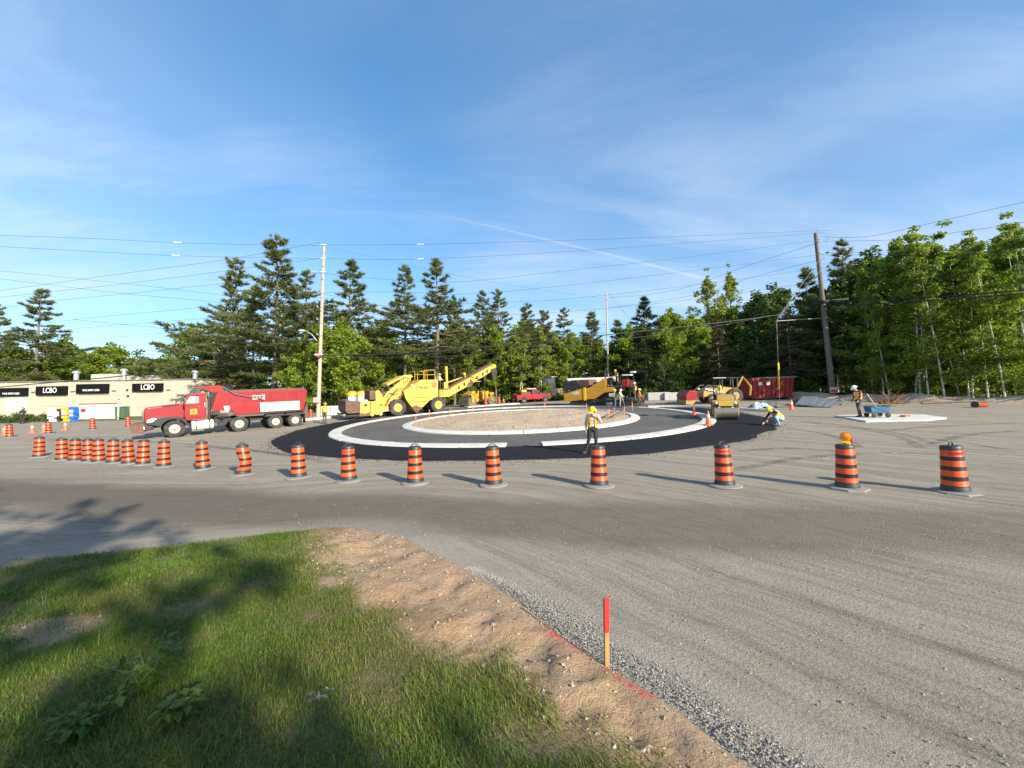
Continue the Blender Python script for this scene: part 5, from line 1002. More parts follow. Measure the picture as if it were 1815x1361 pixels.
# ---------------------------------------------------------------- rollers
def roller(name,label,m,drumw,L,rops,cab_y,mat_body,drumr=.43,mh=1.0):
    "tandem roller, local x forward"
    t_=thing(name,label,'road roller',m);w2=drumw/2;MDR=mat('drum_steel',(.34,.30,.23),.38,.75,var=.15,vs=5,dirt=.3,dcol=(.25,.2,.14))
    for sx in (1,-1):
        d_=MB().lathe([(.0,-w2),(drumr-.02,-w2),(drumr,-w2+.02),(drumr,w2-.02),(drumr-.02,w2),(0,w2)],(sx*L/2,0,drumr),'y',36).build('drum',MDR,t_)
        for sy in (-1,1): MB().prism([(sx*L/2-.13,drumr-.15),(sx*L/2+.13,drumr-.15),(sx*L/2+.2,drumr*2+.22),(sx*L/2-.4*sx,drumr*2+.22)],sy*(w2+.05)-.035,sy*(w2+.05)+.035).build('drum_yoke',mat_body,d_)
        MB().box(min(sx*(L/2-.45),sx*(L/2+.28)),max(sx*(L/2-.45),sx*(L/2+.28)),-w2-.085,w2+.085,drumr*2+.06,drumr*2+.34).build('drum_frame',mat_body,t_,bevel=.04)
        bx_=sx*(L/2+.29);hd=MB().box(min(bx_,bx_+.06*sx),max(bx_,bx_+.06*sx),-w2*.62,w2*.62,drumr*2-.02,drumr*2+.30).build('bumper_plate',MMY,t_,bevel=.03)
        for sy in (-1,1):
            MB().lathe([(.0,-.02),(.07,-.02),(.08,.03),(0,.05)],(bx_+.04*sx,sy*w2*.78,drumr*2+.2),'x',14).build('work_lamp',MLMP,t_)
            MB().lathe([(.0,-.05),(.06,-.05),(.06,.05),(0,.05)],(bx_-.05*sx,sy*w2*.55,drumr*2-.08),'x',10).build('spray_cap',MSW,t_)
        MB().bar((bx_-.02*sx,-w2,drumr*2-.02),(bx_-.02*sx,w2,drumr*2-.02),.05,.06).build('scraper_bar',MFR,t_)
    MB().prism([(L/2-.1,drumr*2+.3),(L/2-.35,drumr*2+.62),(.35,drumr*2+.7),(.3,.55),(L/2-drumr-.2,.55)],-w2*.72,w2*.72).build('engine_hood',mat_body,t_,bevel=.06)
    MB().prism([(-L/2+.1,drumr*2+.3),(-L/2+.3,drumr*2+.55),(-.3,drumr*2+.5),(-.3,.5),(-L/2+drumr+.2,.5)],-w2*.72,w2*.72).build('rear_hood',mat_body,t_,bevel=.06)
    MB().box(-.55,.5,-w2*.95,w2*.95,.62,.72).build('deck',MFR,t_);MB().box(-.5,-.05,cab_y-.25,cab_y+.25,.72+.4,.72+.52).box(-.55,-.42,cab_y-.25,cab_y+.25,1.2,1.65).build('seat',MFR,t_,bevel=.03)
    MB().box(.2,.45,cab_y-.3,cab_y+.3,.75,1.55).build('console',MFR,t_,bevel=.04);wv=MB().lathe([(.17,0),(.19,.015),(.17,.03)],(.12,cab_y,1.58),'z',16,close=True).build('steering_wheel',MFR,t_)
    for sy in (-1,1):
        MB().tube([(.42,sy*w2*.9,.9),(.42,sy*w2*.9,1.45),(-.5,sy*w2*.9,1.45),(-.55,sy*w2*.9,.9)],.022,6).build('hand_rail',MFR,t_)
    if rops:
        MB().tube([(-.62,-w2*.85,.8),(-.62,-w2*.85,rops-.12),(-.58,-w2*.75,rops),(-.58,w2*.75,rops),(-.62,w2*.85,rops-.12),(-.62,w2*.85,.8)],.045,8).build('roll_bar',MFR,t_)
        MB().box(-.6,.55,-w2*.9,w2*.15,rops+.02,rops+.08).build('canopy',MCRM,t_,bevel=.02);MB().tube([(.4,-w2*.4,.9),(.42,-w2*.4,rops+.02)],.025,6).build('canopy_post',MFR,t_)
    return t_
P=gp(1287,744.5);ax=math.atan2(-.90,-.43);rp=np.array([P[0],P[1]])-np.array([math.cos(ax),math.sin(ax)])*1.05
ROLLM=frame(rp[0],rp[1],ax,z=g(rp[0],rp[1])+.055)
roller('tandem_roller','yellow tandem roller with canopy driving towards the viewer on fresh asphalt',ROLLM,1.32,2.15,2.55,-.25,mat('roller_tan',(.34,.21,.055),.5,var=.12,dirt=.3,dcol=(.22,.17,.1)))
P=gp(826,721.5);ax=math.atan2(-.72,-.70);r2=frame(P[0]+1.3,P[1]+1.5,ax) 
roller('tandem_roller','yellow roller with wide brown drum under the raised conveyor',r2,2.1,3.3,3.1,.2,MCY,.66)
# ---------------------------------------------------------------- red pickup
T=vehicle('pickup_truck','red pickup truck with gear in its bed, seen from behind','pickup truck',(921,714.6),(966.5,711.9))
for x,y,sd_ in ((.75,.13,-1),(.75,1.72,1),(4.15,.13,-1),(4.15,1.72,1)): wheel(T,(x,y,.38),.38,.26,.6,MCHR,side=sd_)
MB().prism([(-.3,.45),(-.33,1.12),(2.0,1.16),(2.0,.42)],.0,1.85).build('bed',MTRED,T,bevel=.05)
MB().prism([(2.0,.42),(2.0,1.18),(3.35,1.18),(3.4,1.12),(4.75,1.02),(4.98,.85),(5.0,.45)],.0,1.85).build('body',MTRED,T,bevel=.06)
MB().prism([(2.02,1.17),(2.12,1.72),(3.0,1.76),(3.55,1.17)],.1,1.75).build('cab',MTRED,T,bevel=.05)
MB().prism([(2.35,1.2),(2.4,1.66),(2.92,1.69),(3.38,1.2)],.085,.098).build('side_window',MGL,T);MB().add([(2.045,.3,1.24),(2.045,1.55,1.24),(2.115,1.5,1.66),(2.115,.35,1.66),(2.03,.3,1.24),(2.03,1.55,1.24),(2.10,1.5,1.66),(2.10,.35,1.66)],[(0,1,2,3),(7,6,5,4),(0,4,5,1),(1,5,6,2),(2,6,7,3),(3,7,4,0)]).build('rear_window',MGL,T)
MB().box(-.42,-.3,.05,1.8,.42,.58).build('rear_bumper',MFEN,T,bevel=.02);MB().box(-.435,-.42,.75,1.1,.45,.57).build('licence_plate',MSW,T);MB().box(-.36,-.325,.2,1.65,.62,1.08).build('tailgate',MTRED,T,bevel=.015)
for y in (.02,1.70): MB().box(-.35,-.3,y,y+.13,.7,1.05).build('tail_lamp',MRED,T)
for x in (.75,4.15): MB().prism([(x-.5,.4),(x-.4,.72),(x,.86),(x+.4,.72),(x+.5,.4)],-.012,.0).build('wheel_arch',MFEN,T)
MB().box(3.1,3.25,-.18,-.0,1.18,1.36).build('mirror',MTRED,T,bevel=.02)
P=T.matrix_world
t_=thing('roof_rack_gear','tools and yellow and pink gear piled over the bed of the red pickup','gear',P@Matrix.Translation((1.2,.9,1.14)));MB().box(-.8,.7,-.7,.7,.0,.35).build('tool_chest',MRST,t_,bevel=.03);MB().box(-.6,.2,-.5,.4,.36,.62).build('yellow_bundle',MYEL,t_,bevel=.08);MB().box(.2,1.7,-.6,.5,.66,.82).build('pink_bundle',MPINK,t_,bevel=.06)
# ---------------------------------------------------------------- black loader behind the pickup
P=gxy(980,60);T=thing('wheel_loader','dark loader with flat canopy standing behind the red pickup','loader',frame(P[0],P[1],R(10)))
for x,y,sd_ in ((.5,.25,-1),(.5,1.95,1),(3.1,.25,-1),(3.1,1.95,1)): wheel(T,(x,y,.75),.75,.45,.5,MFR,side=sd_)
MB().box(-2.4,.9,.3,1.9,.8,2.0).build('engine_hood',MFR,T,bevel=.08);MB().box(-1.4,.5,.25,1.95,2.0,3.7).build('cab',MGL,T,bevel=.04);MB().box(-1.7,.75,.1,2.1,3.72,3.82).build('canopy',MCRM,T,bevel=.02)
for x in (-1.4,.5): MB().box(x-.06,x+.06,.2,.3,2.0,3.72).build('cab_post',MFR,T)
MB().prism([(.9,.8),(.9,1.9),(2.2,2.0),(3.8,1.4),(3.6,.8)],.4,1.8).build('front_frame',mat('loader_brown',(.22,.13,.05),.6,var=.2),T,bevel=.05);MB().prism([(3.6,.4),(3.7,1.6),(4.6,1.0),(4.7,.3)],-.1,2.3).build('bucket',MRST,T)
# ---------------------------------------------------------------- paver
T=vehicle('asphalt_paver','yellow tracked asphalt paver working at the far side of the roundabout','paver',(1006.5,720.6),(1084,721.6));TP=T;PS=1.12;T.matrix_world=T.matrix_world@Matrix.Scale(PS,4)
def trk(y0,y1):
    tr_=MB().prism([(.1,.12),(.35,.0),(4.3,.0),(4.75,.15),(4.85,.5),(4.6,.78),(.4,.55),(.12,.35)],y0,y1).build('track',MTY,T,bevel=.05)
    for x,r_,z in ((.45,.24,.28),(1.15,.22,.25),(1.85,.22,.25),(2.6,.22,.25),(3.3,.24,.28),(4.3,.36,.42)): MB().lathe([(.0,-.06),(r_*.45,-.06),(r_*.5,-.02),(r_*.85,-.02),(r_,-.05),(r_,.05),(0,.05)],(x,y0,z),'y',16).build('bogie_wheel',MFR if z<.4 else MRIM,tr_)
    mb=MB()
    for k in range(26): mb.box(.3+.16*k,.4+.16*k,y0+.02,y1-.02,-.025,.004)
    mb.build('track_pad',MFR,tr_)
trk(.05,.5);trk(2.0,2.45)
MB().prism([(-.35,.45),(-.42,1.22),(1.4,1.70),(2.3,1.78),(4.8,1.82),(4.75,1.42),(3.9,1.32),(2.9,.75),(1.8,.68),(.6,.55)],-.05,.35).build('side_panel',MCY,T,bevel=.03)
MB().prism([(-.35,.45),(-.42,1.22),(1.4,1.70),(2.3,1.78),(4.8,1.82),(4.75,1.42),(3.9,1.32),(2.9,.75),(1.8,.68),(.6,.55)],2.15,2.55).build('side_panel',MCY,T,bevel=.03)
MB().box(-.3,4.7,.36,2.14,.6,1.5).build('chassis',MFR,T);MB().box(1.78,2.02,-.09,-.04,.6,1.82).build('wing_hinge',mat('hinge_yellow',(.8,.5,.03),.4),T,bevel=.02)
text_obj('CAT',.36,MLET,T,facing(.98,-.056,1.3,0,-1),xs=1.15,bold=.018)
MB().add([(.86,-.0585,1.13),(1.1,-.0585,1.13),(.98,-.0585,1.25),(.86,-.052,1.13),(1.1,-.052,1.13),(.98,-.052,1.25)],[(0,1,2),(5,4,3),(0,3,4,1),(1,4,5,2),(2,5,3,0)]).build('logo_triangle',MCY,T)
MB().box(-.42,.9,.0,2.5,1.55,2.5).build('hopper_load',MFR,T,bevel=.1);hp2=MB().prism([(-.5,1.5),(-.45,2.45),(1.0,2.5),(1.6,1.9),(1.4,1.72)],-.02,.1).build('hopper_wing',MFR,T);MB().prism([(.0,1.6),(.05,2.55),(1.9,2.55),(2.0,1.8)],.8,2.5).build('hopper_apron',MRST,T)
MB().prism([(2.35,1.79),(3.85,2.62),(4.05,2.62),(4.05,1.83)],-.02,.5).build('engine_hood',MCY,T,bevel=.03);MB().box(2.5,4.6,.52,2.2,1.82,2.3).build('engine_cover',MFR,T,bevel=.05)
for k in range(6): MB().cyl((3.0+.3*k,.1,1.83),(3.0+.3*k,.1,1.98),.05,n=8).build('deck_lamp',MLMP,T)
MB().box(4.1,5.5,.0,2.5,1.7,1.95).build('operator_deck',MFR,T,bevel=.03);MB().box(4.2,4.55,.1,.6,1.95,2.7).build('console',MFR,T,bevel=.04)
MB().tube([(3.95,.2,1.9),(3.9,.2,3.3),(4.0,.25,3.5),(4.1,.3,3.35)],.09,8).build('exhaust_stack',MFR,T);MB().tube([(4.15,.05,1.95),(4.15,.05,2.75),(5.4,.05,2.75),(5.4,.05,1.95)],.03,6).build('hand_rail',MFR,T)
MB().box(5.4,6.1,.1,.75,1.75,2.45).build('red_seat_box',MTRED,T,bevel=.12);MB().box(5.0,5.9,.9,2.3,1.7,2.35).build('rear_console',MFR,T,bevel=.06)
MB().box(5.55,6.35,.0,.6,2.78,2.9).build('light_bar',MSW,T,bevel=.02);MB().box(6.2,6.6,.3,.7,3.02,3.14).build('light_bar',MSW,T,bevel=.02);MB().tube([(5.95,.3,1.9),(5.95,.3,2.8)],.04,6).tube([(6.4,.5,1.9),(6.4,.5,3.05)],.04,6).build('mast',MFR,T)
MB().box(5.3,6.5,-.25,2.9,.12,.75).build('screed',MFR,T,bevel=.04);MB().box(6.5,6.85,-.25,2.9,.5,.58).build('screed_walkway',MFR,T);MB().bar((3.4,-.2,.65),(5.5,-.2,.5),.12,.2).build('tow_arm',MFR,T);MB().box(5.6,6.3,-.33,-.26,.05,.5).build('end_gate',MRST,T);MB().cyl((5.1,-.5,.3),(5.1,3.0,.3),.22,n=12).build('auger',MRST,T)
for x in (5.5,6.3): MB().tube([(x,-.1,.75),(x,-.1,1.8)],.03,6).build('screed_post',MFR,T)
MB().box(4.3,4.75,-.06,.05,.95,1.25).box(4.85,5.1,-.05,.05,.85,1.05).build('tool_box',MCRM,T,bevel=.02)
# ---------------------------------------------------------------- white box lorry behind the paver, backhoe by the roller
P=gxy(1052,54);T=thing('box_lorry','pale lorry with flat load parked behind the paver','truck',frame(P[0],P[1],R(4)))
for x,y,sd_ in ((-2.6,.2,-1),(2.6,.2,-1),(-2.6,2.1,1),(2.6,2.1,1)): wheel(T,(x,y,.5),.5,.3,.55,side=sd_)
MB().box(-3.4,3.6,.1,2.2,.8,1.1).build('chassis',MFR,T);MB().box(-3.6,1.4,.0,2.3,1.1,3.0).build('cargo_box',mat('lorry_grey',(.42,.43,.43),.5,var=.08),T,bevel=.03);MB().box(1.5,3.7,.0,2.3,1.1,3.15).build('cab',MCG,T,bevel=.12)
MB().box(2.1,3.2,-.012,-.001,2.1,2.85).build('side_window',MGL,T);MB().box(-3.7,1.6,-.05,2.35,3.02,3.1).build('roof_edge',MSW,T)
P=gxy(1262,40);T=thing('backhoe_loader','tan backhoe with red bucket parked behind the roller','backhoe',frame(P[0],P[1],R(180)))
MTAN=mat('backhoe_tan',(.40,.24,.07),.5,var=.15,dirt=.2)
for x,y,sd_,r_ in ((.9,.2,-1,.5),(.9,1.8,1,.5),(-1.3,.2,-1,.75),(-1.3,1.8,1,.75)): wheel(T,(x,2-y,r_),r_,.4,.5,MTAN,side=-sd_)
MB().prism([(-1.6,.8),(-1.6,1.5),(.2,1.75),(1.7,1.45),(1.75,.7)],.35,1.65).build('engine_hood',MTAN,T,bevel=.06);mb=MB()
for x in (-1.7,-.2):
    for y in (.4,1.6): mb.box(x-.05,x+.05,y-.05,y+.05,1.5,2.5)
mb.build('cab_post',MFR,T);MB().box(-1.85,-.05,.3,1.7,2.5,2.58).build('canopy',MFR,T)
for y in (.25,1.75): MB().tube([(.0,y,1.7),(1.3,y,1.85),(2.7,y,.8)],.1,8).build('loader_arm',MFR,T);MB().cyl((.3,y,1.2),(1.6,y,1.5),.05,n=8).build('lift_cylinder',MCHR,T)
MB().prism([(2.6,.45),(2.55,1.35),(3.3,1.45),(3.7,.95),(3.6,.35)],-.1,2.1).build('bucket',MTRED,T,bevel=.04);MB().prism([(3.0,.05),(2.6,.5),(3.65,.5),(3.7,.08)],-.1,2.1).build('bucket_lip',MTAN,T)
MB().tube([(-1.7,1.0,1.0),(-2.6,1.0,2.6),(-3.4,1.0,1.6),(-3.3,1.0,.7)],[.14,.13,.11,.1],8).build('boom',MTAN,T)
# ---------------------------------------------------------------- blue wagon
P=gp(1555,742);WZ=g(P[0],P[1])+.085;T=thing('folding_wagon','blue fabric folding wagon with long handled tools on the slab','wagon',frame(P[0],P[1],R(-6),z=WZ));MBL=mat('wagon_blue',(.02,.13,.28),.7,var=.35,vs=5)
MB().prism([(-.46,.3),(-.5,.62),(.5,.62),(.46,.3)],-.26,-.235).prism([(-.46,.3),(-.5,.62),(.5,.62),(.46,.3)],.235,.26).prism([(-.46,.3),(.46,.3),(.46,.33),(-.46,.33)],-.234,.234).prism([(-.5,.62),(-.475,.62),(-.435,.3),(-.46,.3)],-.234,.234).prism([(.5,.62),(.475,.62),(.435,.3),(.46,.3)],-.234,.234).build('fabric_tub',MBL,T)
MB().tube([(-.5,-.27,.63),(.5,-.27,.63),(.5,.27,.63),(-.5,.27,.63),(-.5,-.27,.63)],.014,6).tube([(-.45,-.275,.28),(.45,-.275,.62)],.012,6).tube([(.45,-.275,.28),(-.45,-.275,.62)],.012,6).tube([(-.45,-.2,.25),(.45,-.2,.25)],.014,6).tube([(-.45,.2,.25),(.45,.2,.25)],.014,6).build('wagon_frame',MFR,T)
for x in (-.36,.36):
    for y,sd_ in ((-.27,-1),(.27,1)): wheel(T,(x,y,.13),.13,.08,.5,MFR,MFR,side=sd_)
MB().tube([(-.5,0,.3),(-.72,0,.62),(-.78,0,.66)],.012,6).build('pull_handle',MFR,T)
t_=thing('shovel','long pale handled shovel standing in the blue wagon','shovel',T.matrix_world@Matrix.Translation((.15,.05,.36)));MB().cyl((0,0,0),(-.62,0,1.0),.02,n=8).build('handle',mat('handle_pale',(.7,.55,.3),.6),t_);MB().add([(0.02,-.1,.05),(.02,.1,.05),(.1,.08,-.02),(.1,-.08,-.02),(.0,-.1,.04),(.0,.1,.04),(.08,.08,-.03),(.08,-.08,-.03)],[(0,1,2,3),(7,6,5,4),(0,4,5,1),(1,5,6,2),(2,6,7,3),(3,7,4,0)]).build('blade',MGAL,t_)
# ================================================================ people
MSKIN=mat('skin',(.50,.30,.21),.55,var=.06);MHAIR=mat('hair_dark',(.03,.022,.017),.7,var=.2);MEYE=mat('eye_dark',(.02,.015,.012),.2);MBOOT=mat('boot',(.05,.04,.03),.7,var=.2)
def cloth(name,c): return mat('cloth_'+name,c,.85,var=.16,vs=9,bump=.35,bs=22)
CBLK=cloth('black',(.022,.022,.025));CGRY=cloth('charcoal',(.065,.062,.06));CJEAN=cloth('jeans',(.09,.15,.25));CJEAN2=cloth('pale_jeans',(.26,.36,.46));CLIL=cloth('lilac_check',(.50,.42,.52));CRED=cloth('maroon',(.22,.06,.05));CTAN=cloth('tan',(.34,.29,.22));CWHT=cloth('off_white',(.6,.58,.52));CNAVY=cloth('navy',(.02,.03,.06))
VY=mat('vest_yellow',(.72,.66,.06),.7,var=.12,vs=8,bump=.3,bs=20);VO=mat('vest_orange',(.80,.22,.03),.7,var=.12,vs=8,bump=.3,bs=20);VP=mat('vest_pale',(.75,.60,.16),.7,var=.12,vs=8);MREF=mat('reflective_tape',(.62,.62,.58),.35,var=.08);HY=mat('hat_yellow',(.80,.60,.02),.3,var=.04,coat=.3);HW=mat('hat_white',(.78,.78,.76),.3,var=.04,coat=.3)
V3=lambda *a:np.array(a,float)
BASE=dict(pelvis=V3(0,0,.95),waist=V3(.0,0,1.08),chest=V3(.0,0,1.30),neck=V3(.0,0,1.48),head=V3(.025,0,1.63),
 hipL=V3(0,.095,.92),kneeL=V3(.03,.105,.50),ankL=V3(-.01,.105,.09),toeL=V3(.17,.125,.045),hipR=V3(0,-.095,.92),kneeR=V3(.03,-.105,.50),ankR=V3(-.01,-.105,.09),toeR=V3(.17,-.125,.045),
 shL=V3(0,.185,1.42),elL=V3(-.02,.235,1.14),wrL=V3(.07,.235,.90),shR=V3(0,-.185,1.42),elR=V3(-.02,-.235,1.14),wrR=V3(.07,-.235,.90))
def person(label,m,pose=None,shirt=CTAN,pants=CGRY,vest=None,hat=HY,sleeve=None,hood=False,scale=1.0,vox=.016,open_vest=False,look=(1,0,-.15),gloves=None,parent_group='road workers on the site',stripe=MREF,hair=True):
    J={k:v.copy() for k,v in BASE.items()};J.update({k:V3(*v) for k,v in (pose or {}).items()})
    root=thing('person',label,'person',m@Matrix.Scale(scale,4),parent_group)
    mb=MB();S=[]                                           # S: sample point, radius, material slot
    def caps(path,rad,slot,n=10):
        mb.tube([tuple(p) for p in path],list(rad),n);mb.ball(path[0],rad[0],n,7);mb.ball(path[-1],rad[-1],n,7)
        for a,b,r0,r1 in zip(path[:-1],path[1:],rad[:-1],rad[1:]):
            for k in range(9): S.append((a+(b-a)*k/8,r0+(r1-r0)*k/8,slot))
    def ell(c,r,slot):
        mb.ball(tuple(c),r,14,10);S.append((c,min(r),slot))
        for sy in (-.5,.5): S.append((c+V3(0,sy*r[1],0),min(r)*.9,slot))
    # slots: 0 skin, 1 shirt, 2 trousers, 3 boots, 4 sleeve
    ell(J['pelvis'],(.125,.165,.13),2);ell(J['waist'],(.115,.15,.12),1);ell((J['waist']+J['chest'])/2,(.12,.16,.12),1);ell(J['chest'],(.13,.175,.15),1);ell((J['chest']*.45+J['neck']*.55),(.105,.17,.10),1)
    caps([J['neck']-(J['neck']-J['chest'])*.2,J['neck'],J['head']-V3(0,0,.05)],[.075,.06,.058],1 if hood else 0)
    lk=V3(*look);lk/=np.linalg.norm(lk);sid=np.cross([0,0,1.],lk);sid/=np.linalg.norm(sid);hu=np.cross(lk,sid);H=J['head']
    ell(H+hu*.02,(.098,.082,.112),0);ell(H+lk*.035-hu*.06,(.062,.055,.055),0)
    caps([H+lk*.085+hu*.012,H+lk*.112-hu*.022],[.011,.016],0,6);caps([H+lk*.088-hu*.055-sid*.015,H+lk*.088-hu*.055+sid*.015],[.013,.013],0,6)
    for s_ in (-1,1): caps([H+sid*.082*s_+hu*.015,H+sid*.086*s_-hu*.03],[.02,.014],0,6)
    for s_ in 'LR':
        sy=1 if s_=='L' else -1
        caps([J['hip'+s_],(J['hip'+s_]*.45+J['knee'+s_]*.55),J['knee'+s_]],[.098,.082,.065],2);kn,an=J['knee'+s_],J['ank'+s_];caps([kn,kn*.62+an*.38+V3(-.015,0,0),an],[.063,.064,.048],2)
        d=J['toe'+s_]-an;caps([an-d*.22-V3(0,0,.04),an+d*.35-V3(0,0,.03),J['toe'+s_]],[.046,.05,.036],3)
        sh,el,wr=J['sh'+s_],J['el'+s_],J['wr'+s_];caps([sh,sh*.5+el*.5,el],[.068,.056,.047],1 if not sleeve else 4);caps([el,el*.6+wr*.4,wr],[.046,.045,.032],4 if sleeve else 0)
        fd=wr-el;fd/=np.linalg.norm(fd);lat=np.cross(fd,[0,sy*1.0,.15]);lat/=max(1e-6,np.linalg.norm(lat));pn=np.cross(fd,lat)
        pc_=wr+fd*.055;mb.ball(tuple(pc_),(.038,.036,.042),10,7);S.append((pc_,.034,5 if gloves else 0));caps([wr,pc_],[.028,.030],5 if gloves else 0,8)
        for k,(o_,L) in enumerate(((-.032,.062),(-.011,.072),(.011,.068),(.031,.054))):
            a=pc_+fd*.03+lat*o_;b=a+fd*L*.5+pn*.012*sy;c=b+fd*L*.42+pn*.026*sy;caps([a,b,c],[.0115,.0105,.009],5 if gloves else 0,6)
        a=pc_-fd*.012-lat*.036;caps([a,a-lat*.028+fd*.03,a-lat*.026+fd*.058],[.013,.012,.010],5 if gloves else 0,6)
    me0=bpy.data.meshes.new('tmp');me0.from_pydata(mb.v,[],mb.f);o=bpy.data.objects.new('tmp',me0);COL.objects.link(o)
    r_=o.modifiers.new('r','REMESH');r_.mode='VOXEL';r_.voxel_size=vox;s=o.modifiers.new('s','SMOOTH');s.iterations=2;s.factor=.5
    me=bpy.data.meshes.new_from_object(o.evaluated_get(bpy.context.evaluated_depsgraph_get()));bpy.data.objects.remove(o);bpy.data.meshes.remove(me0)
    me.materials.clear()
    for q in (MSKIN,shirt,pants,MBOOT,sleeve or shirt,gloves or MSKIN): me.materials.append(q)
    nP=len(me.polygons);C=np.zeros(nP*3,np.float32);me.polygons.foreach_get('center',C);C=C.reshape(-1,3)
    best=np.full(nP,1e9);idx=np.zeros(nP,np.int32)
    for p,r0,sl in S:
        d=np.linalg.norm(C-p,axis=1)-r0;k=d<best;best[k]=d[k];idx[k]=sl
    me.polygons.foreach_set('material_index',idx);me.polygons.foreach_set('use_smooth',[True]*nP);me.name='body';link('body',me,root)
    e=MB()
    for s_ in (-1,1): e.ball(tuple(H+lk*.086+sid*.034*s_+hu*.02),.013,8,6)
    e.build('eyes',MEYE,root)
    rot=Matrix(((lk[0],sid[0],hu[0]),(lk[1],sid[1],hu[1]),(lk[2],sid[2],hu[2])))
    loc_=lambda V:[tuple(np.array(rot@Vector(v))+H) for v in V]
    if hair:
        hb=MB().ball((-.012,0,.035),(.104,.089,.108),14,10);keep=[f_ for f_ in hb.f if not any(hb.v[i][0]>.055 and hb.v[i][2]<.085 or hb.v[i][2]<-.035 for i in f_)];hb.f=keep;hb.v=loc_(hb.v);hb.build('hair',MHAIR,root)
    if hat is not None:
        hb=MB().lathe([(.128,.045),(.131,.055),(.124,.085),(.105,.135),(.065,.165),(.02,.175),(0,.176)],n=20);hb.v=[(x*1.08,y*.95,z) for x,y,z in hb.v];hb.v=loc_(hb.v);ho=hb.build('hard_hat',hat,root)
        br=MB().lathe([(.10,.047),(.15,.042),(.165,.037),(.15,.052),(.11,.058)],n=20);br.v=[(x*1.12+(.03 if x>.05 else 0),y*.92,z) for x,y,z in br.v];br.v=loc_(br.v);br.build('brim',hat,ho)
    if vest is not None:
        sp=[J['pelvis']*.75+J['waist']*.25,J['waist'],(J['waist']+J['chest'])/2,J['chest'],J['chest']*.55+J['neck']*.45,J['chest']*.2+J['neck']*.8];dep=[.148,.143,.146,.156,.135,.095];wid=[.185,.178,.182,.198,.196,.115]
        def shell(rows,grow,a0,a1,n=26):
            V=[];
            for k,(c,dx,dy) in enumerate(rows):
                ax=(rows[min(k+1,len(rows)-1)][0]-rows[max(k-1,0)][0]);ax/=np.linalg.norm(ax);yy=V3(0,1,0);fx=np.cross(yy,ax);fx/=np.linalg.norm(fx)
                for i in range(n+1):
                    a=a0+(a1-a0)*i/n;V.append(c+fx*math.cos(a)*(dx+grow)+yy*math.sin(a)*(dy+grow))
            Fq=[(k*(n+1)+i,k*(n+1)+i+1,(k+1)*(n+1)+i+1,(k+1)*(n+1)+i) for k in range(len(rows)-1) for i in range(n)];q=MB();q.add([tuple(v) for v in V],Fq);return q
        rows=list(zip(sp,dep,wid));a0=.42 if open_vest else .0;vo=shell(rows,.0,a0,2*math.pi-a0).build('safety_vest',vest,root);so_=vo.modifiers.new('s','SOLIDIFY');so_.thickness=.008
        rr_=[(sp[1]*(1-f_)+sp[2]*f_,dep[1]*(1-f_)+dep[2]*f_,wid[1]*(1-f_)+wid[2]*f_) for f_ in (.2,.75)];shell(rr_,.004,a0,2*math.pi-a0).build('reflective_stripe',stripe,vo)
        for s_ in (-1,1):
            for fr in (1,-1):
                st_=MB()
                pts=[sp[2]+V3(fr*(dep[2]+.004)*.92,s_*.085,0),sp[3]+V3(fr*(dep[3]+.004)*.92,s_*.085,0),sp[4]+V3(fr*(dep[4]+.004)*.86,s_*.09,0)]
                for a,b in zip(pts[:-1],pts[1:]): st_.bar(tuple(a),tuple(b),.045,.006,up=(1,0,0))
                st_.build('reflective_stripe',stripe,vo)
    if hood:
        hb=MB().ball((-.03,0,.0),(.13,.115,.15),14,10);hb.f=[f_ for f_ in hb.f if not any(hb.v[i][0]>.055 and hb.v[i][2]>-.09 for i in f_)];hb.v=loc_(hb.v);hb.build('hood',shirt,root)
    return root
def pf(px,py,head,dz=0.,flat=True):
    P=gp(px,py);return frame(P[0],P[1],head,z=g(P[0],P[1])+dz,flat=flat)
# worker at the near kerb, hand to face, walking left
person('worker in yellow vest and lilac shirt holding a phone to the face',pf(1052,806.5,R(-100),.04),dict(neck=(.05,0,1.47),head=(.10,0,1.60),chest=(.02,0,1.30),hipR=(0,-.1,.92),kneeR=(-.02,-.16,.50),ankR=(-.05,-.30,.09),toeR=(.07,-.38,.045),kneeL=(.08,.10,.52),ankL=(-.06,.10,.11),toeL=(.11,.13,.045),elL=(.10,.30,1.19),wrL=(.22,.14,1.44),elR=(-.06,-.25,1.14),wrR=(-.02,-.25,.89)),shirt=CLIL,pants=CBLK,vest=VY,hat=HY,open_vest=True,look=(.8,0,-.6),scale=.98,vox=.012,stripe=VO)
MB_=MB().box(-.04,.04,-.006,.006,-.075,.075).build('phone',MFR);MB_.matrix_world=pf(1052,806.5,R(-100),.04)@Matrix.Translation((.26,.10,1.53))@Matrix.Rotation(R(25),4,'Y');tag(MB_,'dark phone held at the face of the kerbside worker','phone')
P=gp(1524,741.5);person('worker in white hard hat walking on the slab ahead of the wagon',frame(P[0],P[1],R(176),z=g(P[0],P[1])+.085,flat=True),dict(chest=(.02,0,1.30),neck=(.08,0,1.46),head=(.17,0,1.59),kneeL=(.12,.10,.51),ankL=(.10,.10,.10),toeL=(.28,.11,.045),kneeR=(-.02,-.10,.5),ankR=(-.14,-.10,.10),toeR=(.03,-.11,.05),elL=(.06,.22,1.15),wrL=(.16,.18,.92),elR=(.06,-.22,1.15),wrR=(.17,-.18,.92),shL=(.04,.185,1.41),shR=(.04,-.185,1.41)),shirt=CRED,sleeve=CRED,pants=CGRY,vest=VP,hat=HW,look=(.75,0,-.65),scale=1.06,vox=.013,stripe=VO)
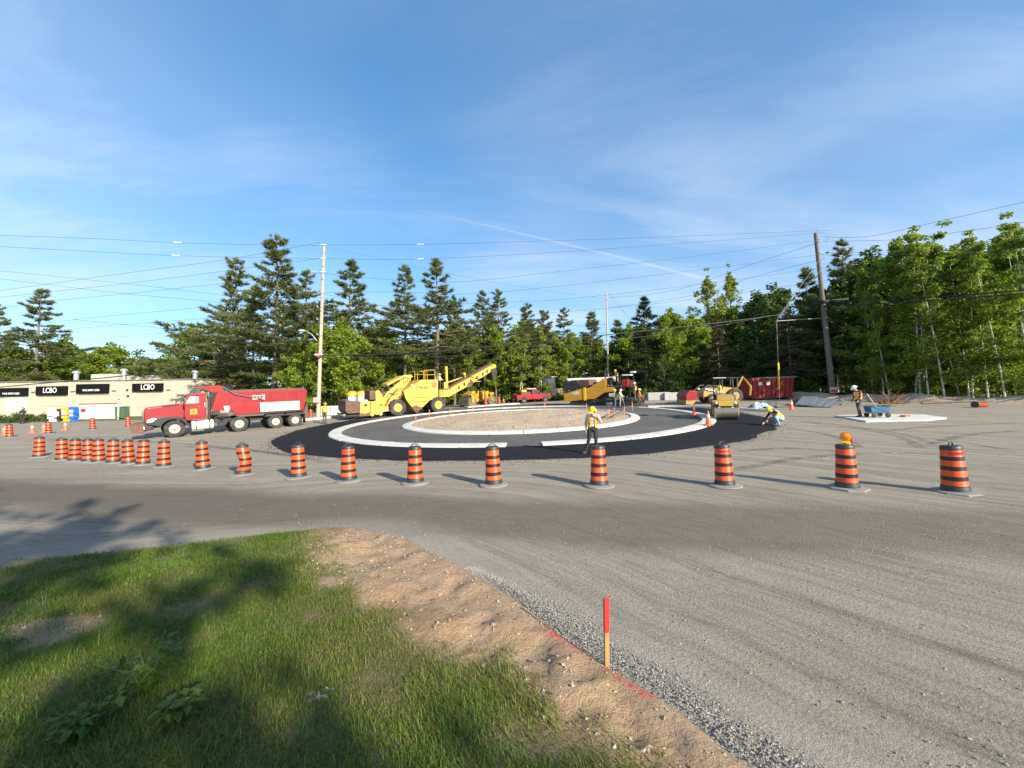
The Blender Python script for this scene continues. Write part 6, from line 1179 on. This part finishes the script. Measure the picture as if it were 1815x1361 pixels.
person('crouching worker in yellow hard hat and blue jeans at the asphalt edge',pf(1377,755.5,R(186),.0),dict(pelvis=(-.22,0,.36),waist=(-.14,0,.47),chest=(.06,0,.62),neck=(.22,0,.72),head=(.34,0,.78),hipL=(-.2,.1,.34),kneeL=(.2,.15,.46),ankL=(-.02,.13,.09),toeL=(.16,.15,.045),hipR=(-.2,-.1,.34),kneeR=(.16,-.15,.38),ankR=(-.12,-.13,.12),toeR=(.05,-.14,.045),shL=(.14,.19,.66),elL=(.34,.22,.44),wrL=(.55,.14,.30),shR=(.14,-.19,.66),elR=(.36,-.2,.40),wrR=(.56,-.1,.20)),shirt=CBLK,sleeve=CBLK,pants=CJEAN2,vest=VP,hat=HY,look=(.75,0,-.65),vox=.012,stripe=VO,scale=1.12)
person('worker in yellow jacket seen from behind beside the pale utility pole',pf(575,751,R(80)),dict(head=(.05,0,1.62)),shirt=VY,sleeve=VY,pants=CGRY,vest=VY,hat=HY,vox=.018,scale=1.0,stripe=VO)
P=gxy(42.5,42);person('person in black hooded clothing standing by the store shrubs',frame(P[0],P[1],R(-60),flat=True),dict(elL=(.12,.24,1.18),wrL=(.22,.08,1.12),elR=(.1,-.24,1.18),wrR=(.24,-.06,1.10)),shirt=CBLK,sleeve=CBLK,pants=CBLK,hat=None,hood=True,vox=.02,parent_group=None)
SIT=dict(pelvis=(0,0,.0),waist=(-.02,0,.13),chest=(-.01,0,.36),neck=(.02,0,.54),head=(.06,0,.69),hipL=(0,.1,0),kneeL=(.42,.13,.03),ankL=(.48,.13,-.38),toeL=(.62,.13,-.43),hipR=(0,-.1,0),kneeR=(.42,-.13,.03),ankR=(.48,-.13,-.38),toeR=(.62,-.13,-.43),shL=(-.01,.185,.48),elL=(.12,.25,.24),wrL=(.36,.16,.26),shR=(-.01,-.185,.48),elR=(.12,-.25,.24),wrR=(.36,-.16,.26))
person('operator in pale clothes standing at the yellow transfer machine console',TB.matrix_world@Matrix.Translation((4.83,.6,2.5)),dict(elL=(.1,.24,1.15),wrL=(.3,.15,1.05),elR=(.1,-.24,1.15),wrR=(.3,-.15,1.05)),shirt=CWHT,sleeve=CWHT,pants=CGRY,vest=VP,hat=HY,vox=.02,scale=.92)
person('roller operator in pale yellow vest seated under the canopy',ROLLM@Matrix.Translation((-.28,-.25,1.27)),SIT,shirt=CTAN,pants=CTAN,vest=VY,hat=HY,vox=.018,sleeve=CTAN)
person('driver in orange vest behind the dump truck window',bpy.data.objects['dump_truck'].matrix_world@Matrix.Translation((1.2,.72,1.68))@Matrix.Rotation(math.pi,4,'Z'),SIT,shirt=CTAN,pants=CNAVY,vest=VO,hat=None,vox=.02,sleeve=CTAN,scale=.95)
W_=TP.matrix_world;sc1=Matrix.Scale(1/PS,4)
def onp(x,y,z,head): 
    p=W_@Vector((x,y,z));return Matrix.Translation(p)@Matrix.Rotation(head,4,'Z')
person('paver operator in orange vest standing on the high deck',onp(4.7,.9,1.96,R(200)),dict(neck=(.08,0,1.46),head=(.16,0,1.59),elR=(.1,-.25,1.16),wrR=(.3,-.2,1.05),elL=(.1,.25,1.16),wrL=(.3,.2,1.05)),shirt=CBLK,sleeve=CBLK,pants=CGRY,vest=VO,hat=HY,vox=.02,stripe=VY,scale=.9)
def gnd(px,dep,head,dz=.02):
    P=gxy(px,dep);return frame(P[0],P[1],head,z=P[2]+dz,flat=True)
dq=(np.array(gp(1092,722.5))-CAM)@_f
person('worker in yellow vest and jeans beside the paver, left of two',gnd(1089,dq,R(20),.06),dict(head=(.07,0,1.61),kneeL=(.1,.1,.5),ankL=(.1,.12,.09),toeL=(.26,.13,.045),elL=(.1,.24,1.16),wrL=(.28,.12,1.06)),shirt=CNAVY,sleeve=CNAVY,pants=CJEAN,vest=VY,hat=HY,vox=.02)
person('worker in yellow vest and pale trousers beside the paver, right of two',gnd(1099,dq-.2,R(-30),.06),dict(head=(.07,0,1.61),elR=(.12,-.24,1.16),wrR=(.32,-.12,1.06),elL=(.15,.2,1.16),wrL=(.34,.05,1.0)),shirt=CWHT,sleeve=CWHT,pants=CTAN,vest=VY,hat=HW,vox=.02)
P=gxy(1103,dq-.4);o=thing('asphalt_lute','long white handled asphalt lute held beside the paver','lute',(P[0],P[1],P[2]+.06));MB().cyl((.25,0,.03),(-.2,.1,1.6),.03,n=8).build('handle',MSW,o);MB().box(.05,.5,-.03,.03,-.0,.09).build('rake_head',MGAL,o)
person('worker in orange vest and white hard hat on the paver screed',onp(6.66,.1,.59,R(150)),dict(elR=(.1,-.25,1.16),wrR=(.25,-.2,1.02)),shirt=CNAVY,sleeve=CNAVY,pants=CGRY,vest=VO,hat=HW,vox=.02,stripe=VY,scale=1.0)
person('worker in orange jacket and white hard hat striding right behind the screed',gnd(1133,dq-1.6,R(-15),.06),dict(kneeL=(.16,.1,.52),ankL=(.26,.1,.1),toeL=(.43,.1,.06),kneeR=(-.06,-.1,.5),ankR=(-.28,-.1,.13),toeR=(-.13,-.1,.05),elR=(.1,-.24,1.16),wrR=(.3,-.2,1.05)),shirt=VO,sleeve=VO,pants=CGRY,vest=VO,hat=HW,vox=.02,stripe=VY)
# ================================================================ trees
LPINE=leaf_mat('pine_needles',(.075,.110,.036),(.215,.225,.075),.32,.6,.5);LPDRY=leaf_mat('pine_needles_dry',(.05,.055,.025),(.13,.11,.055),.2,.6,.5);LSPR=leaf_mat('spruce_needles',(.014,.032,.014),(.040,.065,.024),.15,.6,.6)
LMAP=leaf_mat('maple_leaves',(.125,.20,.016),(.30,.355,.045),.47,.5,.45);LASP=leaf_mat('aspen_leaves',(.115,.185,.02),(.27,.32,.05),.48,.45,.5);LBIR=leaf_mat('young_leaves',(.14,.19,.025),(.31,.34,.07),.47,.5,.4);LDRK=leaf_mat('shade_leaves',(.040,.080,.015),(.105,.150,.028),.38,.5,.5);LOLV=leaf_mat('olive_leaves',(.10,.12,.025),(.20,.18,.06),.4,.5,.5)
BPINE=mat('bark_pine',(.17,.135,.105),.95,var=.3,vs=3,bump=.5,bs=9);BGRY=mat('bark_grey',(.20,.18,.15),.95,var=.3,vs=3,bump=.4,bs=9);BWHT=mat('bark_white',(.52,.49,.42),.8,var=.15,vs=2,dirt=.28,dcol=(.09,.08,.07),ds=5)
def needles(C,D,n,L,w_,rg,up=.35):
    "tufts of thin triangles at C pointing along D"
    m=len(C);c=np.repeat(C,n,0);d=np.repeat(D,n,0)+rg.normal(0,.55,(m*n,3));d[:,2]+=up*rg.random(m*n);d/=np.linalg.norm(d,axis=1)[:,None];l=L*rg.uniform(.6,1.3,m*n)[:,None]
    s=np.cross(d,rg.normal(0,1,(m*n,3)));s/=np.linalg.norm(s,axis=1)[:,None];V=np.stack([c-d*l*.25+s*w_,c-d*l*.25-s*w_,c+d*l],1);return V.reshape(-1,3),np.arange(m*n*3).reshape(-1,3)
def leaves(C,rad,n,size,rg,flat=.75):
    "leaf faces scattered in clumps round C, denser towards each clump's shell"
    m=len(C);u=rg.normal(0,1,(m*n,3));u/=np.linalg.norm(u,axis=1)[:,None];r_=np.repeat(rad,n)*rg.random(m*n)**.45;u[:,2]*=flat;P=np.repeat(C,n,0)+u*r_[:,None]
    nrm=u*.6+rg.normal(0,.8,(m*n,3));nrm[:,2]+=.5;nrm/=np.linalg.norm(nrm,axis=1)[:,None];a=np.cross(nrm,rg.normal(0,1,(m*n,3)));a/=np.linalg.norm(a,axis=1)[:,None];b=np.cross(nrm,a)
    s=(size*rg.uniform(.6,1.35,m*n))[:,None];V=np.stack([P-a*s,P+b*s*.62-a*s*.1,P+a*s,P-b*s*.62-a*s*.1],1);return V.reshape(-1,3),np.arange(m*n*4).reshape(-1,4)
def arr_mesh(name,V,Fq,m):
    o=mesh_np(name,V,Fq,m);me=o.data;bpy.data.objects.remove(o);return me
def pine(seed,h=20.,start=.28,wid=3.6,leaf=LPINE,dens=1.,conic=.0,droop=0.,dead=.0):
    rg=np.random.default_rng(seed);tb=MB();bend=rg.normal(0,.25,2)
    tp=lambda z:np.array([bend[0]*math.sin(z/h*3.)*.6,bend[1]*math.sin(z/h*2.6)*.6,z]);tb.tube([tuple(tp(h*k/12)) for k in range(-0,13)],[max(.02,h*.0135*(1-k/12.5)) for k in range(13)],9)
    C=[];D=[];z=h*start*(.5 if dead else 1.)
    while z<h*.985:
        t=(z-h*start)/(h*(1-start));nb=rg.integers(4,7)
        for k in range(nb):
            if rg.random()<.12: continue
            az=rg.uniform(0,6.28);tt=max(t,0);sh=(1-tt)**.62*(.62+.75*math.sin(min(1,tt*1.6+.18)*math.pi)*(1-conic)+.5*conic);L=wid*max(.12,sh)*rg.uniform(.5,1.2)
            if t<0: L=wid*rg.uniform(.3,.6)
            el=math.radians(-8+38*tt**1.3-droop*25*(1-tt)+rg.normal(0,7));d=np.array([math.cos(az)*math.cos(el),math.sin(az)*math.cos(el),math.sin(el)]);b0=tp(z)
            P=[b0+d*L*f_+np.array([0,0,(.10-.12*droop)*L*f_*f_]) for f_ in (0,.35,.7,1)];tb.tube([tuple(p) for p in P],[.028+.012*L*(1-tt),.02+.007*L*(1-tt),.016,.008],4)
            if t<0 and rg.random()<.75: continue
            lat=np.cross(d,[0,0,1]);lat/=np.linalg.norm(lat);n=int(max(6,L*12*dens))
            f_=rg.uniform(.28,1.03,n)**.8;off=rg.normal(0,.30,n)*L*(1.08-f_)*1.0+rg.normal(0,.07,n)
            c=b0+d*(L*f_)[:,None]+lat*off[:,None];c[:,2]+=(.10-.12*droop)*L*f_*f_+rg.normal(.02,.06,n)-.05*np.abs(off)
            C.append(c);D.append(d*.8+lat*np.sign(off)[:,None]*.5+np.zeros((n,1)))
        z+=h*rg.uniform(.022,.045)*(1.1-.4*max(t,0))
    n=14;C.append(tp(h)+rg.normal(0,.12,(n,3))+np.array([0,0,-.2]));D.append(np.tile([0,0,1.],(n,1)))
    V,Fq=needles(np.concatenate(C),np.concatenate(D),8,.42,.046,rg)
    return dict(trunk=tb.mesh('trunk',BPINE),crown=arr_mesh('crown',V,Fq,leaf),h=h)
def broad(seed,h=12.,start=.25,wid=4.,leaf=LMAP,bark=BGRY,clumps=150,per=62,size=.15,narrow=0.,stems=1,rad=.75,open_=0.):
    rg=np.random.default_rng(seed);tb=MB();C=[];Rr=[]
    for s_ in range(stems):
        base=np.array([rg.normal(0,.35),rg.normal(0,.35),0]) if stems>1 else np.zeros(3);lean=rg.normal(0,.05,2)*h*(1.6 if stems>1 else .6)
        tp=lambda z:base+np.array([lean[0]*(z/h)**1.3,lean[1]*(z/h)**1.3,z]);r0=h*.011*(.7 if stems>1 else 1.)*(.62 if narrow else 1)
        tb.tube([tuple(tp(h*.93*k/8)) for k in range(9)],[max(.015,r0*(1-k/8.6)) for k in range(9)],8)
        nl=int(clumps/stems/5)
        for k in range(nl):
            t=(k+rg.random())/nl;z=h*(start+(.97-start)*t);az=k*2.4+rg.normal(0,.5);sh=math.sin(math.pi*min(1,.16+.84*t**(.75+.3*narrow)))**.7 if not narrow else (1-t)**.55*(.55+.45*min(1,t*4))
            L=wid*sh*rg.uniform(.55,1.15)/(1.3 if stems>1 else 1);el=math.radians(15+45*t+rg.normal(0,10));d=np.array([math.cos(az)*math.cos(el),math.sin(az)*math.cos(el),math.sin(el)*.8]);b0=tp(z*(.985 if narrow else .92))
            P=[b0+d*L*f_ for f_ in (0,.4,.75,1)];P[2][2]+=.04*L;tb.tube([tuple(p) for p in P],[.012+.010*L,.01+.006*L,.012,.006],4)
            for f_ in (.42,.66,.84,1.0,1.04):
                if rg.random()<open_: continue
                C.append(b0+d*L*f_+rg.normal(0,.26,3)*min(1.5,L)*.6);Rr.append(rad*rg.uniform(.55,1.2)*(1-.25*t))
        for f_ in (.86,.93,.985): C.append(tp(h*f_)+rg.normal(0,.12,3));Rr.append(rad*.62)
    C=np.array(C);Rr=np.array(Rr);V,Fq=leaves(C,Rr,per,size,rg)
    return dict(trunk=tb.mesh('trunk',bark),crown=arr_mesh('crown',V,Fq,leaf),h=float(V[:,2].max()))
KIND={}
for k in range(4): KIND['pine%d'%k]=pine(100+k,20,(.30,.22,.38,.18)[k],(5.2,6.0,4.6,5.4)[k])
KIND['pined']=pine(111,14,.30,3.6,LPDRY,.8,droop=.6,dead=1);KIND['pinel']=pine(112,16,.12,4.2,LPINE,.9,droop=.3)
KIND['spruce']=pine(120,16,.05,3.3,LSPR,1.0,conic=1.,droop=.5);KIND['pinefar']=pine(121,16,.1,3.2,LPINE,.9,conic=.4)
for k in range(3): KIND['maple%d'%k]=broad(200+k,11,(.10,.14,.08)[k],(4.4,4.0,4.8)[k],LMAP,clumps=190,per=60,size=.16,rad=.85)
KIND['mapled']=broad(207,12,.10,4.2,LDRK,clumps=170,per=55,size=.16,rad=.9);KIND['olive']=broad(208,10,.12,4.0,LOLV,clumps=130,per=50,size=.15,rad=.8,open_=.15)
for k in range(2): KIND['birch%d'%k]=broad(220+k,13,.16,2.6,LBIR,BWHT,clumps=130,per=48,size=.13,narrow=1,rad=.6,stems=2,open_=.1)
for k in range(4): KIND['aspen%d'%k]=broad(230+k,14,(.06,.12,.08,.05)[k],2.5,LASP,BWHT,clumps=(185,170,190,200)[k],per=52,size=.115,narrow=1,rad=.62,stems=(1,2,1,3)[k],open_=.12)
KIND['poplar']=broad(240,17,.12,3.3,LBIR,BGRY,clumps=260,per=40,size=.13,narrow=0,rad=.6,open_=.25)
KIND['shade']=broad(250,14,.30,3.7,LMAP,clumps=190,per=13,size=.17,rad=.5,open_=.42)
TN={'pine':'white_pine','pined':'old_pine','pinel':'white_pine','spruce':'spruce_tree','pinefar':'white_pine','maple':'maple_tree','mapled':'leafy_tree','olive':'leafy_tree','birch':'birch_tree','aspen':'aspen_tree','poplar':'poplar_tree','shade':'maple_tree'}
rt=random.Random(3)
def tree(kind,px,dep,top,label,group,wid=1.,xy=None,h=None,rot=None):
    K=KIND[kind]
    if xy is None: P=gxy(px,dep);h=(at(px,top,dep)[2]-P[2])
    else: P=np.array([xy[0],xy[1],g(*xy)])
    s=h/K['h'];m=Matrix.Translation((P[0],P[1],P[2]-.15))@Matrix.Rotation(rt.uniform(0,6.28) if rot is None else rot,4,'Z')@Matrix.Diagonal((s*wid,s*wid,s,1))
    t_=thing(TN.get(kind) or TN[kind.rstrip('0123456789')],label,'tree',m,group);link('trunk',K['trunk'],t_);link('crown',K['crown'],t_);return t_
gp_='tall pines along the far side of the site'
for a in [('pine1',60,62,509,'tall white pine rising behind the left end of the store',1.25),('pine3',-14,60,536,'pine cut by the left edge of the picture',1.2),
 ('pine1',408,60.5,452,'broad leaning white pine left of the tallest pine',1.2),('pine0',484,50,410,'tallest white pine, left of the pale utility pole',1.35),('pine3',543,56,474,'white pine directly behind the pale utility pole',1.2),('pine1',620,55,459,'dense white pine just right of the pale utility pole',1.35),
 ('pine2',716,53,464,'slender pine with bare grey trunk above the yellow transfer machine',1.2),('pine2',770,52,452,'tall pine with bare trunk right of the slender one',1.4),('pine0',806,57,520,'lower pine at the right flank of the tall bare trunk pine',.95),('pine0',858,60,512,'left pine of a pair above the raised conveyor',1.2),('pine3',884,62,510,'right pine of a pair above the raised conveyor',1.2),('pine0',936,66,535,'pine standing right of the pair above the pickup',1.3),('pine1',968,69,548,'small pine top left of the pickup line of trees',1.3),('pine3',1004,70,543,'pointed pine above the paver hopper',1.3),('pinefar',1052,72,551,'pine left of the distant utility pole',1.4),('pinefar',1098,72,566,'small pine right of the distant utility pole',1.4),
 ('pine3',450,58,500,'shorter pine filling between the two big left pines',.9),('pinel',398,61,560,'low drooping pine over the store end and dump truck cab',.85),('pinel',640,50,590,'low pine behind the transfer machine hood',1.0),
 ('spruce',1146,54,522,'dark pointed spruce at the left of the shaded wood',1.15),('pined',1278,50,572,'brownish half dead pine behind the roller',1.2),('pine0',1512,46,417,'tall pine just right of the dark utility pole',1.05),('pinel',1440,50,470,'dark shaded pine left of the dark utility pole',1.25),('pined',1405,47,545,'dim brown pine behind the red dumpster',1.2)]: tree(a[0],a[1],a[2],a[3],a[4],gp_,a[5])
gl='leafy trees along the far side of the site'
for a in [('maple0',600,46,556,'bright green maple right of the pale utility pole',1.05),('maple1',530,45,588,'bright green maple left of the pale utility pole',.95),('maple2',345,63,572,'round green maple behind the dump truck cab',1.05),('maple0',108,68,590,'broad green tree behind the middle of the store',1.2),('maple1',205,74,604,'green tree behind the store rooftop units',1.2),('maple2',28,62,604,'green tree behind the left end of the store',1.15),('olive',255,70,628,'olive brown thin tree behind the right store sign',1.25),('maple0',300,72,622,'small green tree right of the olive tree',1.1),
 ('maple1',670,53,600,'green undergrowth maple behind the yellow hood',1.),('birch0',835,57,572,'pale green birch left of the raised conveyor end',1.3),('maple1',880,58,566,'light green tree behind the raised conveyor end',.95),('birch1',925,56,590,'light green birch above the red pickup',1.5),('birch0',962,59,574,'tall light birch right of the pickup',1.4),('maple1',1012,62,585,'light green tree left of the paver smoke stack',.9),('birch1',1062,64,612,'small light birch behind the paver',1.6),('maple2',1190,55,538,'mid green maple right of the dark spruce',.95),('maple1',1225,58,552,'green tree between the maple and the poplars',.95),
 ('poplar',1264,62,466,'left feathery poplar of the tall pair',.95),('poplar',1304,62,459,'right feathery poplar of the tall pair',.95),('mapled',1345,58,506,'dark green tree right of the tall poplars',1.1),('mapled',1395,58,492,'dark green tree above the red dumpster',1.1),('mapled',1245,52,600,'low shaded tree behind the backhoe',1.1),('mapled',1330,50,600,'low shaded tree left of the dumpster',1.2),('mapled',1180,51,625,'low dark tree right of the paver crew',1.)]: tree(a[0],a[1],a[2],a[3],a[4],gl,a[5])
ga='aspens at the edge of the wood on the right'
for i,(px,dep,top) in enumerate([(1548,40,455),(1572,37,505),(1598,39,414),(1626,35,391),(1650,37,430),(1672,33,405),(1700,36,432),(1722,32.5,420),(1752,34,418),(1778,31,392),(1806,33,388),(1838,29,370)]):
    tree('aspen%d'%(i%4),px,dep,top,'white stemmed aspen, number %s from the dark pole along the wood edge'%('one','two','three','four','five','six','seven','eight','nine','ten','eleven','twelve')[i],ga,(1.15,1.0,1.2,1.1)[i%4])
gf='trees deeper in the wood';lab='background tree filling the wood behind the front row'
for i in range(64):
    px=rt.uniform(560,1480) if i<40 else rt.uniform(1500,1900);dep=rt.uniform(66,84) if i<40 else rt.uniform(42,52);top=(rt.uniform(560,615) if px<1130 else rt.uniform(530,590)) if i<40 else rt.uniform(420,500)
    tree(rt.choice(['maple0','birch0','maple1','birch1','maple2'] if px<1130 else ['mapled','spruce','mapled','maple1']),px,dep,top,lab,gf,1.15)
gt='trees out of frame to the right of the road';
for i,(x,y,h) in enumerate([(58,17,14),(62,5,14),(54,23,14),(49,31,15),(65,12,15),(46,37,16),(42,42,16)]): tree('aspen%d'%(i%4),0,0,0,'aspen beyond the right edge of the picture beside the road',gt,1.25,xy=(x,y),h=h)
# trees behind the viewer whose shade falls on the lawn and the near road
gs_='trees behind the viewer'
for i,(p_,s_,h) in enumerate([(-1.0,13.,12.),(-3.6,15.,15.),(-6.6,13.5,15.),(-2.0,19.,14.5),(.3,17.,10.),(-5.,20.,17),(-9.5,15,15)]):
    tree('shade',0,0,0,'maple behind the viewer shading the lawn',gs_,1.0,xy=(p_*.751+s_*.66,p_*.66-s_*.751),h=h,rot=i*1.1)
# undergrowth, far wood and wooded hill: masses nobody could count
rg=np.random.default_rng(77)
def mass(name,label,pts,rad,per,size,material):
    V,Fq=leaves(pts,rad,per,size,rg,.8);o=mesh_np(name,V,Fq,material);tag(o,label,'foliage',kind='stuff');return o
ed=[];
for k in range(330):
    px=rg.uniform(575,1480);dep=rg.uniform(51,60);P=gxy(px,dep+(4 if px<1130 else -2));ed.append((P[0],P[1],P[2]+rg.uniform(.2,1.9)))
for k in range(330):
    x=rg.uniform(33,60);y=np.interp(x,[33,36,40,44,50,60],[46,38,30.5,25,19.5,14.5])+rg.uniform(1.,6);ed.append((x+rg.uniform(.5,2.),y,g(x,y)+rg.uniform(.15,2.8)))
mass('undergrowth','low leafy undergrowth along the foot of the wood',np.array(ed),rg.uniform(.5,1.1,len(ed)),46,.13,LASP)
ed=[]
for k in range(1300):
    px=rg.uniform(420,1950);dep=rg.uniform(84,96);P=gxy(px,dep);ed.append((P[0],P[1],P[2]+rg.random()**.8*rg.uniform(9,14)))
for k in range(700):
    px=rg.uniform(420,1950);dep=rg.uniform(80,92);P=gxy(px,dep);ed.append((P[0],P[1],P[2]+rg.uniform(.2,3.2)))
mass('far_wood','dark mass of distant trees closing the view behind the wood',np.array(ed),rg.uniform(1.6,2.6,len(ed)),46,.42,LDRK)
ed=[]
for k in range(900):
    px=rg.uniform(-500,470);dep=rg.uniform(84,135);P=gxy(px,dep);hh=np.interp(dep,[84,135],[7,21])*np.interp(px,[-500,100,230,330,470],[.9,1.,1.02,.95,.85]);ed.append((P[0],P[1],P[2]+rg.random()**.7*hh))
mass('wooded_hill','wooded green hill behind the store',np.array(ed),rg.uniform(1.8,3.,len(ed)),46,.5,leaf_mat('hill_leaves',(.06,.11,.018),(.15,.205,.04),.4,.5,.12))
# shrubs before the store
for px,dep,w_,lb in ((12,43.5,2.2,'low dark shrub at the left edge before the store'),(70,45,2.6,'low spreading shrub left of the white newspaper box')):
    P=gxy(px,dep);t_=thing('shrub',lb,'shrub',(P[0],P[1],P[2]));c=np.stack([rg.uniform(-w_,w_,40),rg.uniform(-.6,.6,40),rg.uniform(.1,.8,40)],1);V,Fq=leaves(c,rg.uniform(.3,.5,40),50,.08,rg);mesh_np('foliage',V,Fq,LDRK,t_);MB().tube([(0,0,-.05),(.1,0,.4),(.3,.1,.7)],[.04,.03,.01],6).build('stem',BGRY,t_)
